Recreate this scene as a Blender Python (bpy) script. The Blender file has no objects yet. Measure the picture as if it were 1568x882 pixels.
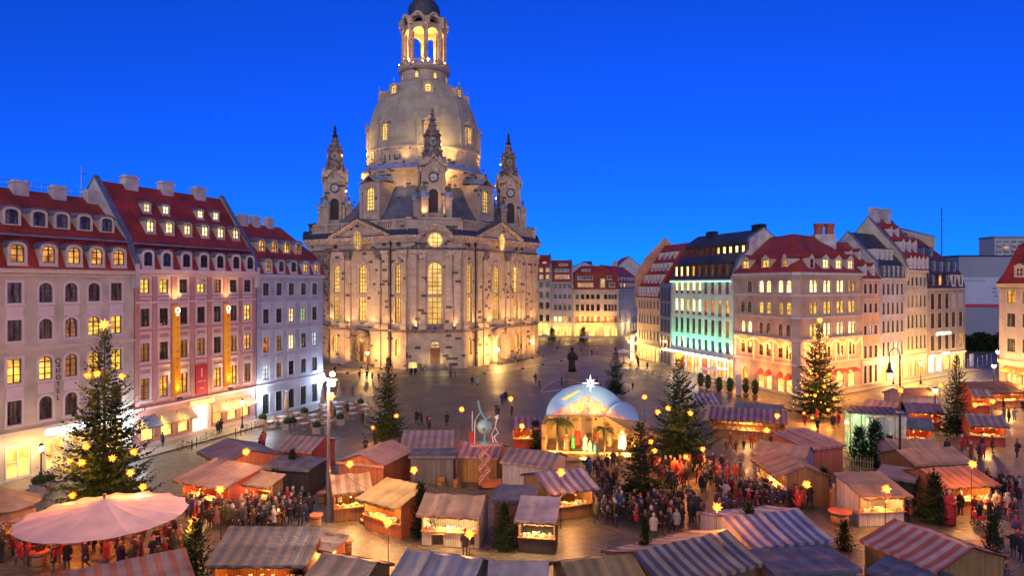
import bpy, bmesh, math, random
from mathutils import Vector, Matrix
random.seed(11)
PI = math.pi
sc = bpy.context.scene
COL = sc.collection
# ------------------------------------------------------------------ camera, sky, sun, exposure
F, CX, HY, H = 1045.0, 784.0, 436.0, 17.0      # focal length in photo pixels, principal column, horizon row, eye height (m)
cam = bpy.data.objects.new('camera', bpy.data.cameras.new('camera')); COL.objects.link(cam); sc.camera = cam
cam.location = (0, 0, H); cam.rotation_euler = (math.radians(90), 0, 0)
cam.data.sensor_width = 36; cam.data.lens = 36*F/1568; cam.data.shift_y = -5/1568
cam.data.clip_start = .5; cam.data.clip_end = 5000
SUN_EL, SUN_AZ = math.radians(24), math.radians(190)
wd = bpy.data.worlds.new('World'); sc.world = wd; wd.use_nodes = True
_n = wd.node_tree.nodes; _sky = _n.new('ShaderNodeTexSky'); _sky.sky_type = 'NISHITA'; _sky.sun_disc = False
_sky.sun_elevation = math.radians(4); _sky.sun_rotation = SUN_AZ
_sky.ozone_density = 10; _sky.air_density = .6; _sky.dust_density = 0
_hs = _n.new('ShaderNodeHueSaturation'); _hs.inputs['Saturation'].default_value = .994; wd.node_tree.links.new(_sky.outputs[0], _hs.inputs['Color'])
wd.node_tree.links.new(_hs.outputs[0], _n['Background'].inputs[0]); _n['Background'].inputs[1].default_value = .093
sun = bpy.data.objects.new('sun', bpy.data.lights.new('sun', 'SUN')); COL.objects.link(sun)
sun.data.energy = .50; sun.data.angle = math.radians(100); sun.data.color = (1, .78, .46)
_d = Vector((math.sin(SUN_AZ)*math.cos(SUN_EL), math.cos(SUN_AZ)*math.cos(SUN_EL), math.sin(SUN_EL)))
sun.rotation_euler = _d.to_track_quat('Z', 'Y').to_euler()
vs = sc.view_settings; vs.view_transform = 'Standard'; vs.look = 'None'; vs.exposure = 2.0; vs.gamma = 1
sc.render.engine = 'CYCLES'
sc.cycles.use_denoising = True; sc.cycles.max_bounces = 6; sc.cycles.diffuse_bounces = 3; sc.cycles.glossy_bounces = 3
sc.cycles.transparent_max_bounces = 8; sc.cycles.sample_clamp_indirect = 4; sc.cycles.caustics_reflective = False; sc.cycles.caustics_refractive = False

def G(px, py, z=0):
    Y = (H-z)*F/(py-HY); return Vector(((px-CX)/F*Y, Y, z))
def at(px, py, Y): return Vector(((px-CX)/F*Y, Y, H-(py-HY)/F*Y))
R_ = random.uniform
# ------------------------------------------------------------------ materials
MATS = {}
def _new(name):
    m = bpy.data.materials.new(name); m.use_nodes = True; MATS[name] = m
    return m, m.node_tree.nodes, m.node_tree.links, m.node_tree.nodes['Principled BSDF']
def _mul(n, l, sock, a, b):
    mx = n.new('ShaderNodeMix'); mx.data_type = 'RGBA'; l.new(sock, mx.inputs['Factor'])
    mx.inputs['A'].default_value = (*a, 1); mx.inputs['B'].default_value = (*b, 1); return mx.outputs['Result']
def mat(name, c, rough=.75, var=.14, scale=1.2, bump=.0, bs=14, metal=0, trans=0, detail=4):
    if name in MATS: return MATS[name]
    m, n, l, p = _new(name)
    tc = n.new('ShaderNodeTexCoord'); nz = n.new('ShaderNodeTexNoise'); nz.inputs['Scale'].default_value = scale; nz.inputs['Detail'].default_value = detail
    l.new(tc.outputs['Object'], nz.inputs['Vector'])
    rp = n.new('ShaderNodeValToRGB'); rp.color_ramp.elements[0].position = .3; rp.color_ramp.elements[1].position = .7
    l.new(nz.outputs[0], rp.inputs[0])
    a = tuple(max(0, x*(1-var*1.4)) for x in c); b = tuple(min(1, x*(1+var)) for x in c)
    l.new(_mul(n, l, rp.outputs[0], a, b), p.inputs['Base Color'])
    p.inputs['Roughness'].default_value = rough; p.inputs['Metallic'].default_value = metal
    if bump:
        n2 = n.new('ShaderNodeTexNoise'); n2.inputs['Scale'].default_value = bs; l.new(tc.outputs['Object'], n2.inputs['Vector'])
        bp = n.new('ShaderNodeBump'); bp.inputs['Strength'].default_value = bump; bp.inputs['Distance'].default_value = .05
        l.new(n2.outputs[0], bp.inputs['Height']); l.new(bp.outputs[0], p.inputs['Normal'])
    return m
def emat(name, c, s, var=0., scale=1.6, dark=None):
    """a surface that gives off light: lamp glass, lit room behind a pane"""
    if name in MATS: return MATS[name]
    m, n, l, p = _new(name)
    p.inputs['Base Color'].default_value = (*[x*.3 for x in c], 1); p.inputs['Roughness'].default_value = .25
    p.inputs['Emission Strength'].default_value = s; p.inputs['Emission Color'].default_value = (*c, 1)
    if var:
        tc = n.new('ShaderNodeTexCoord'); oi = n.new('ShaderNodeObjectInfo'); ad = n.new('ShaderNodeVectorMath')
        sc_ = n.new('ShaderNodeVectorMath'); sc_.operation = 'SCALE'; sc_.inputs[0].default_value = (37, 23, 51); l.new(oi.outputs['Random'], sc_.inputs['Scale'])
        l.new(tc.outputs['Object'], ad.inputs[0]); l.new(sc_.outputs[0], ad.inputs[1])
        nz = n.new('ShaderNodeTexNoise'); nz.inputs['Scale'].default_value = scale; nz.inputs['Detail'].default_value = 3; l.new(ad.outputs[0], nz.inputs['Vector'])
        rp = n.new('ShaderNodeValToRGB'); rp.color_ramp.elements[0].position = .36; rp.color_ramp.elements[1].position = .66; l.new(nz.outputs[0], rp.inputs[0])
        dk = dark or tuple(x*(1-var)*f for x, f in zip(c, (1, .75, .5)))
        l.new(_mul(n, l, rp.outputs[0], dk, c), p.inputs['Emission Color'])
        mr = n.new('ShaderNodeMapRange'); mr.inputs['To Min'].default_value = s*.55; mr.inputs['To Max'].default_value = s*1.35
        l.new(oi.outputs['Random'], mr.inputs['Value']); l.new(mr.outputs[0], p.inputs['Emission Strength'])
    return m
def stone_mat(name, c, dark, thr, bw=1.25, bh=.58, rough=.85):
    """ashlar blocks from the face's own UV (metres): joints, block to block tone, and reused dark stones"""
    m, n, l, p = _new(name)
    uv = n.new('ShaderNodeTexCoord'); br = n.new('ShaderNodeTexBrick'); l.new(uv.outputs['UV'], br.inputs['Vector'])
    br.inputs['Scale'].default_value = 1; br.inputs['Brick Width'].default_value = bw; br.inputs['Row Height'].default_value = bh
    br.inputs['Mortar Size'].default_value = .02; br.inputs['Mortar Smooth'].default_value = .3
    br.inputs['Color1'].default_value = (0, 0, 0, 1); br.inputs['Color2'].default_value = (1, 1, 1, 1); br.inputs['Mortar'].default_value = (.5, .5, .5, 1)
    # cluster noise decides where old dark stones sit
    nz = n.new('ShaderNodeTexNoise'); nz.inputs['Scale'].default_value = .16; l.new(uv.outputs['Object'], nz.inputs['Vector'])
    ad = n.new('ShaderNodeMath'); ad.operation = 'MULTIPLY_ADD'; ad.inputs[1].default_value = .45; l.new(nz.outputs[0], ad.inputs[0]); l.new(br.outputs['Color'], ad.inputs[2])
    rp = n.new('ShaderNodeMath'); rp.operation = 'GREATER_THAN'; rp.inputs[1].default_value = thr; l.new(ad.outputs[0], rp.inputs[0])
    n3 = n.new('ShaderNodeTexNoise'); n3.inputs['Scale'].default_value = .5; n3.inputs['Detail'].default_value = 6; l.new(uv.outputs['Object'], n3.inputs['Vector'])
    base = _mul(n, l, br.outputs['Color'], tuple(x*.86 for x in c), tuple(min(1, x*1.06) for x in c))
    mx = n.new('ShaderNodeMix'); mx.data_type = 'RGBA'; mx.blend_type = 'MULTIPLY'; mx.inputs['Factor'].default_value = .55
    l.new(base, mx.inputs['A'])
    r3 = n.new('ShaderNodeValToRGB'); r3.color_ramp.elements[0].color = (.55, .5, .47, 1); r3.color_ramp.elements[0].position = .3; r3.color_ramp.elements[1].position = .62
    l.new(n3.outputs[0], r3.inputs[0]); l.new(r3.outputs[0], mx.inputs['B'])
    m2 = n.new('ShaderNodeMix'); m2.data_type = 'RGBA'; l.new(rp.outputs[0], m2.inputs['Factor']); l.new(mx.outputs['Result'], m2.inputs['A']); m2.inputs['B'].default_value = (*dark, 1)
    l.new(m2.outputs['Result'], p.inputs['Base Color']); p.inputs['Roughness'].default_value = rough
    bp = n.new('ShaderNodeBump'); bp.inputs['Strength'].default_value = .35; bp.inputs['Distance'].default_value = .03; bp.invert = True
    l.new(br.outputs['Fac'], bp.inputs['Height']); l.new(bp.outputs[0], p.inputs['Normal'])
    return m
def tile_mat(name, c, c2):
    m, n, l, p = _new(name)
    uv = n.new('ShaderNodeTexCoord'); br = n.new('ShaderNodeTexBrick'); l.new(uv.outputs['UV'], br.inputs['Vector'])
    br.inputs['Scale'].default_value = 1; br.inputs['Brick Width'].default_value = .24; br.inputs['Row Height'].default_value = .3; br.inputs['Mortar Size'].default_value = .02
    br.inputs['Color1'].default_value = (*c, 1); br.inputs['Color2'].default_value = (*c2, 1); br.inputs['Mortar'].default_value = (*[x*.45 for x in c], 1)
    nz = n.new('ShaderNodeTexNoise'); nz.inputs['Scale'].default_value = .45; nz.inputs['Detail'].default_value = 5; l.new(uv.outputs['Object'], nz.inputs['Vector'])
    r3 = n.new('ShaderNodeValToRGB'); r3.color_ramp.elements[0].color = (.46, .44, .46, 1); r3.color_ramp.elements[0].position = .33; r3.color_ramp.elements[1].position = .6; l.new(nz.outputs[0], r3.inputs[0])
    mx = n.new('ShaderNodeMix'); mx.data_type = 'RGBA'; mx.blend_type = 'MULTIPLY'; mx.inputs['Factor'].default_value = .8; l.new(br.outputs['Color'], mx.inputs['A']); l.new(r3.outputs[0], mx.inputs['B'])
    l.new(mx.outputs['Result'], p.inputs['Base Color']); p.inputs['Roughness'].default_value = .6
    bp = n.new('ShaderNodeBump'); bp.inputs['Strength'].default_value = .6; bp.inputs['Distance'].default_value = .04; bp.invert = True
    l.new(br.outputs['Fac'], bp.inputs['Height']); l.new(bp.outputs[0], p.inputs['Normal'])
    return m
def stripe_mat(c1, c2, w=.33):
    """striped stall canvas: woven stripes along UV.x (metres), creases and grime"""
    key = 'canvas_%02d%02d%02d_%02d%02d%02d' % tuple(int(x*99) for x in (*c1, *c2))
    if key in MATS: return MATS[key]
    m, n, l, p = _new(key)
    uv = n.new('ShaderNodeTexCoord'); sx = n.new('ShaderNodeSeparateXYZ'); l.new(uv.outputs['UV'], sx.inputs[0])
    dv = n.new('ShaderNodeMath'); dv.operation = 'MULTIPLY'; dv.inputs[1].default_value = .5/w; l.new(sx.outputs[0], dv.inputs[0])
    fr = n.new('ShaderNodeMath'); fr.operation = 'FRACT'; l.new(dv.outputs[0], fr.inputs[0])
    rp = n.new('ShaderNodeValToRGB'); e = rp.color_ramp.elements
    e[0].position = 0; e[0].color = (*c1, 1); e[1].position = .5; e[1].color = (*c2, 1)
    k = e.new(.44); k.color = (*c1, 1); k = e.new(.94); k.color = (*c2, 1); k = e.new(1); k.color = (*c1, 1)
    l.new(fr.outputs[0], rp.inputs[0])
    nz = n.new('ShaderNodeTexNoise'); nz.inputs['Scale'].default_value = .9; nz.inputs['Detail'].default_value = 6; l.new(uv.outputs['Object'], nz.inputs['Vector'])
    r3 = n.new('ShaderNodeValToRGB'); r3.color_ramp.elements[0].color = (.5, .47, .45, 1); r3.color_ramp.elements[0].position = .3; r3.color_ramp.elements[1].position = .62; l.new(nz.outputs[0], r3.inputs[0])
    mx = n.new('ShaderNodeMix'); mx.data_type = 'RGBA'; mx.blend_type = 'MULTIPLY'; mx.inputs['Factor'].default_value = .7; l.new(rp.outputs[0], mx.inputs['A']); l.new(r3.outputs[0], mx.inputs['B'])
    l.new(mx.outputs['Result'], p.inputs['Base Color']); p.inputs['Roughness'].default_value = .6
    n2 = n.new('ShaderNodeTexNoise'); n2.inputs['Scale'].default_value = 2.2; n2.inputs['Detail'].default_value = 4; n2.inputs['Distortion'].default_value = .8; l.new(uv.outputs['Object'], n2.inputs['Vector'])
    bp = n.new('ShaderNodeBump'); bp.inputs['Strength'].default_value = .55; bp.inputs['Distance'].default_value = .12; l.new(n2.outputs[0], bp.inputs['Height']); l.new(bp.outputs[0], p.inputs['Normal'])
    # thin canvas lets a little light through
    p.inputs['Transmission Weight'].default_value = 0
    return m
def board_mat(name, c, w=.16, rough=.7):
    """vertical boards: grooves along UV.x"""
    if name in MATS: return MATS[name]
    m, n, l, p = _new(name)
    uv = n.new('ShaderNodeTexCoord'); br = n.new('ShaderNodeTexBrick'); l.new(uv.outputs['UV'], br.inputs['Vector'])
    br.inputs['Scale'].default_value = 1; br.inputs['Brick Width'].default_value = w; br.inputs['Row Height'].default_value = 30; br.offset = 0; br.inputs['Mortar Size'].default_value = .012
    br.inputs['Color1'].default_value = (*[x*.75 for x in c], 1); br.inputs['Color2'].default_value = (*[min(1, x*1.15) for x in c], 1); br.inputs['Mortar'].default_value = (*[x*.3 for x in c], 1)
    nz = n.new('ShaderNodeTexNoise'); nz.inputs['Scale'].default_value = 2; nz.inputs['Detail'].default_value = 6; l.new(uv.outputs['Object'], nz.inputs['Vector'])
    mx = n.new('ShaderNodeMix'); mx.data_type = 'RGBA'; mx.blend_type = 'MULTIPLY'; mx.inputs['Factor'].default_value = .5; l.new(br.outputs['Color'], mx.inputs['A']); l.new(nz.outputs[0], mx.inputs['B'])
    l.new(mx.outputs['Result'], p.inputs['Base Color']); p.inputs['Roughness'].default_value = rough
    bp = n.new('ShaderNodeBump'); bp.inputs['Strength'].default_value = .5; bp.inputs['Distance'].default_value = .02; bp.invert = True; l.new(br.outputs['Fac'], bp.inputs['Height']); l.new(bp.outputs[0], p.inputs['Normal'])
    return m
def cobble_mat(name, c, c2, bw, bh, rough=.5):
    m, n, l, p = _new(name)
    tc = n.new('ShaderNodeTexCoord'); mp = n.new('ShaderNodeMapping'); mp.inputs['Rotation'].default_value = (0, 0, .35); l.new(tc.outputs['Object'], mp.inputs[0])
    wz = n.new('ShaderNodeTexNoise'); wz.inputs['Scale'].default_value = 1.3; l.new(mp.outputs[0], wz.inputs['Vector'])
    wa = n.new('ShaderNodeVectorMath'); wa.operation = 'MULTIPLY_ADD'; wa.inputs[1].default_value = (.09, .09, 0); l.new(wz.outputs['Color'], wa.inputs[0]); l.new(mp.outputs[0], wa.inputs[2])
    br = n.new('ShaderNodeTexBrick'); l.new(wa.outputs[0], br.inputs['Vector'])
    br.inputs['Scale'].default_value = 1; br.inputs['Brick Width'].default_value = bw; br.inputs['Row Height'].default_value = bh; br.inputs['Mortar Size'].default_value = .016; br.inputs['Mortar Smooth'].default_value = .4
    br.inputs['Color1'].default_value = (*c, 1); br.inputs['Color2'].default_value = (*c2, 1); br.inputs['Mortar'].default_value = (*[x*.3 for x in c], 1)
    nz = n.new('ShaderNodeTexNoise'); nz.inputs['Scale'].default_value = .22; nz.inputs['Detail'].default_value = 7; l.new(tc.outputs['Object'], nz.inputs['Vector'])
    r3 = n.new('ShaderNodeValToRGB'); r3.color_ramp.elements[0].color = (.55, .55, .57, 1); r3.color_ramp.elements[0].position = .35; r3.color_ramp.elements[1].position = .62; l.new(nz.outputs[0], r3.inputs[0])
    mx = n.new('ShaderNodeMix'); mx.data_type = 'RGBA'; mx.blend_type = 'MULTIPLY'; mx.inputs['Factor'].default_value = .85; l.new(br.outputs['Color'], mx.inputs['A']); l.new(r3.outputs[0], mx.inputs['B'])
    l.new(mx.outputs['Result'], p.inputs['Base Color'])
    mr = n.new('ShaderNodeMapRange'); mr.inputs['From Min'].default_value = .35; mr.inputs['From Max'].default_value = .65; mr.inputs['To Min'].default_value = rough-.12; mr.inputs['To Max'].default_value = rough+.12
    l.new(nz.outputs[0], mr.inputs['Value']); l.new(mr.outputs[0], p.inputs['Roughness'])
    bp = n.new('ShaderNodeBump'); bp.inputs['Strength'].default_value = .8; bp.inputs['Distance'].default_value = .04; bp.invert = True; l.new(br.outputs['Fac'], bp.inputs['Height'])
    b2 = n.new('ShaderNodeBump'); b2.inputs['Strength'].default_value = .5; b2.inputs['Distance'].default_value = .06; n4 = n.new('ShaderNodeTexNoise'); n4.inputs['Scale'].default_value = 2.4; n4.inputs['Detail'].default_value = 3
    l.new(tc.outputs['Object'], n4.inputs['Vector']); l.new(n4.outputs[0], b2.inputs['Height']); l.new(bp.outputs[0], b2.inputs['Normal']); l.new(b2.outputs[0], p.inputs['Normal'])
    return m
def objcol_mat(name, rough=.8, dim=1.):
    """dyed cloth: the colour each object carries"""
    m, n, l, p = _new(name)
    oi = n.new('ShaderNodeObjectInfo'); tc = n.new('ShaderNodeTexCoord'); nz = n.new('ShaderNodeTexNoise'); nz.inputs['Scale'].default_value = 9; l.new(tc.outputs['Object'], nz.inputs['Vector'])
    mx = n.new('ShaderNodeMix'); mx.data_type = 'RGBA'; mx.blend_type = 'MULTIPLY'; mx.inputs['Factor'].default_value = .4; l.new(oi.outputs['Color'], mx.inputs['A']); l.new(nz.outputs[0], mx.inputs['B'])
    l.new(mx.outputs['Result'], p.inputs['Base Color']); p.inputs['Roughness'].default_value = rough
    return m
def random_mat(name, cols, rough=.8, key='Random'):
    m, n, l, p = _new(name)
    oi = n.new('ShaderNodeObjectInfo'); rp = n.new('ShaderNodeValToRGB'); rp.color_ramp.interpolation = 'CONSTANT'; e = rp.color_ramp.elements
    e[0].color = (*cols[0], 1); e[1].position = 1/len(cols); e[1].color = (*cols[1], 1)
    for i, c in enumerate(cols[2:], 2): k = e.new(i/len(cols)); k.color = (*c, 1)
    l.new(oi.outputs['Random'], rp.inputs[0]); l.new(rp.outputs[0], p.inputs['Base Color']); p.inputs['Roughness'].default_value = rough
    return m
def island_mat(name, cols, rough=.7, translucent=0):
    """leaves or small goods: a colour per loose piece"""
    m, n, l, p = _new(name)
    oi = n.new('ShaderNodeNewGeometry'); rp = n.new('ShaderNodeValToRGB'); e = rp.color_ramp.elements
    e[0].color = (*cols[0], 1); e[0].position = 0; e[1].position = 1; e[1].color = (*cols[-1], 1)
    for i, c in enumerate(cols[1:-1], 1): k = e.new(i/(len(cols)-1)); k.color = (*c, 1)
    l.new(oi.outputs['Random Per Island'], rp.inputs[0]); l.new(rp.outputs[0], p.inputs['Base Color']); p.inputs['Roughness'].default_value = rough; p.inputs['Specular IOR Level'].default_value = .12
    return m

M = MATS
mat('cream_render', (.43, .405, .32), var=.2, scale=.45, detail=7); mat('lilac_trim', (.54, .49, .50), var=.06); mat('pink_render', (.47, .245, .205), var=.2, scale=.45, detail=7); mat('pink_trim', (.62, .50, .47), var=.06)
mat('pale_blue_render', (.38, .42, .46), var=.2, scale=.45, detail=7); mat('blue_trim', (.46, .50, .55), var=.06); mat('stone_trim', (.50, .46, .38), var=.1)
mat('white_render', (.62, .60, .58), var=.2, scale=.45, detail=7); mat('ivory_render', (.55, .47, .33), var=.2, scale=.45, detail=7); mat('apricot_render', (.58, .34, .20), var=.2, scale=.45, detail=7); mat('lavender_render', (.42, .38, .40), var=.2, scale=.45, detail=7)
mat('beige_render', (.42, .31, .22), var=.2, scale=.45, detail=7); mat('sand_render', (.50, .38, .22), var=.2, scale=.45, detail=7); mat('grey_white_render', (.52, .55, .52), var=.2, scale=.45, detail=7); mat('salmon_render', (.52, .25, .15), var=.2, scale=.45, detail=7)
mat('white_plaster', (.46, .43, .42), var=.25, scale=.8); mat('mast_grey', (.09, .09, .10), .5, var=.2); mat('concrete', (.36, .36, .36), var=.2); mat('dark_metal', (.03, .03, .035), .45, var=.3, metal=.6); mat('zinc', (.15, .18, .24), .4, var=.2, metal=.3)
mat('lead_roof', (.10, .11, .15), .5, var=.3, scale=.6, bump=.2, bs=3); mat('blue_lead', (.20, .26, .42), .4, var=.25, scale=.7); mat('slate', (.035, .04, .055), .5, var=.35, bump=.3, bs=8)
mat('wood', (.30, .15, .05), .6, var=.3, scale=6); mat('dark_wood', (.07, .045, .03), .6, var=.3, scale=5); mat('door_wood', (.22, .08, .03), .5, var=.3, scale=4)
mat('dark_frame', (.025, .02, .02), .5); mat('white_frame', (.66, .64, .58), .5, var=.05); mat('brown_frame', (.12, .06, .03), .5); mat('red_frame', (.22, .05, .04), .5)
mat('bronze', (.018, .018, .02), .45, var=.3, metal=.7); mat('granite', (.16, .13, .12), .6, var=.3, scale=7); mat('brick_red', (.35, .10, .05), .8, var=.25, scale=5)
mat('steel', (.35, .35, .38), .35, var=.15, metal=.8); mat('black', (.012, .012, .014), .6); mat('rubber', (.015, .015, .015), .8)
mat('bark', (.06, .04, .028), .9, var=.4, scale=6, bump=.6, bs=9); mat('white_cloth', (.62, .56, .60), .7, var=.12, bump=.25, bs=3); mat('pink_canvas', (.46, .36, .38), .65, var=.12, scale=.7, bump=.3, bs=2.4)
mat('grey_tarp', (.10, .10, .115), .5, var=.35, scale=1.5, bump=.5, bs=3); mat('grey_panel', (.14, .14, .14), .6, var=.3, bump=.2); mat('tan_canvas', (.38, .27, .17), .65, var=.2, bump=.35, bs=3)
mat('skin', (.50, .28, .19), .6, var=.05); mat('red_cloth', (.45, .03, .03), .7, var=.2); mat('orange_paint', (.55, .14, .05), .55, var=.2); mat('coral_paint', (.55, .25, .18), .5, var=.15)
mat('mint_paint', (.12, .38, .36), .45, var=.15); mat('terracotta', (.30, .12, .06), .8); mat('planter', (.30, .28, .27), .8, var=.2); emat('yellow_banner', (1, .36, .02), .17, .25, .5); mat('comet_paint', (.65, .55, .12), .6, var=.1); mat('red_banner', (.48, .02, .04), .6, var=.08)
mat('letter_dark', (.03, .02, .02), .6); mat('letter_white', (.75, .72, .70), .6); mat('gold_letter', (.35, .22, .10), .6)
mat('white_tarp', (.22, .24, .29), .5, var=.12, scale=.05, bump=.3, bs=.6); mat('pale_tarp', (.38, .42, .50), .5, var=.12, scale=.07, bump=.3, bs=.5); mat('hedge_dark', (.02, .02, .016), .9, var=.5, scale=2, bump=1, bs=4)
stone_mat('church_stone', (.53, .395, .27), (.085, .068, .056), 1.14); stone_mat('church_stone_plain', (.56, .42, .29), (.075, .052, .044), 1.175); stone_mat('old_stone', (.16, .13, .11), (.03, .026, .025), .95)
stone_mat('dome_stone', (.40, .345, .245), (.18, .16, .13), 1.3, 3.2, 1.1); mat('carved_stone', (.50, .38, .27), .85, var=.35, scale=1.8, bump=.5, bs=6); mat('dark_carved', (.20, .155, .125), .85, var=.5, scale=1.4, bump=.6, bs=5)
tile_mat('red_tile', (.33, .032, .016), (.43, .052, .026)); tile_mat('dark_tile', (.035, .04, .055), (.05, .055, .075)); tile_mat('brown_tile', (.15, .028, .024), (.20, .04, .034))
cobble_mat('cobbles', (.09, .08, .068), (.20, .172, .138), .40, .26, .5); cobble_mat('slabs', (.24, .21, .18), (.30, .265, .225), .9, .55, .5)
m, n, l, p = _new('dark_glass'); p.inputs['Base Color'].default_value = (.018, .02, .025, 1); p.inputs['Roughness'].default_value = .06; p.inputs['Specular IOR Level'].default_value = .8
m, n, l, p = _new('curtain_glass'); tc = n.new('ShaderNodeTexCoord'); oi = n.new('ShaderNodeObjectInfo'); mp = n.new('ShaderNodeMapping'); mp.inputs['Scale'].default_value = (2.2, 1, .35); l.new(tc.outputs['Object'], mp.inputs[0])
cb = n.new('ShaderNodeCombineXYZ'); ml = n.new('ShaderNodeMath'); ml.operation = 'MULTIPLY'; ml.inputs[1].default_value = 90; l.new(oi.outputs['Random'], ml.inputs[0]); l.new(ml.outputs[0], cb.inputs[0]); l.new(cb.outputs[0], mp.inputs['Location'])
nz = n.new('ShaderNodeTexNoise'); nz.inputs['Scale'].default_value = 1.3; nz.inputs['Detail'].default_value = 3; l.new(mp.outputs[0], nz.inputs['Vector']); rp = n.new('ShaderNodeValToRGB'); e = rp.color_ramp.elements; e[0].position = .40; e[0].color = (.015, .016, .02, 1); e[1].position = .62; e[1].color = (.17, .16, .15, 1); l.new(nz.outputs[0], rp.inputs[0]); l.new(rp.outputs[0], p.inputs['Base Color']); p.inputs['Roughness'].default_value = .12; p.inputs['Specular IOR Level'].default_value = .7
m, n, l, p = _new('clear_glass'); p.inputs['Base Color'].default_value = (.80, .95, .82, 1); p.inputs['Roughness'].default_value = .03; p.inputs['Transmission Weight'].default_value = .0; p.inputs['Alpha'].default_value = .22
emat('lit_yellow', (1, .60, .09), .46, .75, 1.1); emat('lit_warm', (1, .46, .07), .36, .85, 1.3); emat('lit_white', (1, .80, .34), .75, .45, 1.0); emat('lit_orange', (1, .26, .04), .22, .9, 2)
emat('lit_green', (.55, 1, .40), .24, .6, 1.4); emat('lit_dim', (.9, .42, .10), .07, .95, 1.8); emat('lit_church', (1, .66, .15), .36, .5, .6); emat('shop_bright', (1, .66, .18), .55, .6, 1.2); emat('shop_white', (.92, 1, .86), .95, .4, .9)
emat('lit_cold', (.75, .95, 1), .35, .5, 1.5)
emat('lamp_warm', (1, .55, .16), 22); emat('lamp_white', (.85, .92, 1), 26); emat('bulb_warm', (1, .45, .09), 3.6); emat('sign_white', (.9, .97, 1), 1.5, .25, 1.2); emat('sign_pink', (1, .75, .8), 1.0); emat('sign_warm', (1, .55, .14), 1.2); emat('tube_green', (.35, 1, .70), 1.2)
emat('lantern_red', (1, .12, .02), 1.1); emat('candle', (1, .5, .12), 4)
island_mat('needles', [(.007, .018, .006), (.014, .034, .010), (.028, .054, .015)], .75); island_mat('box_leaves', [(.015, .04, .012), (.03, .07, .02), (.05, .10, .03)], .55); island_mat('palm_leaves', [(.05, .07, .015), (.10, .11, .03), (.14, .14, .04)], .5)
island_mat('goods', [(.5, .06, .04), (.55, .35, .08), (.6, .55, .45), (.08, .2, .1), (.3, .12, .05), (.12, .15, .4), (.6, .2, .08)], .5)
objcol_mat('coat_cloth'); random_mat('trouser_cloth', [(.012, .013, .018), (.02, .022, .035), (.03, .027, .025), (.05, .05, .055), (.018, .016, .016), (.06, .045, .03)]); random_mat('hair', [(.02, .012, .008), (.06, .035, .018), (.16, .10, .05), (.25, .22, .2)])
objcol_mat('robe_cloth', .75)
# star lantern paper glows from the lamp at its heart
for nm_, c0_, c1_, s0_, s1_ in (('star_paper', (1, .40, .045), (1, .14, .008), .95, .30), ('star_paper_red', (1, .25, .02), (1, .07, .004), .80, .22)):
    m, n, l, p = _new(nm_); tc = n.new('ShaderNodeTexCoord'); ln = n.new('ShaderNodeVectorMath'); ln.operation = 'LENGTH'; l.new(tc.outputs['Object'], ln.inputs[0])
    rp = n.new('ShaderNodeValToRGB'); e = rp.color_ramp.elements; e[0].position = .12; e[0].color = (*c0_, 1); e[1].position = .36; e[1].color = (*c1_, 1); l.new(ln.outputs['Value'], rp.inputs[0])
    mr = n.new('ShaderNodeMapRange'); mr.inputs['From Min'].default_value = .1; mr.inputs['From Max'].default_value = .55; mr.inputs['To Min'].default_value = s0_; mr.inputs['To Max'].default_value = s1_; l.new(ln.outputs['Value'], mr.inputs['Value'])
    l.new(rp.outputs[0], p.inputs['Emission Color']); l.new(mr.outputs[0], p.inputs['Emission Strength']); p.inputs['Base Color'].default_value = (.5, .2, .05, 1)
emat('white_star', (1, .97, .85), .5)
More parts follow.
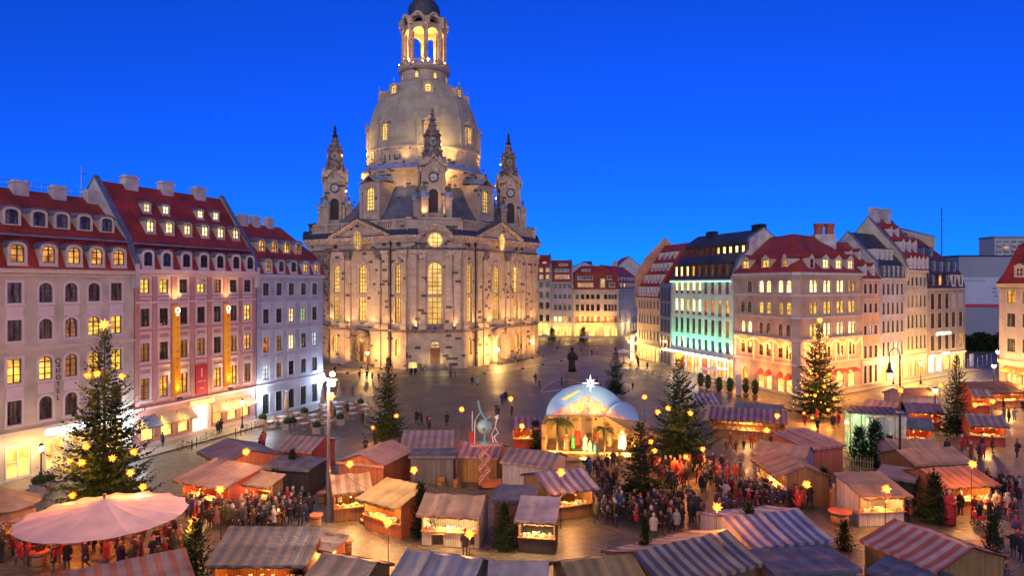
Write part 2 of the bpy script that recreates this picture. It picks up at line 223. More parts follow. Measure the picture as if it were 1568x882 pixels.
# ------------------------------------------------------------------ mesh helpers
class MB:
    def __init__(s): s.v = []; s.f = []; s.uv = []; s.mi = []; s.M = None; s.cur = 0
    def add(s, pts, faces, uvs=None):
        o = len(s.v)
        for p in pts: s.v.append(tuple(s.M @ Vector(p)) if s.M is not None else tuple(p))
        for i, f in enumerate(faces):
            s.f.append(tuple(o+k for k in f)); s.mi.append(s.cur)
            if uvs: s.uv.append(uvs[i])
            else:
                q = [Vector(pts[k]) for k in f]; nn = (q[1]-q[0]).cross(q[2]-q[0]); ax = max(range(3), key=lambda k: abs(nn[k]))
                if ax == 2: s.uv.append([(a.x, a.y) for a in q])
                elif ax == 1: s.uv.append([(a.x, a.z) for a in q])
                else: s.uv.append([(a.y, a.z) for a in q])
        return s
    def quad(s, a, b, c, d, uv=None): return s.add([a, b, c, d], [(0, 1, 2, 3)], [uv] if uv else None)
    def box(s, x0, x1, y0, y1, z0, z1):
        P = [(x, y, z) for z in (z0, z1) for y in (y0, y1) for x in (x0, x1)]
        return s.add(P, [(0, 2, 3, 1), (4, 5, 7, 6), (0, 1, 5, 4), (2, 6, 7, 3), (0, 4, 6, 2), (1, 3, 7, 5)])
    def cyl(s, a, b, r0, r1=None, n=8, cap=True):
        r1 = r0 if r1 is None else r1; a, b = Vector(a), Vector(b); d = (b-a).normalized()
        u = d.cross(Vector((0, 0, 1)) if abs(d.z) < .9 else Vector((1, 0, 0))).normalized(); w = d.cross(u)
        P = [tuple(a+(u*math.cos(t)+w*math.sin(t))*r0) for t in (2*PI*i/n for i in range(n))]+[tuple(b+(u*math.cos(t)+w*math.sin(t))*r1) for t in (2*PI*i/n for i in range(n))]
        Fc = [(i, (i+1) % n, n+(i+1) % n, n+i) for i in range(n)]
        if cap: Fc += [tuple(range(n-1, -1, -1)), tuple(range(n, 2*n))]
        return s.add(P, Fc)
    def tube(s, pts, r, n=6):
        for a, b in zip(pts[:-1], pts[1:]): s.cyl(a, b, r, n=n)
        return s
    def lathe(s, prof, n=16, c=(0, 0), a0=0, a1=2*PI, us=1.):
        full = abs(a1-a0-2*PI) < 1e-6; m = n if full else n+1
        P = []; Fc = []; U = []
        for r, z in prof:
            for i in range(m):
                t = a0+(a1-a0)*i/n; P.append((c[0]+r*math.cos(t), c[1]+r*math.sin(t), z))
        dist = 0
        rm = max(r for r, z in prof)
        for k in range(len(prof)-1):
            d2 = dist+math.hypot(prof[k+1][0]-prof[k][0], prof[k+1][1]-prof[k][1])
            for i in range(n):
                j = (i+1) % m if full else i+1
                Fc.append((k*m+i, k*m+j, (k+1)*m+j, (k+1)*m+i)); w = rm*(a1-a0)/n
                U.append([(i*w, dist), ((i+1)*w, dist), ((i+1)*w, d2), (i*w, d2)])
            dist = d2
        return s.add(P, Fc, U)
    def prism(s, poly, z0, z1):
        n = len(poly); P = [(x, y, z0) for x, y in poly]+[(x, y, z1) for x, y in poly]
        return s.add(P, [tuple(range(n-1, -1, -1)), tuple(range(n, 2*n))]+[(i, (i+1) % n, n+(i+1) % n, n+i) for i in range(n)])
    def extr(s, prof, x0, x1, caps=True, closed=True):
        """profile (y,z) extruded along x; uv = (x, distance along profile)"""
        n = len(prof); P = [(x0, y, z) for y, z in prof]+[(x1, y, z) for y, z in prof]; Fc = []; U = []; d = 0
        for i in range(n if closed else n-1):
            j = (i+1) % n; d2 = d+math.hypot(prof[j][0]-prof[i][0], prof[j][1]-prof[i][1])
            Fc.append((i, n+i, n+j, j)); U.append([(x0, d), (x1, d), (x1, d2), (x0, d2)]); d = d2
        if caps and closed:
            Fc += [tuple(range(n)), tuple(range(2*n-1, n-1, -1))]; U += [[(y, z) for y, z in prof], [(y, z) for y, z in reversed(prof)]]
        return s.add(P, Fc, U)
    def sphere(s, c, r, n=10, m=7, sz=1.):
        prof = [(max(1e-4, r*math.sin(PI*k/m)), c[2]-r*sz*math.cos(PI*k/m)) for k in range(m+1)]
        return s.lathe(prof, n, (c[0], c[1]))
    def mesh(s, name, mats, smooth=False):
        me = bpy.data.meshes.new(name); me.from_pydata(s.v, [], s.f)
        u = me.uv_layers.new(name='uv'); flat = [c for f in s.uv for q in f for c in q]; u.data.foreach_set('uv', flat)
        for m in (mats if isinstance(mats, (list, tuple)) else [mats]): me.materials.append(MATS[m] if isinstance(m, str) else m)
        if len(me.materials) > 1: me.polygons.foreach_set('material_index', s.mi)
        if smooth: me.polygons.foreach_set('use_smooth', [True]*len(s.f))
        me.update(); return me
    def build(s, name, mats, parent=None, smooth=False, loc=None): return link(name, s.mesh(name, mats, smooth), parent, loc)
def link(name, me, parent=None, loc=None, mtx=None):
    o = bpy.data.objects.new(name, me); COL.objects.link(o)
    if parent: o.parent = parent
    if loc is not None: o.location = loc
    if mtx is not None: o.matrix_local = mtx
    return o
def tag(o, label=None, cat=None, group=None, kind=None):
    if label: o['label'] = label
    if cat: o['category'] = cat
    if group: o['group'] = group
    if kind: o['kind'] = kind
    return o
def thing(name, label, cat, loc=(0, 0, 0), rz=0, group=None):
    o = bpy.data.objects.new(name, None); COL.objects.link(o); o.empty_display_size = .3
    o.location = loc; o.rotation_euler = (0, 0, rz); return tag(o, label, cat, group)
def copy_tree(o, parent=None):
    c = o.copy(); COL.objects.link(c)
    if parent: c.parent = parent
    for ch in list(o.children): copy_tree(ch, c)
    return c
def light(kind, loc, energy, color, parent=None, size=.15, rot=None, spot=None, blend=.6, name='lamp_light'):
    ld = bpy.data.lights.new(name, kind); ld.energy = energy; ld.color = color
    if kind in ('POINT', 'SPOT'): ld.shadow_soft_size = size
    if spot: ld.spot_size = math.radians(spot); ld.spot_blend = blend
    o = bpy.data.objects.new(name, ld); COL.objects.link(o); o.location = loc
    if parent: o.parent = parent
    if rot is not None: o.rotation_euler = rot
    return o
def aim(a, b): return (Vector(b)-Vector(a)).to_track_quat('-Z', 'Y').to_euler()
_txt = {}
def text_mesh(s, size, mname, depth=.02):
    k = (s, size, mname)
    if k not in _txt:
        cu = bpy.data.curves.new('lettering', 'FONT'); cu.body = s; cu.size = size; cu.extrude = depth; cu.align_x = 'CENTER'; cu.align_y = 'CENTER'
        o = bpy.data.objects.new('lettering', cu); COL.objects.link(o); bpy.context.view_layer.update()
        me = bpy.data.meshes.new_from_object(o.evaluated_get(bpy.context.evaluated_depsgraph_get())); bpy.data.objects.remove(o); me.materials.clear(); me.materials.append(MATS[mname]); _txt[k] = me
    return _txt[k]
WARM = (1, .52, .17); ORANGE = (1, .36, .08)
# ------------------------------------------------------------------ ground
g = MB(); g.quad((-1600, -300, 0), (1600, -300, 0), (1600, 2600, 0), (-1600, 2600, 0)); tag(g.build('plaza', 'cobbles'), kind='structure')
# ------------------------------------------------------------------ facades
T = Matrix.Translation
def RZ(a): return Matrix.Rotation(a, 4, 'Z')
def outline(w, h, r=0, n=10, z0=0):
    if not r: return [(-w/2, z0), (-w/2, h), (w/2, h), (w/2, z0)]
    return [(-w/2, z0)]+[(w/2*math.cos(PI-PI*k/n), h-r+r*math.sin(PI-PI*k/n)) for k in range(n+1)]+[(w/2, z0)]
def strip(mb, a, b, ya, yb, close=True):
    n = len(a)
    for i in range(n if close else n-1):
        j = (i+1) % n
        mb.quad((a[i][0], ya, a[i][1]), (a[j][0], ya, a[j][1]), (b[j][0], yb, b[j][1]), (b[i][0], yb, b[i][1]))
_wc = {}
def win_meshes(w, h, r, nx, nz, fm, sm, sw, glass, rec, n):
    k1 = ('f', w, h, r, nx, nz, fm, rec)
    if k1 not in _wc:
        mb = MB(); o = outline(w, h, r, n); f = .07 if w < 2 else .09; i = outline(w-2*f, h-f, r*(w-2*f)/w if r else 0, n, f)
        strip(mb, o, i, rec-.06, rec-.06); strip(mb, i, i, rec-.06, rec+.03)
        zt = h-r if r else h
        for k in range(1, nx):
            x = -w/2+w*k/nx; t = (.035 if k*2 != nx else .05)*(1.6 if h > 4 else 1); top = h-.02 if not r else h-r+r*math.sqrt(max(0, 1-(2*x/w)**2))-.03
            mb.box(x-t, x+t, rec-.07, rec-.01, f*.6, top)
        for k in range(1, nz):
            z = zt*k/nz if r else h*k/nz; t = .035*(1.6 if h > 4 else 1); mb.box(-w/2+.03, w/2-.03, rec-.065, rec-.012, z-t, z+t)
        if r: mb.box(-w/2+.03, w/2-.03, rec-.065, rec-.012, zt-.05, zt+.05)
        _wc[k1] = mb.mesh('window', fm)
    k2 = ('p', w, h, r, glass, rec)
    if k2 not in _wc:
        mb = MB(); o = outline(w-.04, h-.02, r, n, .02); m = len(o)
        mb.add([(x, rec, z) for x, z in o], [tuple(range(m-1, -1, -1))]); _wc[k2] = mb.mesh('pane', glass)
    k3 = ('s', w, h, r, sm, sw)
    if sw and k3 not in _wc:
        mb = MB(); o = outline(w, h, r, n); e = outline(w+2*sw, h+sw, r+sw if r else 0, n, -sw*.6)
        strip(mb, o, e, -.05, -.05); strip(mb, e, e, -.05, .0); strip(mb, o, o, -.05, .02)
        mb.box(-w/2-sw-.06, w/2+sw+.06, -.13, .02, -sw*.6-.1, -sw*.6); _wc[k3] = mb.mesh('window_surround', sm)
    return _wc[k1], _wc[k2], _wc.get(k3)
GL = dict(d='dark_glass', c='curtain_glass', y='lit_yellow', o='lit_warm', w='lit_white', r='lit_orange', g='lit_green', m='lit_dim', h='lit_church', B='shop_bright', W='shop_white', k='lit_cold')
def window(root, xc, z, w, h, r=0, g='d', nx=2, nz=3, fm='white_frame', sm='lilac_trim', sw=.16, M=None, rec=.16, n=10, name='window'):
    w, h, r = round(w, 3), round(h, 3), round(r, 3)
    a, b, c = win_meshes(w, h, r, nx, nz, fm, sm, sw, GL[g], rec, n)
    m = T((xc, 0, z)); m = M @ m if M is not None else m
    o = link(name, a, root, mtx=m); link('pane', b, o)
    if c: link('window_surround', c, o)
    return o
def wall(mb, L, z0, z1, holes, rev=.22, x0=0, n=10):
    hs = [(h[0]-h[2]/2, h[0]+h[2]/2, h[1], h[1]+h[3]) for h in holes]
    xs = sorted({x0, L, *[v for h in hs for v in h[:2] if x0 < v < L]}); zs = sorted({z0, z1, *[v for h in hs for v in h[2:] if z0 < v < z1]})
    for i in range(len(xs)-1):
        for j in range(len(zs)-1):
            cx, cz = (xs[i]+xs[i+1])/2, (zs[j]+zs[j+1])/2
            if any(a < cx < b and c < cz < d for a, b, c, d in hs): continue
            mb.quad((xs[i], 0, zs[j]), (xs[i+1], 0, zs[j]), (xs[i+1], 0, zs[j+1]), (xs[i], 0, zs[j+1]))
    for xc, z, w, h, r in [q[:5] for q in holes]:
        o = [(xc+x, z+zz) for x, zz in outline(w, h, r, n)]
        strip(mb, o, o, 0, rev)
        if r:
            for a, b in zip(o[1:-2], o[2:-1]): mb.quad((a[0], 0, a[1]), (b[0], 0, b[1]), (b[0], 0, z+h), (a[0], 0, z+h))
def shell(mb, L, dep, z0, z1):
    mb.quad((L, 0, z0), (L, dep, z0), (L, dep, z1), (L, 0, z1)); mb.quad((0, dep, z0), (0, 0, z0), (0, 0, z1), (0, dep, z1)); mb.quad((L, dep, z0), (0, dep, z0), (0, dep, z1), (L, dep, z1))
def band(mb, L, z, h, out, x0=0): mb.box(x0-.02, L+.02, -out, .03, z, z+h)
def roof(root, L, prof, dep, hipL=0, hipR=0, m='red_tile', x0=0):
    """front half profile [(y,z)..ridge]; mirrored at the back; hips pull the ends in"""
    ridge = prof[-1][0]; full = prof+[(dep-y, z) for y, z in reversed(prof) if dep-y > ridge+.05]
    mb = MB(); d = 0
    for a, b in zip(full[:-1], full[1:]):
        d2 = d+math.hypot(b[0]-a[0], b[1]-a[1])
        ia, ib = [max(0, min(y, dep-y)) for y in (a[0], b[0])]
        mb.quad((x0+hipL*ia, *a), (L-hipR*ia, *a), (L-hipR*ib, *b), (x0+hipL*ib, *b), [(0, d), (L, d), (L, d2), (0, d2)]); d = d2
    for e, hip, s in ((x0, hipL, 1), (L, hipR, -1)):
        n = len(full); k = n//2
        for i in range(k):
            a, b, c, q = full[i], full[i+1], full[n-1-i], full[n-2-i]
            ia, ib = max(0, min(a[0], dep-a[0])), max(0, min(b[0], dep-b[0]))
            P = [(e+s*hip*ia, *a), (e+s*hip*ib, *b), (e+s*hip*ib, *q), (e+s*hip*ia, *c)]
            if (Vector(P[1])-Vector(P[2])).length < .01: mb.add([P[0], P[1], P[3]], [(0, 1, 2)], [[(a[0], 0), (b[0], 2), (c[0], 0)]])
            else: mb.quad(*P, [(a[0], a[1]), (b[0], b[1]), (q[0], q[1]), (c[0], c[1])])
    return mb.build('roof', m, root)
def gable(root, x, prof, dep, t=.5, up=.35, m='white_plaster', cap='zinc'):
    """fire wall between roofs, raised over the tiles, metal capping"""
    full = [(y, z+up) for y, z in prof]+[(dep-y, z+up) for y, z in reversed(prof) if dep-y > prof[-1][0]+.05]
    poly = [(full[0][0], prof[0][1]-2)]+full+[(full[-1][0], prof[0][1]-2)]
    mb = MB(); mb.extr(poly, x-t/2, x+t/2); o = mb.build('fire_wall', m, root)
    mb = MB()
    for a, b in zip(full[:-1], full[1:]):
        mb.quad((x-t/2-.06, a[0], a[1]+.03), (x+t/2+.06, a[0], a[1]+.03), (x+t/2+.06, b[0], b[1]+.03), (x-t/2-.06, b[0], b[1]+.03))
        for s in (-1, 1):
            xx = x+s*(t/2+.06); mb.quad((xx, a[0], a[1]+.03), (xx, b[0], b[1]+.03), (xx, b[0], b[1]-.2), (xx, a[0], a[1]-.2))
    mb.build('capping', cap, o); return o
def prof_y(prof, z):
    for a, b in zip(prof[:-1], prof[1:]):
        if a[1] <= z <= b[1] and b[1] > a[1]: return a[0]+(b[0]-a[0])*(z-a[1])/(b[1]-a[1])
    return prof[-1][0]
_dc = {}
def dormer(root, xc, prof, z, w, h, r=0, g='d', body='stone_trim', rm='zinc', fr=.22, fm='white_frame', nx=2, nz=2, peak=0, dep=None, M=None, out=.12):
    """roof dormer: framed front, cheeks running back into the slope, little roof; sub-parts pane and roof"""
    yf = prof_y(prof, z)-out; yb = prof_y(prof, min(z+h+fr, prof[-1][1]-.05))+.25; dp = round(max(yb-yf, .5), 2)
    key = (w, h, r, g, body, rm, fr, fm, nx, nz, peak, dp)
    if key not in _dc:
        n = 8; o = outline(w, h, r, n); rr = r+fr*.6 if r else 0; e = outline(w+2*fr, h+fr, rr, n, -fr)
        mb = MB(); strip(mb, o, e, 0, 0); strip(mb, o, o, 0, .12); strip(mb, e, e, 0, dp)
        if peak: mb.add([(-w/2-fr, 0, h+fr), (w/2+fr, 0, h+fr), (0, 0, h+fr+peak), (-w/2-fr, .2, h+fr), (w/2+fr, .2, h+fr), (0, .2, h+fr+peak)], [(0, 1, 2), (1, 4, 5, 2), (0, 2, 5, 3)])
        mb.box(-w/2-fr-.05, w/2+fr+.05, -.08, 0, -fr-.08, -fr)
        me = mb.mesh('dormer', body)
        mb = MB(); q = outline(w+2*fr+.16, h+fr+.05, rr+.05 if rr else 0, n, 0)
        if peak: q = [(-w/2-fr-.12, h+fr-.06), (0, h+fr+peak+.06), (w/2+fr+.12, h+fr-.06)]
        else: q = q[1:-1]
        q2 = [(x, zz+.07) for x, zz in q]; strip(mb, q2, q2, -.1, dp+peak*.8, False); strip(mb, q, q2, -.1, -.1, False); strip(mb, q, q, -.1, dp, False)
        mr = mb.mesh('dormer_roof', rm)
        _dc[key] = (me, mr)
    m = T((xc, yf, z)); m = M @ m if M is not None else m
    d = link('dormer', _dc[key][0], root, mtx=m); link('dormer_roof', _dc[key][1], d)
    a, b, c = win_meshes(round(w, 3), round(h, 3), round(r, 3), nx, nz, fm, 'lilac_trim', 0, GL[g], .13, 8)
    link('window_frame', a, d); link('pane', b, d)
    return d
def chimney(root, x, y, z, w=1.2, d=.7, h=1.4, m='white_plaster', ro=None):
    mb = MB(); mb.box(x-w/2, x+w/2, y-d/2, y+d/2, z-1.2, z+h); mb.box(x-w/2-.1, x+w/2+.1, y-d/2-.1, y+d/2+.1, z+h, z+h+.14); mb.box(x-w/2+.12, x+w/2-.12, y-d/2+.1, y+d/2-.1, z+h+.14, z+h+.3)
    return mb.build('chimney', m, ro or root)
def facing(P0, P1):
    P0, P1 = Vector(P0), Vector(P1); d = (P1-P0); L = d.length; a = math.atan2(d.y, d.x); return a, L
def u_of(P0, P1, px, y=0):
    P0, P1 = Vector(P0), Vector(P1); d = (P1-P0).normalized(); n = Vector((-d.y, d.x)); Q = P0+n*y; r = (px-CX)/F
    return (Q.x-r*Q.y)/(r*d.y-d.x)
def house(name, label, P0, P1, dep, ze, wm, wins, bands=(), style={}, z0=0, tm='stone_trim', group=None, cat='building', rev=.22):
    """wins: (x, z, w, h, r, glass[, style overrides])"""
    a, L = facing(P0, P1); root = thing(name, label, cat, (P0[0], P0[1], 0), a, group)
    mb = MB(); wall(mb, L, z0, ze, [q[:5] for q in wins], rev); shell(mb, L, dep, z0, ze); mb.build('wall', wm, root)
    for q in wins:
        st = dict(style); st.update(q[6] if len(q) > 6 else {}); window(root, *q[:6], **st)
    for z, h, o in bands:
        mb = MB(); band(mb, L, z, h, o); mb.build('string_course', tm, root)
    return root, L
def grid(cols, rows, w):
    """rows: (z, h, arch rise, pattern)"""
    return [(c, z, w if not isinstance(w, (list, tuple)) else w[i], h, r if not isinstance(r, (list, tuple)) else r[i], pat[i]) for z, h, r, pat in rows for i, c in enumerate(cols) if pat[i] != '.']
def awning(root, x, z, w, out=1.3, drop=1.0, m='tan_canvas', M=None):
    mb = MB(); mb.M = M; t = .03
    mb.add([(x-w/2, -.05, z), (x+w/2, -.05, z), (x+w/2, -out, z-drop), (x-w/2, -out, z-drop), (x-w/2, -out, z-drop-.18), (x+w/2, -out, z-drop-.18)], [(0, 1, 2, 3), (3, 2, 5, 4)])
    return mb.build('awning', m, root)
def shop_light(root, x, z, e, c=WARM, y=-.9, size=.3): return light('POINT', (x, y, z), e, c, root, size)
# ---- the three town houses on the hotel side
D0 = Vector((.36, .933)); Q0 = Vector((-38.5, 69.57))
def QP(u): p = Q0+D0*u; return (p.x, p.y)
NW = Vector((-.933, .36))
cols = [30+u for u in (-16.6, -14.2, -11.76, -9.06, -6.69, -4.41, -2.05)]
ar = [0, .2, 0, .5, .5, .5, 0]
wn = grid(cols, [(15.42, 1.75, ar, 'ccccccc'), (12.15, 1.8, ar, 'cycccyy'), (8.5, 2.1, ar, 'ccyymyy'), (4.95, 2.05, ar, 'ccccccc')], 1.2)
shop = [(30+u, .35, w, 2.75, 0, 'B', dict(nx=2, nz=2, fm='white_frame', sw=.1)) for u, w in ((-14.6, 2.2), (-11.4, 2.1), (-8.2, 1.7), (-5.6, 1.9), (-2.4, 1.9))]
hotel, L = house('hotel_building', 'cream hotel with arched windows and red mansard roof behind the big star-hung fir', QP(-30), QP(-.06), 11, 18.4, 'cream_render', wn+shop,
    [(18.0, .45, .45), (17.75, .2, .2), (11.25, .22, .14), (4.05, .3, .2), (0, .35, .08)], dict(nx=2, nz=3, fm='dark_frame', sm='lilac_trim', sw=.22))
for i, c in enumerate(cols):
    for z, h in ((13.95+.22, 1.2), (7.05+.22, 1.2)):
        mb = MB(); mb.box(c-.74, c+.74, -.035, .01, z, z+h-.3); mb.build('wall_panel', 'lilac_trim', hotel)
pf1 = [(-.55, 18.42), (.75, 21.3), (.75, 21.55), (5.5, 26.0)]
ro = roof(hotel, L, pf1, 11); 
for c in cols: dormer(hotel, c, pf1, 18.95, 1.15, 1.5, .35, 'o', fr=.26, fm='dark_frame')
for px in (-35, 17, 59, 94, 129, 163): dormer(hotel, u_of(QP(-30), QP(0), px, 1.6), pf1, 22.35, 1.1, 1.3, .25, 'c', fr=.24, fm='dark_frame')
mb = MB(); mb.box(0, L, .35, .8, 21.28, 21.45); mb.build('gutter', 'zinc', hotel)
for px in (31, 90, 142): chimney(hotel, u_of(QP(-30), QP(0), px, 5), 5.2, 26, 1.4, .8, .5, ro=ro)
mb = MB()
for i in range(0, 30): mb.cyl((i, 6.5, 25.9), (i, 6.5, 26.9), .02, n=4)
for z in (26.4, 26.9): mb.cyl((0, 6.5, z), (29.5, 6.5, z), .025, n=4)
mb.build('roof_railing', 'steel', hotel)
ro2 = u_of(QP(-30), QP(0), 125, 6.5); mb = MB(); mb.cyl((ro2, 6.5, 25.5), (ro2, 6.5, 29.4), .05, n=5); mb.cyl((ro2-.6, 6.5, 28.6), (ro2+.6, 6.5, 28.6), .03, n=4); mb.build('aerial', 'steel', hotel)
# hotel lettering and shop sign
for i, ch in enumerate('HOTEL'): link('letter', text_mesh(ch, .62, 'letter_dark'), hotel, mtx=T((30-7.95, -.06, 9.15-.62*i)) @ Matrix.Rotation(PI/2, 4, 'X'))
mb = MB(); o = outline(.62, .62, .31, 12, .3); 
ring = [(.27*math.cos(2*PI*k/14), .27*math.sin(2*PI*k/14)) for k in range(14)]; rin = [(x*.7, z*.7) for x, z in ring]
mb.M = T((30-7.95, -.06, 10.05)); strip(mb, ring, rin, 0, 0); strip(mb, ring, ring, 0, .05); mb.box(-.2, .22, -.01, .03, -.46, -.38); mb.box(.05, .13, -.01, .03, -.6, -.3); mb.build('hotel_emblem', 'letter_dark', hotel)
mb = MB(); mb.box(30-9.1, 30-1.2, -.32, -.12, 3.5, 4.02); s = mb.build('lit_fascia', 'sign_white', hotel)
for x in (30-12.6, 30-7.2, 30-3.6): shop_light(hotel, x, 3.0, 20, (1, .75, .4))
mb = MB(); mb.cyl((30-.9, -.05, 3.2), (30-.9, -.7, 3.3), .04, n=5); mb.sphere((30-.9, -.75, 3.3), .2); mb.build('wall_lamp', 'lamp_white', hotel); light('POINT', (30-.9, -1.2, 3.3), 120, (.75, .85, 1), hotel, .25)

cols = [1.18, 3.52, 6.11, 8.58, 11.01, 13.54, 15.88]
wn = grid(cols, [(16.1, 1.5, 0, 'yydymdd'), (12.65, 1.85, 0, 'dddddcy'), (9.0, 1.9, 0, 'mdmmdmo'), (5.05, 2.2, 0, 'moo.oom')], 1.12)
ent = [(8.55, .12, 2.3, 3.1, .35, 'W', dict(nx=2, nz=1, sw=.25, fm='white_frame', sm='pink_trim'))]
shop = [(u, .75, 1.5, 2.55, 0, 'B', dict(nx=1, nz=2, fm='dark_frame', sw=.08, sm='salmon_render')) for u in (1.5, 3.9, 6.1, 11.1, 13.3, 15.5)]
pink, L = house('shop_building', 'pink town house with yellow vertical banners, red banner and lit shop entrance', QP(.06), QP(17.3), 11, 18.6, 'pink_render', wn+ent+shop,
    [(18.15, .45, .5), (17.9, .2, .2), (15.05, .2, .16), (4.02, .22, .28), (0, .5, .06)], dict(nx=2, nz=3, fm='dark_frame', sm='pink_trim', sw=.26), tm='pink_trim')
for c in cols:
    for z in (14.78, 11.18, 7.55):
        mb = MB(); strip(mb, outline(1.6, .95, 0), outline(1.2, .7, 0, z0=.25), -.05, -.05); strip(mb, outline(1.6, .95, 0), outline(1.6, .95, 0), -.05, 0); mb.build('wall_panel', 'pink_trim', pink, loc=(c, 0, z-.05))
for c, z in ((8.58, 14.6), (8.58, 11.05), (8.58, 18.0-.9)):
    mb = MB(); mb.extr([(-.12, 0), (.0, 0), (0, .1), (-.12, .1)], -.85, .85); mb.add([(-.8, -.1, .1), (.8, -.1, .1), (0, -.1, .5), (-.8, 0, .1), (.8, 0, .1), (0, 0, .5)], [(0, 1, 2), (0, 2, 5, 3), (2, 1, 4, 5)]); mb.build('window_pediment', 'pink_trim', pink, loc=(c, 0, z))
for u in (2.35, 4.8, 7.35, 9.8, 12.3, 14.7, .25, 17.0):
    mb = MB(); mb.box(u-.28, u+.28, -.07, .01, 4.3, 17.9); mb.build('pilaster', 'pink_render', pink)
pf2 = [(-.55, 18.62), (.75, 21.2), (.75, 21.45), (5.4, 28.0)]
ro = roof(pink, L, pf2, 10.8)
for i, c in enumerate(cols): dormer(pink, c, pf2, 18.95, 1.0, 1.45, .3, 'd', body='lilac_trim', fr=.26, fm='dark_frame')
for px in (223, 252, 280, 307, 331, 354.5): dormer(pink, u_of(QP(0), QP(17), px, 2.2), pf2, 22.7, .9, 1.25, .2, 'w', fr=.2, rm='lead_roof', fm='dark_frame')
for px in (222, 251, 304, 328): dormer(pink, u_of(QP(0), QP(17), px, 3.4), pf2, 25.0, .75, .95, .12, 'w', fr=.16, rm='lead_roof')
mb = MB(); mb.box(0, L, .3, .82, 21.18, 21.35); mb.build('gutter', 'zinc', pink)
gable(pink, -.1, pf2, 10.8, up=.5); gable(pink, L+.05, pf2, 10.8, up=.5)
for px, z in ((197, 27.9), (253, 27.9), (303, 27.9)): chimney(pink, u_of(QP(0), QP(17), px, 5.4), 5.4, z, 1.6, .9, .85, ro=ro)
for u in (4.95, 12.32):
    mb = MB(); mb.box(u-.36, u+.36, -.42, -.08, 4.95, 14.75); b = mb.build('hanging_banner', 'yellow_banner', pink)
    for k, ch in enumerate('PASSAGE'): link('letter', text_mesh(ch, .48, 'letter_dark', .01), b, mtx=T((u, -.44, 13.2-.86*k)) @ Matrix.Rotation(PI/2, 4, 'X'))
    mb = MB(); mb.M = T((u, -.45, 14.2)); strip(mb, [(x*1.25, z*1.25) for x, z in ring], [(x*1.0, z*1.0) for x, z in rin], 0, 0); mb.box(-.2, .2, -.01, .0, -.55, -.44); mb.build('banner_emblem', 'shop_white', b)
    mb = MB(); mb.box(u-.2, u+.2, -.95, -.6, 4.6, 4.8); mb.cyl((u, -.1, 4.65), (u, -.7, 4.65), .04, n=5); mb.build('banner_lamp', 'dark_metal', b)
    light('SPOT', (u, -.85, 4.85), 560, (1, .62, .18), pink, .1, aim((u, -.85, 4.85), (u, -.3, 9.5)), 70, .9)
    light('SPOT', (u, -.9, 15.1), 150, (1, .55, .15), pink, .1, aim((u, -.9, 15.1), (u, -.1, 17.6)), 110, .9)
mb = MB(); mb.box(8.58-.85, 8.58+.85, -.12, -.05, 4.6, 7.95); b = mb.build('red_banner', 'red_banner', pink)
mb = MB(); mb.box(8.5, 8.66, -.135, -.125, 6.5, 7.5); mb.box(8.0, 9.16, -.135, -.125, 6.0, 6.06); mb.box(8.3, 8.86, -.135, -.125, 5.2, 5.3); mb.build('banner_print', 'letter_white', b)
for u in (1.5, 3.9, 6.1, 11.1, 13.3, 15.5): awning(pink, u, 3.35, 1.9, 1.2, 1.0, 'zinc' if u == 1.5 else 'tan_canvas')
mb = MB(); mb.box(7.0, 10.1, -.5, -.1, 3.45, 3.9); mb.build('lit_fascia', 'shop_bright', pink)
for u, e in ((8.55, 90), (14.4, 70), (11.8, 45), (5.2, 25), (2.6, 16)): shop_light(pink, u, 2.9, e, (1, .68, .3), -1.5)

cols = [1.84, 4.31, 6.77, 9.3, 11.74]
wn = grid(cols, [(15.6, 1.6, 0, 'ccccc'), (12.0, 1.85, 0, 'ddwgc'), (8.3, 1.95, 0, 'rmwdk'), (4.85, 1.85, 0, 'kmdcc')], 1.1)
shop = [(u, .2, 1.25, 2.75, r, 'd', dict(nz=2, fm='dark_frame', sw=.12)) for u, r in zip(cols, (0, 0, .4, 0, 0))]
blue, L = house('cafe_building', 'pale blue town house beside the church with open-air cafe tables', QP(17.42), QP(31.1), 10.5, 18.35, 'pale_blue_render', wn+shop,
    [(17.95, .4, .42), (14.55, .14, .1), (11.0, .12, .08), (3.95, .25, .2), (0, .4, .06)], dict(nx=2, nz=3, fm='dark_frame', sm='blue_trim', sw=.2), tm='blue_trim')
for c in cols:
    for z in (14.15, 10.5, 7.0):
        mb = MB(); mb.box(-.8, .8, -.05, .01, 0, .75); mb.box(-.6, .6, -.075, -.05, .15, .6); mb.build('wall_panel', 'blue_trim', blue, loc=(c, 0, z-.1))
pf3 = [(-.5, 18.37), (.7, 20.75), (.7, 20.95), (5.2, 25.2)]
ro = roof(blue, L, pf3, 10.4, 0, .55)
for i, c in enumerate(cols): dormer(blue, c, pf3, 18.75, .95, 1.3, .22, 'occyo'[i], body='blue_trim', fr=.25, fm='dark_frame')
for px in (398, 418, 437, 454): dormer(blue, u_of(QP(17.42), QP(31), px, 1.3), pf3, 21.35, .95, 1.4, .3, 'o', fr=.22, fm='dark_frame')
for px in (371, 390, 411): chimney(blue, u_of(QP(17.42), QP(31), px, 5.2), 5.2, 25.1, 1.2, .9, 1.0, ro=ro)
mb = MB()
for u in (.5, 13.2): mb.sphere((u, -.5, 3.3), .2)
mb.build('wall_lamp', 'lamp_white', blue)
light('POINT', (.5, -1, 3.3), 150, (.72, .82, 1), blue, .25); light('POINT', (13.1, -1.2, 3.4), 260, (.62, .75, 1), blue, .25)
mb = MB(); mb.cyl((17.35, -.12, .1), (17.35, -.12, 18), .07, n=6); mb.build('downpipe', 'zinc', pink)
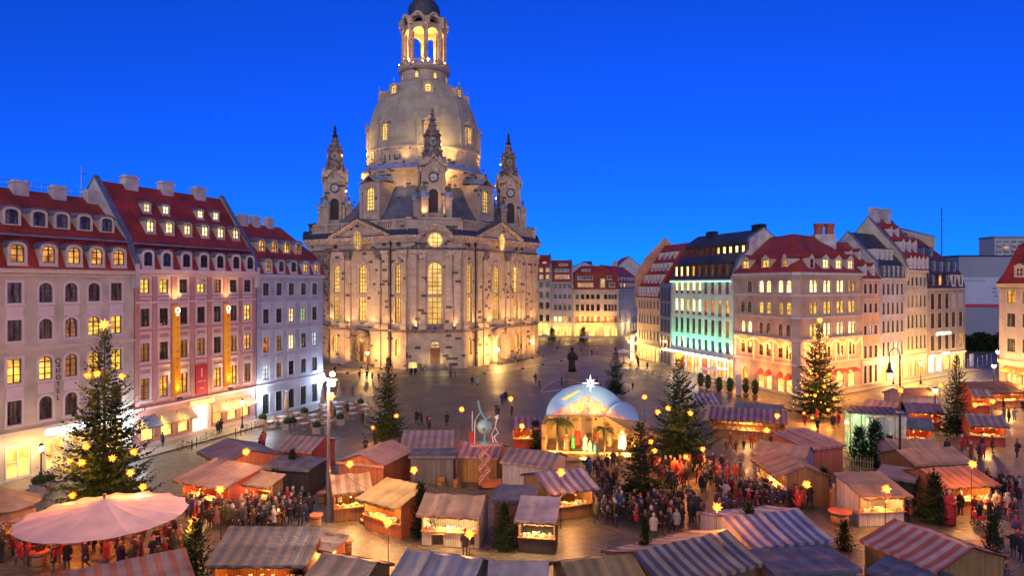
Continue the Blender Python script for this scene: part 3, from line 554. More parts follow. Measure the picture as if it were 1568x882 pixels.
# pavement along these houses
mb = MB(); mb.box(-14, 32, -3.4, -.02, .004, .12); o = mb.build('pavement', 'slabs', loc=(Q0.x, Q0.y, 0)); o.rotation_euler.z = math.atan2(D0.y, D0.x); tag(o, kind='structure')
mb = MB(); mb.box(-14, 32, -3.62, -3.4, .004, .14); o = mb.build('kerb', 'granite', loc=(Q0.x, Q0.y, 0)); o.rotation_euler.z = math.atan2(D0.y, D0.x); tag(o, kind='structure')

# ---- green-lit house
GP0, GP1 = (32.4, 138.8), (38.4, 118.7)
cols = [2.07, 4.07, 6.25, 8.36, 10.41, 12.53, 14.75, 17.03, 19.32]
st = dict(nx=1, nz=1, fm='red_frame', sw=0)
wn = grid(cols, [(15.3, 2.5, 0, 'wwwwwcccc'), (11.3, 3.0, 0, 'wwywwrroo'), (7.6, 2.95, 0, 'ddddddddr'), (4.75, 2.0, 0, 'ddddddddd')], 1.1)
shop = [(u, .3, 1.9, 3.0, 0, g, dict(nx=2, nz=2, fm='red_frame', sw=0)) for u, g in zip((1.6, 4.2, 6.9, 9.5, 12.2, 14.9, 17.4, 19.9), 'BroBrooB')]
green, L = house('green_lit_building', 'modern white house washed in green light with slim red-framed windows', GP0, GP1, 12, 18.0, 'grey_white_render', wn+shop, [(17.6, .35, .35), (15.0, .05, .02), (11.0, .05, .02), (7.3, .05, .02)], st, tm='grey_white_render')
for c in cols:
    for z in (15.3, 11.3, 7.6):
        mb = MB(); mb.box(-.5, .5, .05, .1, .05, .62); mb.build('sill_panel', 'red_frame', green, loc=(c, 0, z))
mb = MB(); mb.box(-.3, L+.2, -1.3, -.02, 3.75, 4.05); mb.build('canopy', 'white_render', green); mb = MB(); mb.box(-.3, L+.2, -1.36, -1.31, 3.72, 4.1); mb.build('lit_fascia', 'sign_white', green)
for i in range(10):
    u = 1.05+i*2.2-.05
    mb = MB(); mb.box(u-.12, u+.12, -.75, -.5, 4.06, 4.2); mb.build('uplight', 'dark_metal', green)
    light('SPOT', (u, -.62, 4.25), 640, (.06, 1, .42), green, .08, aim((u, -.62, 4.25), (u, .35, 9)), 80, .8)
mb = MB(); mb.box(0, L, -.42, -.34, 17.55, 17.62); mb.build('light_strip', 'tube_green', green)
for u in (3, 8, 13, 18): shop_light(green, u, 2.9, 90, (1, .5, .2), -1.6)
for u in (5, 11, 16.5, 20.6): light('POINT', (u, -2.2, 3.6), 70, (.85, .95, 1), green, .2)
pf4 = [(-.2, 18.02), (1.0, 21.2), (3.0, 23.0), (3.2, 25.0), (6.2, 26.9)]
roof(green, L, pf4, 12, m='dark_tile')
for i, c in enumerate(cols): dormer(green, c, pf4, 18.7, .95, 1.9, 0, 'wwwoccccc'[i], body='brown_frame', fr=.14, nx=1, nz=1, fm='red_frame', rm='slate')
for i in range(11): dormer(green, 1.2+i*1.9, pf4, 22.75, .95, 1.25, 0, 'ccccccwwwww'[i], body='red_frame' if i < 6 else 'brown_frame', fr=.12, nx=1, nz=1, fm='dark_frame', rm='slate')
gable(green, L-.05, pf4, 12, up=.3, t=.6)
chimney(green, L-1.2, 6.2, 26.8, 2.6, 1.2, .7, 'dark_metal'); chimney(green, 5, 6.2, 26.8, 2.4, 1.2, .5, 'dark_metal')
# glazed stair link
mb = MB(); GA, GB = (31.8, 146.6), (32.35, 139.1)
link_b, L = house('glazed_stairwell', 'narrow green-grey glazed link between the tall-roofed house and green-lit house', GA, GB, 10, 17.0, 'zinc',
    [(1.5+i*2.25, .4+k*3.3, 1.8, 2.8, 0, 'd', dict(nx=2, nz=1)) for i in range(3) for k in range(5)], [(3.4+3.3*k, .12, .1) for k in range(4)], dict(fm='zinc', sw=0), tm='zinc')
mb = MB(); mb.box(-.1, L+.1, -.2, 10, 17, 17.3); mb.build('roof', 'zinc', link_b)
# tall-roofed beige house
BA, BB = (29.1, 158.6), (31.75, 146.8)
cols = [u_of(BA, BB, px) for px in (979.5, 983.3, 987.2, 991.6, 996.4, 1001.8, 1007.2)]
wn = grid(cols, [(11.6, 1.75, 0, 'ccccccc'), (8.3, 1.95, 0, 'ccccccc'), (4.7, 2.1, 0, 'ccccccc')], .8)
tall, L = house('tall_roof_house', 'beige house with rows of white dormers on a steep red roof, orange fire wall', BA, BB, 14, 14.1, 'sand_render', wn+[(1.2+i*2.4, .3, 1.8, 2.9, 0, 'B', dict(nx=2, nz=2)) for i in range(5)],
    [(13.7, .4, .4), (3.6, .25, .3)], dict(fm='dark_frame', sm='stone_trim', sw=.1))
pf5 = [(-.4, 14.1), (.5, 16.6), (6.0, 25.0), (7.0, 26.2)]
roof(tall, L, pf5, 14)
for z, n, h in ((14.7, 7, 1.7), (17.6, 5, 1.5), (20.3, 5, 1.4), (23.0, 4, 1.2)):
    for i in range(n): dormer(tall, .9+(L-1.8)*(i+.5)/n if n < 7 else cols[i], pf5, z, .7, h, 0, 'c', body='white_render', fr=.14, rm='brown_tile', nx=1, nz=2)
mb = MB(); mb.extr([(-.3, 12), (-.3, 18.8), (.3, 20.2), (2.2, 23.2), (7.2, 28.1), (12, 23), (14, 19), (14, 12)], -.6, -.05); mb.build('fire_wall', 'salmon_render', tall)
mb = MB(); mb.box(0, L, -.9, -.1, 3.2, 3.5); mb.build('lit_fascia', 'shop_bright', tall)
for u in (2, 5.5, 9): shop_light(tall, u, 2.7, 150, (1, .6, .22), -1.5)
# ---- corner house with string lights
CA, CC, CB = Vector((38.5, 117.9)), Vector((42.7, 102.4)), Vector((58.0, 113.5))
dA = (CC-CA).normalized(); dB = (CB-CC).normalized(); c1 = CC-dA*1.1; c2 = CC+dB*1.1
corner = thing('corner_house', 'beige corner house with arched lit windows and string lights above its shops', 'building', (CC.x, CC.y, 0))
def face_M(a, b):
    an, Ln = facing(a, b); return T((a.x-CC.x, a.y-CC.y, 0)) @ RZ(an), Ln
st = dict(nx=1, nz=2, fm='brown_frame', sm='stone_trim', sw=.12, rec=.1)
MA, LA = face_M(CA, c1); MCh, LC = face_M(c1, c2); MB2, LB = face_M(c2, CB)
def pair(cs, z, w, h, r, g, gap): return [(c+s*gap, z, w, h, r, g[i*2+(s > 0)]) for i, c in enumerate(cs) for s in (-1, 1) if g[i*2+(s > 0)] != '.']
cA = [3.4, 8.4, 13.3]; cB = [3.5, 7.4, 11.3, 14.9]
wA = pair(cA, 15.75, 1.25, 1.95, .6, '.cwwww', .95)+pair(cA, 12.35, 1.15, 1.95, .57, 'ddyyyy', .95)+pair(cA, 9.05, 1.1, 1.9, .55, 'wwcccc', .95)+pair(cA, 5.6, 1.2, 2.1, .55, 'dddddd', .95)
wA += pair(cA, .35, 1.5, 2.9, .7, '..BBBB', 1.0)+[(3.2, .15, 1.5, 3.2, .75, 'o')]
wB = pair(cB, 15.8, 1.0, 1.95, .5, 'wwwwwwoo', .57)+pair(cB, 12.45, 1.0, 1.95, .5, 'yyyyyyyy', .57)+pair(cB, 9.05, 1.0, 2.0, .5, 'yywwwwww', .57)+pair(cB, 5.6, .9, 2.1, .4, 'dddddddd', .55)
wB += [(c, .35, 2.2, 2.9, .6, 'B') for c in cB]
mb = MB(); mb.M = MA; wall(mb, LA, 0, 18.9, [q[:5] for q in wA]); mb.M = MCh; wall(mb, LC, 0, 18.9, []); mb.M = MB2; wall(mb, LB, 0, 18.9, [q[:5] for q in wB]); mb.quad((LB, 0, 0), (LB, 12, 0), (LB, 12, 18.9), (LB, 0, 18.9)); mb.build('wall', 'beige_render', corner)
for q in wA: window(corner, *q, **st, M=MA)
for q in wB: window(corner, *q, **st, M=MB2)
for z, h, o in ((18.4, .5, .5), (18.1, .2, .25), (15.2, .3, .22), (11.75, .28, .2), (8.35, .32, .28), (4.6, .26, .25), (0, .4, .08)):
    mb = MB()
    for Mx, Ln in ((MA, LA), (MCh, LC), (MB2, LB)): mb.M = Mx; band(mb, Ln, z, h, o)
    mb.build('string_course', 'stone_trim', corner)
nA = Vector((-dA.y, dA.x)); nB = Vector((-dB.y, dB.x))
rl = lambda v, z: (v.x-CC.x, v.y-CC.y, z)
hip = CC+(nA+nB).normalized()*9.2; e = .5
p0, p1, p2, p3 = CA-nA*e, c1-nA*e, c2-nB*e, CB-nB*e; k0 = CA+nA*7; k3 = CB+nB*7
mb = MB(); mb.quad(rl(p0, 18.92), rl(p1, 18.92), rl(hip, 25.3), rl(k0, 25.3), [(0, 0), (15, 0), (9, 9), (0, 9)]); mb.add([rl(p1, 18.92), rl(p2, 18.92), rl(hip, 25.3)], [(0, 1, 2)], [[(0, 0), (2, 0), (1, 9)]]); mb.quad(rl(p2, 18.92), rl(p3, 18.92), rl(k3, 25.3), rl(hip, 25.3), [(0, 0), (17, 0), (17, 9), (8, 9)])
kb = hip+(nA+nB).normalized()*8; mb.quad(rl(k0, 25.3), rl(hip, 25.3), rl(kb, 22), rl(k0+nA*5, 22)); mb.quad(rl(hip, 25.3), rl(k3, 25.3), rl(k3+nB*5, 22), rl(kb, 22)); ro = mb.build('roof', 'red_tile', corner)
pfc = [(-.5, 18.92), (7, 25.3)]
for u, w in ((2.9, 1.7), (8.3, 1.7), (13.0, 1.0)): dormer(corner, u, pfc, 19.6, w, 1.4, .3 if w < 1.2 else 0, 'y', body='stone_trim', fr=.25, peak=.65, rm='red_tile', fm='brown_frame', M=MA)
for u, w in ((3.4, .9), (7.4, 1.6), (11.2, 1.6), (14.9, 1.6)): dormer(corner, u, pfc, 19.6, w, 1.4, 0, 'w' if w > 1 else 'd', body='stone_trim', fr=.25, peak=.65, rm='red_tile', fm='brown_frame', M=MB2)
v = CC+dB*18.2+nB*6; mb = MB(); mb.box(v.x-CC.x-1.8, v.x-CC.x+1.8, v.y-CC.y-.7, v.y-CC.y+.7, 22, 25.7); mb.build('chimney', 'white_plaster', ro)
for k in (-.95, .95):
    mb = MB(); mb.cyl((v.x-CC.x+k, v.y-CC.y, 25.7), (v.x-CC.x+k, v.y-CC.y, 27.4), .8, .75, 8); mb.cyl((v.x-CC.x+k, v.y-CC.y, 27.1), (v.x-CC.x+k, v.y-CC.y, 27.6), .92, .92, 8); mb.build('chimney_pot', 'brick_red', ro)
# string lights: swags over the first floor and hanging strands
mb = MB()
def bulbs(mb, pts, step=.14, r=.045, jit=.12):
    for a, b in zip(pts[:-1], pts[1:]):
        a, b = Vector(a), Vector(b); n = max(1, int((b-a).length/step))
        for i in range(n):
            c = a.lerp(b, i/n)+Vector((R_(-jit, jit), R_(-jit*.4, .02), R_(-jit, jit)))
            mb.add([tuple(c+Vector(q)*r) for q in ((1, 0, 0), (0, 1, 0), (0, 0, 1), (-1, 0, 0), (0, -1, 0), (0, 0, -1))], [(0, 1, 2), (1, 3, 2), (3, 4, 2), (4, 0, 2), (1, 0, 5), (3, 1, 5), (4, 3, 5), (0, 4, 5)])
for Mx, us in ((MA, (.6, 5.9, 10.9, LA-.3)), (MB2, (.5, 5.4, 9.3, 13.1, LB-.4))):
    mb.M = Mx
    for u in us: bulbs(mb, [(u, -.35, 8.2), (u+.1, -.38, 6.5), (u, -.35, 4.9)], .12)
    for a, b in zip(us[:-1], us[1:]): bulbs(mb, [(a+(b-a)*t, -.42, 8.15-.55*(1-(2*t-1)**2)+.25*math.sin(9*t)) for t in [i/8 for i in range(9)]], .12)
mb.build('string_lights', 'bulb_warm', corner)
for Mx, us in ((MA, (2.5, 8.4, 13.2)), (MB2, (2.5, 7.4, 11.3, 15))):
    for u in us:
        light('POINT', Mx @ Vector((u, -1.0, 6.9)), 170, (1, .30, .04), corner, .4); light('POINT', Mx @ Vector((u, -1.6, 2.9)), 130, (1, .36, .05), corner, .4)
for u in (7.4, 9.4, 12.3, 14.3):
    mb = MB(); mb.M = MA @ T((u, 0, 2.45)); o = [(x, z) for x, z in outline(1.5, 1.05, .75)][1:-1]; strip(mb, o, [(x, 0) for x, z in o], -.05, -.75, False); strip(mb, o, [(0, .0)]*len(o), -.05, -.75, False); mb.build('shop_awning', 'red_cloth', corner)
for c in cB: awning(corner, c, 3.5, 2.5, 1.0, .6, 'red_cloth', MB2)
# ---- row beyond the corner house
dR = Vector((.81, .587)); R0 = Vector((42.7, 102.4))
def RP(t): p = R0+dR*t; return (p.x, p.y)
def rel(t0, px): return u_of(RP(t0), RP(t0+5), px)
st = dict(nx=2, nz=3, fm='dark_frame', sm='pink_trim', sw=.12)
t0 = 19.15; cs = [rel(t0, px) for px in (1325, 1333, 1341)]
apr, L = house('apricot_house', 'narrow apricot house three windows wide with red roof', RP(t0), RP(25.2), 11, 18.0, 'apricot_render', grid(cs, [(15.5, 1.75, .3, 'ccc'), (12.3, 1.6, .3, 'ccc'), (8.6, 1.5, 0, 'ckc'), (4.6, 2.1, 0, 'ccc'), (.4, 3.0, 0, 'ddd')], 1.0), [(17.6, .4, .35), (14.4, .2, .15), (3.7, .4, .15)], st)
pf = [(-.4, 18.0), (5.5, 24.5)]; roof(apr, L, pf, 11)
for c in (1.6, 4.4): dormer(apr, c, pf, 18.8, .7, 1.3, .2, 'c', body='white_render', fr=.16, peak=.4, rm='red_tile')
for c in (2.0, 4.8): dormer(apr, c, pf, 21.6, .6, 1.1, .2, 'c', body='white_render', fr=.14, peak=.35, rm='red_tile')
t0 = 25.25; cs = [rel(t0, px) for px in (1353, 1360, 1367, 1374, 1381)]
lav, L = house('lavender_house', 'lavender house with slim windows, dark attic and glaring shopfront', RP(t0), RP(34.45), 11, 18.2, 'lavender_render', grid(cs, [(15.2, 1.95, 0, 'ccccc'), (11.8, 2.05, 0, 'ccccc'), (8.6, 2.1, 0, 'ccccc'), (4.5, 2.5, 0, 'cckkc')], .85)+[(1.6+i*3, .3, 2.2, 3.1, 0, 'W' if i == 1 else 'B') for i in range(3)], [(17.9, .3, .3), (3.7, .2, .15)], dict(st, sw=.06, nx=1))
pf = [(-.1, 18.2), (.4, 20.8), (5.5, 26.4)]; roof(lav, L, pf, 11, m='dark_tile')
for c in cs: dormer(lav, c, pf, 18.5, .95, 1.75, 0, 'c', body='zinc', fr=.12, rm='slate')
for c in (1.2, 2.9, 4.6, 6.3): dormer(lav, c, pf, 21.6, .8, 1.5, 0, 'c', body='white_render', fr=.16, rm='slate')
gable(lav, .1, pf, 11, up=.2)
for u in (2, 5, 8): shop_light(lav, u, 3.0, 200, (1, .48, .11), -1.4)
t0 = 34.5; cs = [rel(t0, px) for px in (1391, 1397, 1403.6, 1410, 1416)]
yel, L = house('yellow_house', 'pale yellow house with peaked white dormers and two big chimneys', RP(t0), RP(43.25), 11, 19.7, 'ivory_render', grid(cs, [(16.85, 1.5, 0, 'ccccc'), (12.95, 2.1, .2, 'yoycc'), (9.1, 2.3, 0, 'ccccc'), (5.25, 2.3, 0, 'yoccc')], .8)+[(1.5+i*2.9, .3, 2.0, 2.9, 0, 'B') for i in range(3)], [(19.2, .5, .45), (15.75, .2, .15), (3.9, .3, .18)], dict(st, sw=.12, sm='stone_trim'))
pf = [(-.5, 19.7), (.6, 22.5), (6.5, 29.5)]; ro = roof(yel, L, pf, 13)
for c in cs: dormer(yel, c, pf, 20.2, .75, 1.5, .2, 'c', body='white_render', fr=.18, peak=.5, rm='red_tile')
for c in (2, 4.4, 6.8): dormer(yel, c, pf, 23.3, .75, 1.6, .2, 'c', body='white_render', fr=.18, peak=.5, rm='red_tile')
for c in (2.8, 5.4): dormer(yel, c, pf, 26.3, .6, 1.2, .2, 'c', body='white_render', fr=.15, peak=.4, rm='red_tile')
gable(yel, 0.05, pf, 13, up=.35, m='ivory_render'); gable(yel, L-.1, pf, 13, up=.2, m='slate')
chimney(yel, 2.2, 6.5, 29.3, 1.9, 1.3, 2.0, ro=ro); chimney(yel, 6.4, 6.5, 29.3, 1.9, 1.3, 2.0, ro=ro)
for u in (2, 6): shop_light(yel, u, 3.0, 190, (1, .46, .10), -1.4)
t0 = 43.35; cs = [rel(t0, px) for px in (1428, 1439, 1450, 1460, 1471)]
bei, L = house('beige_end_house', 'wide beige house ending the row, tall grouped windows and dark mansard attic', RP(t0), RP(60.2), 12, 16.35, 'beige_render', grid(cs, [(12.3, 3.0, 0, 'ccc..'), (8.7, 2.9, 0, 'ccccc'), (4.5, 2.8, 0, 'cccco')], 1.7)+[(1.8+i*3.3, .3, 2.6, 2.9, 0, 'W' if i < 2 else 'B') for i in range(5)], [(16.0, .3, .3), (3.5, .3, .3)], dict(st, sw=.1, sm='stone_trim', nx=3, nz=1))
for c in cs[3:]:
    mb = MB(); mb.box(c-.85, c+.85, -.04, .01, 12.3, 15.3); mb.build('blind_window', 'stone_trim', bei)
pf = [(-.1, 16.37), (.6, 19.4), (2.6, 22.0), (7, 26.5)]; ro = roof(bei, L, pf, 14, 0, .6, m='brown_tile')
for i, c in enumerate(cs): dormer(bei, c, pf, 16.9, 1.3, 1.9, 0, 'coccc'[i], body='slate' if i < 3 else 'white_render', fr=.16, rm='slate', nx=1, nz=1)
for c in (1.8, 4.8, 8, 11, 14): dormer(bei, c, pf, 19.8, 1.3, 1.7, 0, 'c', body='zinc', fr=.15, rm='slate', nx=1, nz=1)
for c in (2.5, 6, 9.5): dormer(bei, c, pf, 22.8, 1.2, 1.4, 0, 'c', body='zinc', fr=.15, rm='slate', nx=1, nz=1)
chimney(bei, 5, 7, 26.3, 2.6, 1.2, .8, 'slate', ro); mb = MB(); mb.box(3.5, 9.5, -.3, -.1, 7.35, 7.85); mb.build('lit_sign', 'shop_white', bei)
mb = MB(); mb.box(.4, 3.2, -.3, -.1, 3.45, 3.8); mb.box(6, 9, -.3, -.1, 3.5, 3.95); mb.build('lit_fascia', 'sign_white', bei)
for u in (2, 6, 11, 15): shop_light(bei, u, 2.9, 110, (1, .6, .22), -1.5)
mb = MB(); mb.box(-1, 61, -2.6, -.02, .004, .12); o = mb.build('pavement', 'slabs', loc=(R0.x, R0.y, 0)); o.rotation_euler.z = math.atan2(dR.y, dR.x); tag(o, kind='structure')
# ---- house at the right edge
EA, EB = (82.8, 116.0), (86.6, 95)
cs = [2.3, 5.1, 7.9, 10.7]
edge, L = house('edge_house', 'grey-beige house with bright cornice, framed panels and ground-floor awnings facing street lamps', EA, EB, 12, 17.2, 'lavender_render', grid(cs, [(13.9, 2.1, 0, 'oooo'), (10.0, 2.2, 0, 'cccc'), (5.8, 2.2, 0, 'cccc')], 1.5)+[(c, .3, 1.8, 2.8, 0, 'B') for c in cs], [(16.5, .7, .6), (16.0, .3, .25), (3.9, .45, .35)], dict(nx=2, nz=3, fm='dark_frame', sm='stone_trim', sw=.2), tm='ivory_render')
for c in cs:
    for z in (12.5, 8.6):
        mb = MB(); strip(mb, outline(1.7, 1.0, .2), outline(1.5, .9, .18, z0=.1), -.05, -.05); mb.build('wall_panel', 'stone_trim', edge, loc=(c, 0, z))
    awning(edge, c, 3.4, 2.2, 1.3, .8, 'orange_paint')
pf = [(-.7, 17.2), (.6, 19.0), (2.4, 23.6), (5.5, 26)]; roof(edge, L, pf, 12, .55, 0)
for c in (3.7, 7.4): dormer(edge, c, pf, 18.4, 1.3, 1.4, 0, 'c', body='ivory_render', fr=.3, peak=.4, fm='white_frame'); dormer(edge, c+.6, pf, 22.0, .8, 1.0, .2, 'o', body='ivory_render', fr=.2)
for u in (2, 6, 10): shop_light(edge, u, 3.0, 160, (1, .5, .12), -1.8)
# ---- far row closing the square
YF = 222.0
def FP(px, Y=YF): return ((px-CX)/F*Y, Y)
def zf(py, Y=YF): return H-(py-HY)*Y/F
st = dict(nx=2, nz=2, fm='dark_frame', sm='stone_trim', sw=.12)
def far(name, label, px0, px1, eave, ridge, wm, pxs, rows, w, shops, **k):
    a, b = FP(px0), FP(px1); cs = [(px-px0)*YF/F for px in pxs]
    r, L = house(name, label, a, b, 14, zf(eave), wm, grid(cs, [(zf(y1), zf(y0)-zf(y1), 0, p) for y0, y1, p in rows], w)+[(1.3+i*(L_-2.6)/(shops-1) if shops > 1 else L_/2, .3, 1.9, 3.0, 0, 'B') for L_ in [(px1-px0)*YF/F] for i in range(shops)], [(zf(eave)-.4, .4, .4), (4.3, .3, .25)], st)
    return r, L, cs
fa, L, cs = far('cafe_house', 'cream house with eyebrow roof windows just right of the church', 808, 843.5, 429, 391, 'ivory_render', (819.4, 828.7, 838.6), [(433, 439.5, 'ddd'), (447, 456, 'ddd'), (463, 473.5, 'ddd'), (482, 492, '.dd')], 1.15, 3)
pf = [(-.4, zf(429)), (1.2, 23.5), (1.2, 23.6), (6, 27)]; roof(fa, L, pf, 12); gable(fa, L, pf, 12, up=.3)
for c in cs: dormer(fa, c, pf, 19.0, 1.0, 1.3, .4, 'o', fr=.25, rm='brown_tile'); dormer(fa, c, pf, 21.3, 1.0, 1.2, .4, 'o', fr=.25, rm='brown_tile')
for c in (cs[0]+.6, cs[1]+1.2): dormer(fa, c, pf, 24.0, 1.4, .5, .35, 'y', fr=.15, rm='brown_tile')
mb = MB(); mb.box(1.5, 6.5, -.4, -.1, 3.8, 4.5); mb.build('lit_sign', 'shop_bright', fa)
fb, L, cs = far('lilac_house', 'grey-lilac house with stacked roof-light strips between cream and orange-lit houses', 844, 877, 432, 399, 'lavender_render', (850.5, 857.6, 864.8, 872.4), [(436, 441.6, 'cccc'), (450.6, 457.4, 'cccc'), (467, 475, 'cccc'), (484.6, 493, 'wwym')], 1.0, 3)
pf = [(-.4, zf(432)), (1.5, 22.3), (6, 25.2)]; roof(fb, L, pf, 12); gable(fb, L-.1, pf, 12, up=.3)
dormer(fb, 3.6, pf, 19.0, 4.6, 1.3, 0, 'o', fr=.15, rm='brown_tile', nx=5, nz=1); dormer(fb, 3.6, pf, 21.3, 4.4, .8, 0, 'c', fr=.15, rm='brown_tile', nx=5, nz=1); dormer(fb, 4.2, pf, 23.3, 2.8, .6, 0, 'c', fr=.15, rm='brown_tile', nx=3, nz=1)
fc, L, cs = far('orange_lit_house', 'house washed in orange light above the glowing cafes at the far side', 877.5, 947, 443, 408, 'ivory_render', (884, 892, 900, 907.4, 916, 927.3, 934, 938, 942), [(451, 458, 'ddddddccc'), (466.4, 476, 'ddddddccc'), (484.6, 495, 'rrmmrroor')], 1.05, 6)
pf = [(-.5, zf(443)), (1.6, 20.6), (1.7, 20.9), (6.5, 23.3)]; roof(fc, L, pf, 13, .5, 0)
dormer(fc, 4.0, pf, 16.3, 5.0, 1.35, 0, 'o', fr=.15, rm='brown_tile', nx=6, nz=1); dormer(fc, 4.0, pf, 18.7, 4.8, 1.0, 0, 'c', fr=.15, rm='brown_tile', nx=5, nz=1); dormer(fc, 4.5, pf, 21.4, 2.8, .7, 0, 'c', fr=.15, rm='brown_tile', nx=4, nz=1)
dormer(fc, 9.6, pf, 16.3, 1.2, 2.6, .3, 'y', fr=.3, rm='brown_tile'); dormer(fc, 12.6, pf, 16.3, 1.8, 1.2, 0, 'c', fr=.15, nx=3, nz=1); dormer(fc, 12.3, pf, 18.8, 2.2, 1.0, 0, 'c', fr=.15, nx=3, nz=1)
mb = MB(); mb.box(2.2, 9.3, -.5, -.1, 3.9, 4.6); mb.build('lit_sign', 'shop_bright', fc)
for r, us in ((fa, (2, 5)), (fb, (2, 5)), (fc, (2, 5, 8.5, 12))):
    for u in us: shop_light(r, u, 3.2, 115, (1, .56, .14), -2)
for u in (3, 7, 11): light('SPOT', (u, -1.6, 4.7), 500, (1, .36, .08), fc, .2, aim((u, -1.6, 4.7), (u, .4, 9)), 120, 1)
fd, L = house('street_corner_house', 'pale blue-grey house turning into the side street behind the cafes', FP(947.3), (47.6, 256), 12, 15.6, 'pale_blue_render', [(2.5+i*4.3, z, 1.3, 2.0, 0, 'c') for i in range(8) for z in (12, 8.6, 5.2)]+[(3+i*5, .3, 2.2, 2.9, 0, 'B') for i in range(7)], [(15.2, .4, .4), (4.3, .2, .2)], st)
pf = [(-.4, 15.6), (1.5, 20.2), (6, 23.6)]; roof(fd, L, pf, 12)
for i in range(6): dormer(fd, 3+i*5.4, pf, 16.2, 2.4, 1.3, 0, 'oycccc'[i], fr=.15, nx=3, nz=1); dormer(fd, 3+i*5.4, pf, 18.5, 2.0, 1.0, 0, 'c', fr=.15, nx=3, nz=1)
shop_light(fd, 6, 3, 300, (1, .6, .2), -2); shop_light(fd, 16, 3, 300, (1, .6, .2), -2)
# firewalls and roofs behind
def backblock(name, label, x0, x1, y0, y1, z, rz, wm, rm):
    r = thing(name, label, 'building', (x0, y0, 0)); mb = MB(); W, Dp = x1-x0, y1-y0; mb.box(0, W, 0, Dp, 0, z); mb.add([(0, 0, z), (W, 0, z), (W/2, 0, rz), (0, Dp, z), (W, Dp, z), (W/2, Dp, rz)], [(0, 1, 2), (4, 3, 5)]); mb.build('wall', wm, r)
    mb = MB(); mb.quad((-.2, -.2, z), (W/2, -.2, rz+.15), (W/2, Dp, rz+.15), (-.2, Dp, z)); mb.quad((W/2, -.2, rz+.15), (W+.2, -.2, z), (W+.2, Dp, z), (W/2, Dp, rz+.15)); mb.build('roof', rm, r)
    return r
bb = backblock('backyard_house', 'white fire wall of a house rising behind the orange-lit house', 34, 56, 262, 280, 18.5, 27.8, 'white_plaster', 'red_tile'); chimney(bb, 6, 3, 24.8, 1.6, 1.2, 1.2)
for i in range(4): window(bb, 15+i*1.4, 17.0, 1.0, 1.8, 0, 'c', **st)
bb = backblock('long_rear_house', 'long pale rear building just showing above the far red roofs', 17, 36, 250, 262, 21.5, 25.3, 'pale_tarp', 'zinc'); chimney(bb, 4, 4, 23.5, 1.2, 1, 1.0); chimney(bb, 11, 4, 24.6, 3.5, 1, .8, 'dark_metal')
bb = backblock('glass_attic_block', 'flat office block with glazed attic behind the corner house', 62, 86, 158, 172, 25.5, 25.9, 'white_render', 'slate')
for i in range(6): window(bb, 2+i*3, 21.8, 2.6, 2.2, 0, 'y' if i in (1, 2) else 'c', **st)
bb = backblock('curved_attic_block', 'pale block with dark roof plant behind the apricot house', 74, 88, 142, 150, 27, 28.6, 'beige_render', 'slate')
for i in range(2): chimney(bb, 4+i*4, -.6, 25.4, 2.2, 1.5, 1.4, 'zinc')
# ---- wrapped building, tower block, mast, hedge at the right
wr = thing('wrapped_building', 'large windowless building wrapped in pale sheeting with a red line', 'building', (148, 226, 0))
mb = MB(); mb.box(0, 52, 0, 24, 19.6, 26.4); mb.build('upper_sheeting', 'white_tarp', wr); mb = MB(); mb.box(-.2, 52.2, -.2, 24, 10.6, 19.55); ps = mb.build('printed_sheeting', 'pale_tarp', wr)
mb = MB(); mb.box(-.25, 52.2, -.28, 0, 9.7, 10.55); mb.build('red_line', 'red_banner', wr); mb = MB(); mb.box(0, 52, 0, 24, 0, 9.65); mb.build('lower_sheeting', 'white_tarp', wr)
mb = MB()
for i in range(14): mb.box(1.2+i*.55, 1.55+i*.55, -.24, -.21, 18.2, 18.5)
for x, z in ((11, 15.5), (11, 14.3), (11.5, 13), (13, 16.5)): mb.box(x, x+1.2, -.24, -.21, z, z+.5)
mb.build('sheeting_print', 'zinc', ps)
mb = MB(); mb.box(-.3, 52.3, -.3, 24.3, 26.4, 26.8); mb.build('parapet', 'dark_metal', wr)
tb = thing('tower_block', 'distant concrete apartment slab with rows of balconies on the skyline', 'building', (297, 420, 0))
mb = MB(); wn = [(2.6+i*4.6, 32.6+k*3.3, 3.2, 1.6, 0, 'o' if (i, k) == (1, 2) else 'd') for i in range(6) for k in range(4)]; wall(mb, 30, 0, 46, wn); shell(mb, 30, 14, 0, 46); mb.build('wall', 'concrete', tb)
for q in wn: window(tb, *q, nx=2, nz=1, fm='white_frame', sw=0)
for i in range(6):
    for k in range(4):
        mb = MB(); mb.box(2.6+i*4.6-1.8, 2.6+i*4.6+1.8, -.9, -.1, 31.4+k*3.3, 32.3+k*3.3); mb.build('balcony', 'white_plaster', tb)
mb = MB(); mb.box(-.4, 30.4, -.4, 14, 46, 46.9); mb.build('roof', 'zinc', tb)
b_ = at(1442, 372, 190); mb = MB(); mb.cyl((0, 0, 0), (0, 0, 38.5), .22, .1, 6)
for z in (32, 35, 37): mb.cyl((-.4, 0, z), (.4, 0, z), .06, n=4)
tag(mb.build('antenna_mast', 'dark_metal', loc=(b_.x, 190, 0)), 'slim dark antenna mast rising behind the end of the house row', 'mast')
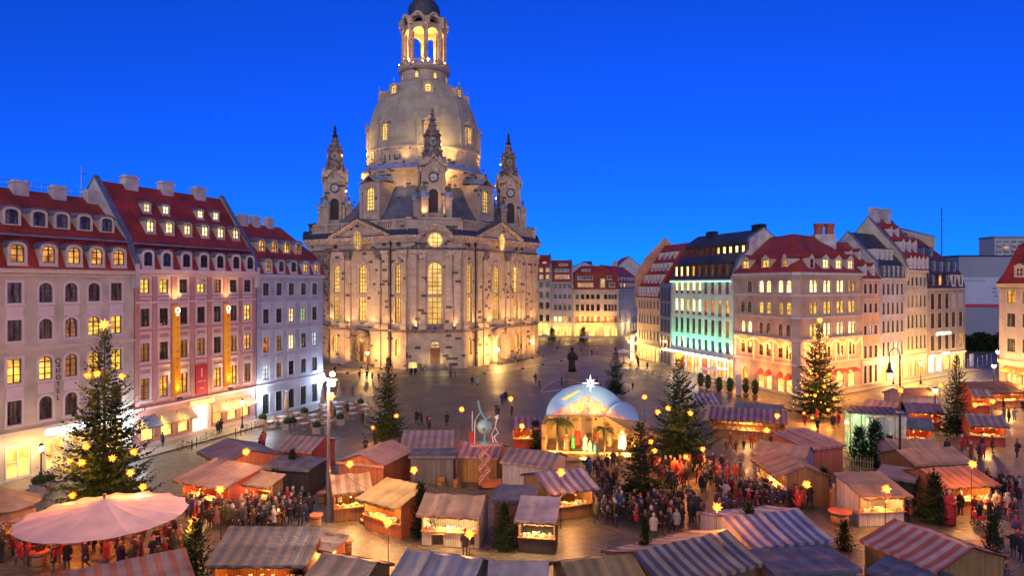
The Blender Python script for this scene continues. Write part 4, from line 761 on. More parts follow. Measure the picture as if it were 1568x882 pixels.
# ------------------------------------------------------------------ the domed church
CHC = Vector((-21, 163, 0)); CHA = math.atan2(.21, .978)
ch = thing('domed_church', 'monumental sandstone church with tall stone dome and corner towers, floodlit', 'church', CHC, CHA)
CR, CW = 26.3, 10.7                      # distance of the chamfer faces, their width
def cface(kind, k):
    """matrix of face k; x runs left to right seen from outside, y inward. short faces at -90,0,90,180 deg, long between"""
    if kind == 's': a = -PI/2+k*PI/2; dist, w = CR, CW
    else:
        a = -PI/4+k*PI/2; dist = (CR+CW/2)/math.sqrt(2); w = (CR-CW/2)*math.sqrt(2)
    return RZ(a+PI/2) @ T((-w/2, -dist, 0)), w
def ledge(mb, x0, x1, layers):
    for z, h, o in layers: mb.box(x0-o*.4, x1+o*.4, -o, .05, z, z+h)
CORN = [(25.6, .35, .35), (25.95, .35, .65), (26.3, .3, .95), (26.6, .35, 1.15)]
BASE = [(7.35, .3, .35), (7.65, .35, .6)]
STR = [(24.1, .2, .25), (24.3, .25, .4)]
def pilaster(x, w, M, stone='church_stone', cap='carved_stone', out=.5, z0=8.0, z1=24.1):
    mb = MB(); mb.M = M; mb.box(x-w/2, x+w/2, -out, .02, z0+.9, z1-1.9); mb.box(x-w/2-.18, x+w/2+.18, -out-.18, .02, z0, z0+.9); o = mb.build('pilaster', stone, ch)
    mb = MB(); mb.M = M
    for i, q in enumerate((.05, .14, .26, .36)): mb.box(x-w/2-q, x+w/2+q, -out-q, .02, z1-1.9+i*.47, z1-1.9+i*.47+.44-.06*(i % 2))
    for s in (-1, 1): mb.cyl((x+s*w/2, -out-.3, z1-.55), (x+s*w/2, -.1, z1-.55), .3, n=8)
    mb.build('capital', cap, o)
def niche(x, z, w, h, r, M, g='h'):
    """raised architrave round a tall window"""
    mb = MB(); mb.M = M @ T((x, 0, z)); o = outline(w+1.9, h+.75, r+.9, 14); e = outline(w+1.3, h+.42, r+.6, 14); strip(mb, o, e, -.16, -.16, False); strip(mb, o, o, -.16, 0, False); strip(mb, e, e, -.16, 0, False)
    mb.box(-.3, .3, -.4, 0, h+.2, h+1.0); return mb.build('architrave', 'carved_stone', ch)
CST = dict(fm='brown_frame', sm='church_stone_plain', sw=.22, rec=.35, n=14)
def build_long(k, vis=True):
    M, w = cface('l', k); vis2 = k in (0, 3); ctr = 12.6 if k == 0 else w-12.6      # photo: right face 0, left face 3 (mirrored about the near corner)
    s = 1 if k == 0 else -1
    X = lambda q: q if k == 0 else w-q    # q measured from the near corner
    if not vis2: X = lambda q: q
    tall = [X(2.6), X(12.6), X(20.3)]; W2 = [1.9, 2.3, 1.9]
    wins = []
    for x, ww in zip(tall, W2): wins += [(x, 15.2, ww, 6.0, ww/2, 'h'), (x, 9.3, ww, 5.1, 0, 'h')]
    wins += [(X(2.6), 2.6, 1.7, 3.5, .85, 'h'), (X(20.8), 2.6, 1.7, 3.5, .85, 'h'), (X(12.6), .9, 2.2, 5.2, 1.1, 'h'), (X(2.6), 24.75, 1.3, .85, 0, 'c'), (X(20.8), 24.75, 1.3, .85, 0, 'c')]
    mb = MB(); mb.M = M; wall(mb, w, 0, 27, [q[:5] for q in wins], .45, n=14); mb.build('wall', 'church_stone', ch)
    for q in wins[:-3]: window(ch, *q, nx=3, nz=6 if q[3] > 5.5 else 5, M=M, **CST)
    for q in wins[-2:]: window(ch, *q, nx=3, nz=2, M=M, **CST)
    q = wins[-3]; d = window(ch, *q, nx=2, nz=2, M=M, **CST, name='portal')
    mb = MB(); mb.box(-1.05, -.02, .2, .3, 0, 3.9); mb.box(.02, 1.05, .2, .3, 0, 3.9)
    for sx in (-.55, .55):
        for z in (.4, 1.5, 2.7): mb.box(sx-.36, sx+.36, .16, .2, z, z+.85)
    mb.build('door', 'door_wood', d)
    for q in tall: niche(q, 15.2, 2.1, 6.0, 1.05, M)
    mb = MB(); mb.M = M; ledge(mb, 0, w, BASE); mb.build('base_cornice', 'dark_carved', ch)
    mb = MB(); mb.M = M; ledge(mb, 0, w, STR); mb.build('string_course', 'dark_carved', ch)
    mb = MB(); mb.M = M; ledge(mb, 0, w, CORN)
    for i in range(int(w/.7)): mb.box(.2+i*.7, .5+i*.7, -.8, -.3, 26.02, 26.3)
    mb.build('main_cornice', 'carved_stone', ch)
    mb = MB(); mb.M = M; mb.add([(-.4, -1.2, 26.95), (w+.4, -1.2, 26.95), (w, .48, 28.3), (0, .48, 28.3)], [(0, 1, 2, 3)]); mb.build('cornice_roofing', 'slate', ch)
    for q, ww, old in ((5.8, 1.6, 0), (7.9, 1.3, 0), (16.6, 1.4, 0), (18.2, 1.1, 0), (23.2, 1.5, 1), (25.2, 1.5, 1), (28.6, 1.7, 1), (.8, 1.2, 0)):
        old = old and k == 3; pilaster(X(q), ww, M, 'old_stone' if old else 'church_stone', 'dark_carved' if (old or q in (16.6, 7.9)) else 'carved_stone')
        mb = MB(); mb.M = M; mb.box(X(q)-ww/2-.1, X(q)+ww/2+.1, -.55, .02, 0, 7.4); mb.build('plinth_pier', 'old_stone' if old else 'church_stone', ch)
    # pediment on the projecting centre
    xa, xb, xm = X(5.0), X(20.4), X(12.7); xa, xb = min(xa, xb), max(xa, xb)
    mb = MB(); mb.M = M; mb.add([(xa, -.9, 26.9), (xb, -.9, 26.9), (xm, -.9, 30.0), (xa, 1.5, 26.9), (xb, 1.5, 26.9), (xm, 1.5, 30.0)], [(0, 1, 2), (5, 4, 3)]); pe = mb.build('pediment', 'church_stone_plain', ch)
    mb = MB(); mb.M = M
    for (x0, x1) in ((xa-.9, xm), (xb+.9, xm)):
        for o, dz in ((1.3, 0), (1.6, .3)): 
            P = [(x0, -o, 26.65+dz), (x1, -o, 30.0+dz), (x1, -o, 30.42+dz), (x0, -o, 27.05+dz), (x0, 1.5, 26.65+dz), (x1, 1.5, 30.0+dz), (x1, 1.5, 30.42+dz), (x0, 1.5, 27.05+dz)]
            mb.add(P, [(0, 1, 2, 3), (4, 7, 6, 5), (3, 2, 6, 7), (0, 4, 5, 1), (0, 3, 7, 4)])
        for i in range(11):
            t = (i+.5)/11; xx = x0+(x1-x0)*t; zz = 26.65+(30-26.65)*t-.3; mb.box(xx-.16, xx+.16, -1.25, -.85, zz, zz+.28)
    mb.build('raking_cornice', 'carved_stone', pe)
    mb = MB(); mb.M = M
    for x0 in (xa-1.0, xb+1.0): mb.quad((x0, -1.75, 27.42), (xm, -1.75, 30.82), (xm, 3.5, 31.0), (x0, 3.5, 27.6))
    mb.build('pediment_roof', 'slate', pe)
    mb = MB(); mb.M = M @ T((xm, -1.28, 26.3)); rg = [(1.35*math.cos(2*PI*i/20), 2.1*math.sin(2*PI*i/20)) for i in range(20)]; ri = [(x*.82, z*.85) for x, z in rg]; strip(mb, rg, ri, -.25, -.25); strip(mb, rg, rg, -.25, .05); strip(mb, ri, ri, -.25, .05); ow = mb.build('oval_window', 'carved_stone', ch)
    mb = MB(); mb.M = M @ T((xm, -1.24, 26.3)); mb.add([(x, -.06, z) for x, z in ri], [tuple(range(19, -1, -1))]); mb.build('pane', 'lit_church', ow)
    mb = MB(); mb.M = M @ T((xm, -1.34, 26.3))
    for x in (-.3, .3): mb.box(x-.04, x+.04, -.05, .0, -1.5, 1.5)
    for z in (-1, -.35, .35, 1): mb.box(-.85, .85, -.05, .0, z-.04, z+.04)
    mb.build('glazing_bars', 'brown_frame', ow)
    # portal hood
    mb = MB(); mb.M = M @ T((X(12.6), 0, 0)); o = outline(4.6, 7.6, 1.3, 12); e = outline(3.6, 6.9, 1.1, 12); strip(mb, o, e, -1.0, -1.0, False); strip(mb, o, o, -1.0, 0, False); strip(mb, e, e, -1.0, 0, False)
    for sx in (-1, 1): mb.cyl((sx*1.95, -1.25, .9), (sx*1.95, -1.25, 5.6), .35, .3, 10); mb.box(sx*1.95-.5, sx*1.95+.5, -1.75, -.5, 0, .9); mb.box(sx*1.95-.45, sx*1.95+.45, -1.65, -.5, 5.6, 6.2)
    mb.build('portal_hood', 'dark_carved' if k == 3 else 'carved_stone', ch)
    mb = MB(); mb.M = M @ T((X(12.6), 0, 0))
    for i in range(4): mb.box(-2.6+.1*i, 2.6-.1*i, -3.2+.42*i, 0, .2*i, .2*i+.2)
    mb.build('steps', 'granite', ch)
    mb = MB(); mb.M = M
    mb.cyl((X(4.5), -.3, .1), (X(4.5), -.3, 26), .13, n=6); mb.box(X(4.5)-.22, X(4.5)+.22, -.5, -.1, 25.2, 25.8); mb.build('downpipe', 'dark_metal', ch)
    # balustraded attic above the cornice
    mb = MB(); mb.M = M @ T((0, .5, .7)); mb.box(.2, w-.2, 0, .5, 26.4, 28.0); mb.box(.2, w-.2, 0, .5, 29.3, 29.7); mb.box(.2, w-.2, .3, .5, 28, 29.3)
    for i in range(int(w/.55)):
        if i % 9 == 0: mb.box(.2+i*.55, .9+i*.55, -.08, .5, 28, 29.3)
        else: mb.box(.3+i*.55, .55+i*.55, .02, .3, 28, 29.3)
    mb.build('balustrade', 'church_stone_plain', ch)
def build_short(k):
    M, w = cface('s', k); c = w/2
    wins = [(c, 15.0, 2.9, 6.6, 1.45, 'h'), (c, 9.0, 2.9, 5.6, 0, 'h'), (c, 1.1, 2.0, 4.5, 1.0, 'h')] if k == 0 else [(c, 15.0, 2.9, 6.6, 1.45, 'h'), (c, 9.0, 2.9, 5.6, 0, 'h'), (c, 2.4, 1.8, 3.6, .9, 'h')]
    mb = MB(); mb.M = M; wall(mb, w, 0, 27, [q[:5] for q in wins], .45, n=14); mb.build('wall', 'church_stone', ch)
    for i, q in enumerate(wins):
        o = window(ch, *q, nx=3 if i < 2 else 2, nz=(6, 5, 2)[i], M=M, **CST, name='window' if i < 2 or k else 'portal')
        if i == 2 and k == 0:
            mb = MB(); mb.box(-.98, -.02, .15, .28, 0, 3.2); mb.box(.02, .98, .15, .28, 0, 3.2)
            for sx in (-.5, .5):
                for z in (.25, 1.2, 2.2): mb.box(sx-.36, sx+.36, .1, .15, z, z+.75)
            mb.build('door', 'door_wood', o)
    niche(c, 15.0, 2.9, 6.6, 1.45, M)
    for x in (.95, 2.75, w-2.75, w-.95):
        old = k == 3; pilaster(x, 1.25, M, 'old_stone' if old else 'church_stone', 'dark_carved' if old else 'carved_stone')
    mb = MB(); mb.M = M; ledge(mb, 0, w, BASE); mb.box(-.1, w+.1, -.3, .02, 8, 9.0); mb.build('base_cornice', 'dark_carved', ch)
    mb = MB(); mb.M = M; ledge(mb, 0, w, STR); mb.build('string_course', 'dark_carved', ch)
    mb = MB(); mb.M = M; ledge(mb, 0, 1.9, CORN); ledge(mb, w-1.9, w, CORN)
    # segmental arch of the cornice over the round window
    def arc(dz): return [(-c+1.9+(w-3.8)*i/16, 26.0+dz+2.3*math.sin(PI*i/16)**.8 if 0 < i < 16 else 26.0+dz) for i in range(17)]
    for dz, dz2, o in ((-.3, .1, .5), (.1, .5, .9), (.5, .95, 1.25)):
        a, b = arc(dz), arc(dz2); mb.M = M @ T((c, 0, 0)); strip(mb, a, b, -o, -o, False); strip(mb, b, b, -o, .6, False); strip(mb, a, a, -o, 0, False)
    mb.build('main_cornice', 'carved_stone', ch)
    mb = MB(); mb.M = M @ T((c, 0, 0)); a = arc(.9); strip(mb, [(x, 24) for x, z in a], a, -.02, -.02, False); mb.build('arch_field', 'church_stone', ch)
    mb = MB(); mb.M = M @ T((c, 0, 0)); a = arc(.97); strip(mb, a, a, -1.3, 2, False); mb.M = M; mb.quad((-.4, -1.2, 26.95), (1.9, -1.2, 26.95), (1.9, .3, 28.3), (0, .3, 28.3)); mb.quad((w-1.9, -1.2, 26.95), (w+.4, -1.2, 26.95), (w, .3, 28.3), (w-1.9, .3, 28.3)); mb.build('cornice_roofing', 'slate', ch)
    mb = MB(); mb.M = M @ T((c, -.05, 26.0)); rg = [(1.75*math.cos(2*PI*i/24), 1.75*math.sin(2*PI*i/24)) for i in range(24)]; ri = [(x*.8, z*.8) for x, z in rg]; strip(mb, rg, ri, -.3, -.3); strip(mb, rg, rg, -.3, .05); strip(mb, ri, ri, -.3, .05); ow = mb.build('round_window', 'carved_stone', ch)
    mb = MB(); mb.M = M @ T((c, -.1, 26.0)); mb.add([(x, -.05, z) for x, z in ri], [tuple(range(23, -1, -1))]); mb.build('pane', 'lit_church', ow)
    mb = MB(); mb.M = M @ T((c, -.2, 26.0))
    for q in (-.45, .45): mb.box(q-.05, q+.05, -.05, 0, -1.3, 1.3); mb.box(-1.3, 1.3, -.05, 0, q-.05, q+.05)
    mb.build('glazing_bars', 'brown_frame', ow)
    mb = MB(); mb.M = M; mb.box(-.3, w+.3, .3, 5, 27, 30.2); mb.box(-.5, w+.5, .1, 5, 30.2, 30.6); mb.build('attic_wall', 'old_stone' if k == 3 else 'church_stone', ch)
    if k == 0:
        mb = MB(); mb.M = M @ T((c, 0, 0))
        for i in range(5): mb.box(-2.7+.25*i, 2.7-.25*i, -2.6+.38*i, 0, .22*i, .22*i+.22)
        st_ = mb.build('steps', 'granite', ch)
        mb = MB(); mb.M = M @ T((c, 0, 0)); mb.box(-3.2, -2.75, -1.6, 0, 0, 1.3); mb.box(2.75, 3.2, -1.6, 0, 0, 1.3); mb.build('step_wall', 'granite', st_)
        mb = MB(); mb.M = M @ T((c, 0, 0)); mb.box(-1.5, 1.5, -.25, 0, 5.75, 5.95); strip(mb, outline(2.8, 5.1, 1.4, 14), outline(2.2, 4.75, 1.1, 14), -.2, -.2, False); mb.build('door_architrave', 'carved_stone', ch)
        mb = MB(); mb.M = M @ T((c, 0, 0)); mb.box(-2.6, 2.6, -.06, 0, 8.2, 8.75); mb.build('inscription_panel', 'carved_stone', ch)
        for sx in (-3, 3): light('POINT', M @ Vector((c+sx*.45, -1.6, 1.6)), 25, (1, .8, .3), ch, .1)
for k in range(4): build_long(k); build_short(k)
# skirt roof between attic and drum
dist_l = (CR+CW/2)/math.sqrt(2)
def r_oct(t, shrink):
    t = (t+PI/2) % (PI/2); best = 1e9
    for a, d in ((0, CR-shrink), (PI/2, CR-shrink), (PI/4, dist_l-shrink)): best = min(best, d/max(.2, math.cos(t-a)))
    return best
mb = MB(); N = 72; prof = [(0, 29.2), (.12, 29.6), (.3, 30.3), (.48, 31.4), (.64, 33.0), (.78, 35.0), (.9, 37.2), (1, 39.5)]; P = []; Fc = []
for f, z in prof:
    for i in range(N): t = 2*PI*i/N; r = r_oct(t, 1.0)*(1-f)+13.3*f; P.append((r*math.cos(t), r*math.sin(t), z))
for k in range(len(prof)-1):
    for i in range(N): j = (i+1) % N; Fc.append((k*N+i, k*N+j, (k+1)*N+j, (k+1)*N+i))
mb.add(P, Fc); sk = mb.build('skirt_roof', 'lead_roof', ch, True)
mb = MB()
for i in range(24):
    t = 2*PI*(i+.5)/24
    for k in range(len(prof)-1):
        q = [(r_oct(t, 1.0)*(1-f)+13.3*f, z) for f, z in prof[k:k+2]]; mb.cyl((q[0][0]*math.cos(t), q[0][0]*math.sin(t), q[0][1]+.05), (q[1][0]*math.cos(t), q[1][0]*math.sin(t), q[1][1]+.05), .07, n=4, cap=False)
mb.build('roof_seam', 'lead_roof', sk)
# drum, ledge, dome
mb = MB(); mb.lathe([(13.6, 36), (13.6, 40.8), (13.8, 40.8), (13.8, 41.2), (14.2, 41.5), (14.2, 41.9), (14.7, 42.2), (14.7, 42.6), (14.5, 42.7)], 96); mb.build('drum', 'church_stone', ch)
mb = MB()
for i in range(32):
    t = 2*PI*i/32; mb.M = RZ(t) @ T((13.6, 0, 0)); mb.box(-.1, .16, -.28, .28, 37.5, 40.8)
mb.build('drum_pilasters', 'church_stone_plain', ch)
mb = MB(); mb.lathe([(14.75, 42.62), (14.7, 42.75), (13.55, 43.9)], 96); mb.build('drum_ledge', 'blue_lead', ch, True)
mb = MB(); mb.lathe([(13.45, 43.5), (13.45, 44.4), (13.3, 44.5), (13.3, 47.2), (13.55, 47.3), (13.55, 47.7), (13.3, 47.9)], 96)
for i in range(64):
    t = 2*PI*i/64; mb.M = RZ(t) @ T((13.3, 0, 0)); mb.box(-.1, .1, -.14, .14, 44.5, 47.2)
mb.M = None; mb.build('dome_base', 'church_stone_plain', ch)
DP = [(13.35, 47.7), (13.3, 49.5), (13.15, 51.6), (12.85, 53.9), (12.3, 56), (11.8, 57.5), (11.15, 59), (10.2, 60.6), (9.1, 62), (7.9, 63.3), (6.8, 64.0), (5.95, 64.6), (5.4, 64.9)]
mb = MB(); mb.lathe(DP, 96); dome = mb.build('dome', 'dome_stone', ch, True)
for i in range(16):
    t = 2*PI*(i+.5)/16; mb = MB(); mb.M = RZ(t)
    for a, b in zip(DP[:-1], DP[1:]):
        mb.add([(a[0]-.1, -.22, a[1]), (a[0]+.13, -.2, a[1]), (a[0]+.13, .2, a[1]), (a[0]-.1, .22, a[1]), (b[0]-.1, -.22, b[1]), (b[0]+.13, -.2, b[1]), (b[0]+.13, .2, b[1]), (b[0]-.1, .22, b[1])], [(1, 2, 6, 5), (0, 1, 5, 4), (2, 3, 7, 6)])
    mb.build('rib', 'dome_stone', dome)
def ring_window(t, r, z, w, h, rr, dep, gab):
    """dormer standing on the curved shell, facing outward"""
    Mx = RZ(t+PI/2) @ T((0, -r, z)); mb = MB(); mb.M = Mx; o = outline(w, h, rr, 12); e = outline(w+.9, h+.5, 0 if gab else rr+.4, 12, -.4)
    if gab: e = outline(w+.9, h+.5, rr+.3, 12, -.4)
    strip(mb, o, e, 0, 0); strip(mb, o, o, 0, .3); strip(mb, e, e, 0, dep)
    if gab: mb.add([(-w/2-.75, -.2, h+.3), (0, -.2, h+1.5), (w/2+.75, -.2, h+.3), (-w/2-.75, dep, h+.3), (0, dep, h+1.5), (w/2+.75, dep, h+.3)], [(0, 2, 1), (0, 1, 4, 3), (1, 2, 5, 4)])
    mb.cyl((0, .2, h+.9 if not gab else h+1.5), (0, .2, h+1.7 if not gab else h+2.2), .18, .05, 6)
    d = mb.build('dome_window', 'carved_stone', ch)
    a, b, c = win_meshes(w, h, rr, 2, 5 if h > 2.4 else 2, 'brown_frame', 'lilac_trim', 0, 'lit_church', .22, 12)
    link('window_frame', a, d, mtx=Mx); link('pane', b, d, mtx=Mx)
for k in range(8):
    t = -PI/2+k*PI/4; ring_window(t, 13.55, 49.3, 1.5, 3.6, .6, 1.6, True); ring_window(t, 10.7, 60.4, 1.5, 1.8, .75, 2.6, False)
    mb = MB(); mb.M = RZ(t+PI/2)
# stone-block trail of dark vents on the dome, lantern base
mb = MB(); mb.lathe([(5.6, 63.7), (6.0, 64), (5.7, 64.4), (5.5, 64.6), (5.5, 67), (5.9, 67.2), (6.2, 67.7), (6.2, 68), (5.3, 68.05)], 48); lb = mb.build('lantern_base', 'church_stone_plain', ch)
for k in range(8):
    t = -PI/2+PI/8+k*PI/4; Mx = RZ(t+PI/2) @ T((0, -5.62, 65)); a, b, c = win_meshes(.9, 1.4, .35, 1, 2, 'brown_frame', 'church_stone_plain', .15, 'lit_church', .05, 10); o = link('window_frame', a, lb, mtx=Mx); link('pane', b, lb, mtx=Mx); link('window_surround', c, lb, mtx=Mx)
mb = MB(); mb.lathe([(5.95, 68), (5.95, 68.25), (5.7, 68.25)], 48); mb.lathe([(5.95, 69.05), (5.98, 69.3), (5.7, 69.3), (5.7, 69.05), (5.95, 69.05)], 48)
for i in range(64): t = 2*PI*i/64; mb.M = RZ(t) @ T((5.83, 0, 0)); mb.box(-.09, .09, -.1, .1, 68.2, 69.1)
mb.M = None; mb.build('lantern_balustrade', 'carved_stone', ch)
LR = 4.45
for k in range(8):
    t = -PI/2+PI/8+k*PI/4; w = 2*LR*math.tan(PI/8); Mx = RZ(t+PI/2) @ T((-w/2, -LR, 0))
    mb = MB(); mb.M = Mx; hl = [(w/2, 68.9, 2.75, 8.3, 1.3)]; wall(mb, w, 68.1, 78.4, hl, .9, n=12); mb.M = Mx @ T((0, .9, 0)); wall(mb, w, 68.1, 78.4, hl, .01, n=12); o = mb.build('lantern_arch', 'church_stone_plain', ch)
    mb = MB(); mb.M = Mx; mb.box(-.36, .36, -.42, .3, 68.1, 77.5); mb.box(-.52, .52, -.52, .4, 76.9, 77.8); mb.box(-.52, .52, -.52, .4, 68.1, 69.1); mb.build('lantern_pier', 'carved_stone', o)
    def wav(dz): return [(w*i/12, 77.9+dz+1.35*math.sin(PI*i/12)**1.3) for i in range(13)]
    mb = MB(); mb.M = Mx
    for a, b, oo in ((0, .45, .25), (.45, .9, .55), (.9, 1.35, .85)):
        A, B = wav(a), wav(b); strip(mb, A, B, -oo, -oo, False); strip(mb, B, B, -oo, 1.2, False); strip(mb, A, A, -oo, .2, False)
    mb.box(-.5, .5, -1.0, .2, 77.8, 79.3); mb.build('lantern_cornice', 'carved_stone', o)
    mb = MB(); mb.M = Mx; mb.box(w/2-.12, w/2+.12, -.9, -.7, 68.3, 68.5); mb.build('floodlight', 'dark_metal', o)
    light('SPOT', Mx @ Vector((0, -1.25, 68.7)), 2600, (1, .62, .18), ch, .1, aim(Mx @ Vector((0, -1.25, 68.7)), Mx @ Vector((0, -.2, 77.5))), 60, .8)
mb = MB(); mb.lathe([(5.2, 78.9), (4.6, 79.7), (3.9, 80.2), (3.7, 80.9), (3.85, 81.9), (3.6, 83.3), (2.8, 84.4), (1.5, 85.1), (.8, 85.7), (.6, 86.5), (.25, 87.1)], 32); cap = mb.build('lantern_cap', 'slate', ch, True)
mb = MB(); mb.sphere((0, 0, 87.3), .5); mb.box(-.12, .12, -.1, .1, 87.7, 89.9); mb.box(-.8, .8, -.1, .1, 88.8, 89.05); mb.build('cross', 'gold_letter', cap)
mb = MB(); mb.lathe([(0.01, 68.12), (4.6, 68.12)], 24); mb.build('lantern_floor', 'church_stone_plain', ch); mb = MB(); mb.lathe([(.01, 78.3), (4.6, 78.2)], 24); mb.build('lantern_ceiling', 'church_stone_plain', ch)
light('POINT', (0, 0, 69.7), 3600, (1, .58, .17), ch, .3)
mb = MB(); mb.cyl((0, 0, 68.1), (0, 0, 69.2), .3, .2, 8); mb.build('lantern_floodlight', 'dark_metal', ch)
# four bays on the skirt roof
for k in range(4):
    t = -PI/4+k*PI/2; Mx = RZ(t+PI/2) @ T((-2.7, -17.9, 0)); mb = MB(); mb.M = Mx; hl = [(2.7, 33.2, 2.3, 5.0, 1.15)]; wall(mb, 5.4, 31, 39.3, hl, .4, n=12); mb.quad((5.4, 0, 31), (5.4, 6, 31), (5.4, 6, 39.3), (5.4, 0, 39.3)); mb.quad((0, 6, 31), (0, 0, 31), (0, 0, 39.3), (0, 6, 39.3))
    mb.box(-.25, .5, -.3, 0, 31, 38.6); mb.box(4.9, 5.65, -.3, 0, 31, 38.6); by = mb.build('stair_bay', 'church_stone_plain', ch)
    a, b, c = win_meshes(2.3, 5.0, 1.15, 3, 5, 'brown_frame', 'church_stone_plain', .3, 'lit_church', .25, 12)
    for nme, q in (('window_frame', a), ('pane', b), ('window_surround', c)): link(nme, q, by, mtx=Mx @ T((2.7, 0, 33.2)))
    mb = MB(); mb.M = Mx; A = [(-.5, 39.0), (1.2, 39.5), (2.7, 40.6), (4.2, 39.5), (5.9, 39.0)]; B = [(x, z+.35) for x, z in A]; strip(mb, A, B, -.5, -.5, False); strip(mb, A, A, -.5, 0, False); mb.build('bay_gable', 'carved_stone', by)
    mb = MB(); mb.M = Mx; strip(mb, B, [(x, z+.5) for x, z in B], -.55, 6.5, False); mb.build('bay_roof', 'blue_lead', by)
    mb = MB(); mb.M = Mx; mb.cyl((2.7, -.2, 40.9), (2.7, -.2, 42.6), .3, .05, 6); mb.sphere((2.7, -.2, 41.5), .35, 8, 5); mb.build('finial', 'dark_carved', by)
# corner towers
def urn(mb, x, y, z, s=1.): mb.lathe([(.32*s, z), (.32*s, z+.25*s), (.15*s, z+.4*s), (.42*s, z+.8*s), (.38*s, z+1.1*s), (.12*s, z+1.3*s), (.16*s, z+1.5*s), (.02, z+1.8*s)], 8, (x, y))
def tower(k):
    Mx = RZ(k*PI/2) @ T((0, -20.6, 0)); old = k == 3
    s1 = 'church_stone'; mb = MB(); mb.M = Mx @ T((-2.3, -2.3, 0)); hl = [(2.3, 31.9, 1.9, 4.9, .95)]
    wall(mb, 4.6, 29, 42.4, hl, .4, n=12)
    for j in range(1, 4): mb.M = Mx @ RZ(j*PI/2) @ T((-2.3, -2.3, 0)); wall(mb, 4.6, 29, 42.4, hl, .4, n=12)
    tw = mb.build('stair_tower', s1, ch)
    for j in range(4):
        M2 = Mx @ RZ(j*PI/2) @ T((-2.3, -2.3, 0))
        mb = MB(); mb.M = M2 @ T((2.3, .28, 31.9)); mb.add([(x, 0, z) for x, z in outline(1.9, 4.9, .95, 12)], [tuple(range(14, -1, -1))])
        for i in range(14): mb.box(-.93, .93, -.16, -.05, .2+i*.33, .32+i*.33)
        mb.build('louver', 'dark_wood', tw)
        mb = MB(); mb.M = M2 @ T((2.3, 0, 31.9)); strip(mb, outline(3.0, 5.5, 1.5, 12), outline(1.9, 4.9, .95, 12), -.18, -.18, False); strip(mb, outline(3.0, 5.5, 1.5, 12), outline(3.0, 5.5, 1.5, 12), -.18, 0, False); mb.build('louver_surround', 'church_stone_plain', tw)
        mb = MB(); mb.M = M2
        for x in (0, 4.05): mb.box(x, x+.55, -.22, .02, 30, 40.9); mb.box(x-.1, x+.65, -.32, .02, 40.9, 41.5)
        mb.build('tower_pilaster', 'church_stone', tw)
        mb = MB(); mb.M = M2; A = [(-.6, 41.5), (.5, 41.6), (1.35, 42.4), (2.3, 43.6), (3.25, 42.4), (4.1, 41.6), (5.2, 41.5)]; B = [(x, z+.4) for x, z in A]; strip(mb, [(x, 40.4) for x, z in A], A, -.1, -.1, False); strip(mb, A, B, -.6, -.6, False); strip(mb, B, B, -.6, 1.2, False); strip(mb, A, A, -.6, 0, False); mb.build('tower_gable', 'carved_stone', tw)
        # balcony
        mb = MB(); mb.M = M2; mb.box(.4, 4.2, -.9, 0, 30.2, 30.5); mb.box(.4, 4.2, -.9, -.7, 31.3, 31.5)
        for i in range(10): mb.box(.45+i*.4, .65+i*.4, -.85, -.72, 30.5, 31.3)
        mb.build('balcony', 'church_stone_plain', tw)
        mb = MB(); mb.M = M2 @ T((2.3, -.12, 39.2)) @ Matrix.Rotation(PI/2, 4, 'X'); mb.lathe([(1.02, -.12), (1.02, .12), (.8, .16), (.8, .02)], 24); cl = mb.build('clock_rim', 'dark_metal', tw)
        mb = MB(); mb.M = M2 @ T((2.3, -.16, 39.2)) @ Matrix.Rotation(PI/2, 4, 'X'); mb.lathe([(.001, 0), (.82, 0)], 24); mb.build('clock_face', 'lilac_trim', tw)
        mb = MB(); mb.M = M2 @ T((2.3, -.26, 39.2)); mb.add([(-.05, 0, -.1), (.05, 0, -.1), (.35, 0, -.42), (.25, 0, -.45)], [(0, 1, 2, 3)]); mb.add([(-.06, 0, .05), (0, 0, -.06), (-.6, 0, -.3), (-.62, 0, -.22)], [(0, 1, 2, 3)]); mb.build('clock_hands', 'black', tw)
        # side turrets with leaded caps
    for j in range(4):
        for sx in (-1, 1):
            M2 = Mx @ RZ(j*PI/2) @ T((sx*3.15, -1.9, 0))
            if sx == 1:
                mb = MB(); mb.M = M2; mb.box(-.68, .68, -.68, .68, 29, 35.0); mb.box(-.86, .86, -.86, .86, 34.6, 35.1); tu = mb.build('turret', 'church_stone', tw)
                mb = MB(); mb.M = M2; mb.lathe([(1.1, 35.1), (1.0, 35.6), (.7, 36.0), (.25, 36.3)], 8); mb.build('turret_cap', 'blue_lead', tu); mb = MB(); mb.M = M2; urn(mb, 0, 0, 36.3, .9); mb.build('urn', 'dark_carved', tu)
            mb = MB(); mb.M = Mx @ RZ(j*PI/2) @ T((sx*2.3, -2.3, 0)); mb.add([(0, 0, 35.2), (sx*1.6, 0, 31.2), (sx*1.6, 0, 30.2), (0, 0, 30.2), (0, .4, 35.2), (sx*1.6, .4, 31.2), (sx*1.6, .4, 30.2), (0, .4, 30.2)], [(0, 1, 2, 3), (7, 6, 5, 4), (0, 4, 5, 1), (1, 5, 6, 2)]); mb.build('scroll_buttress', 'church_stone', tw)
    # upper stage
    mb = MB(); mb.M = Mx; mb.lathe([(3.3, 41.9), (2.7, 42.8), (2.3, 43.8), (2.1, 44.6)], 4, a0=PI/4, a1=PI/4+2*PI); mb.build('tower_roof', 'carved_stone', tw)
    mb = MB(); mb.M = Mx; mb.lathe([(2.2, 43.6), (2.2, 44.5), (1.8, 44.8), (1.6, 45.6), (1.65, 47.8), (1.95, 48.1), (2.0, 48.4), (1.4, 48.8), (.9, 49.5), (.8, 50.2), (1.0, 50.4), (.75, 50.8), (.45, 51.4)], 8, a0=PI/8, a1=PI/8+2*PI)
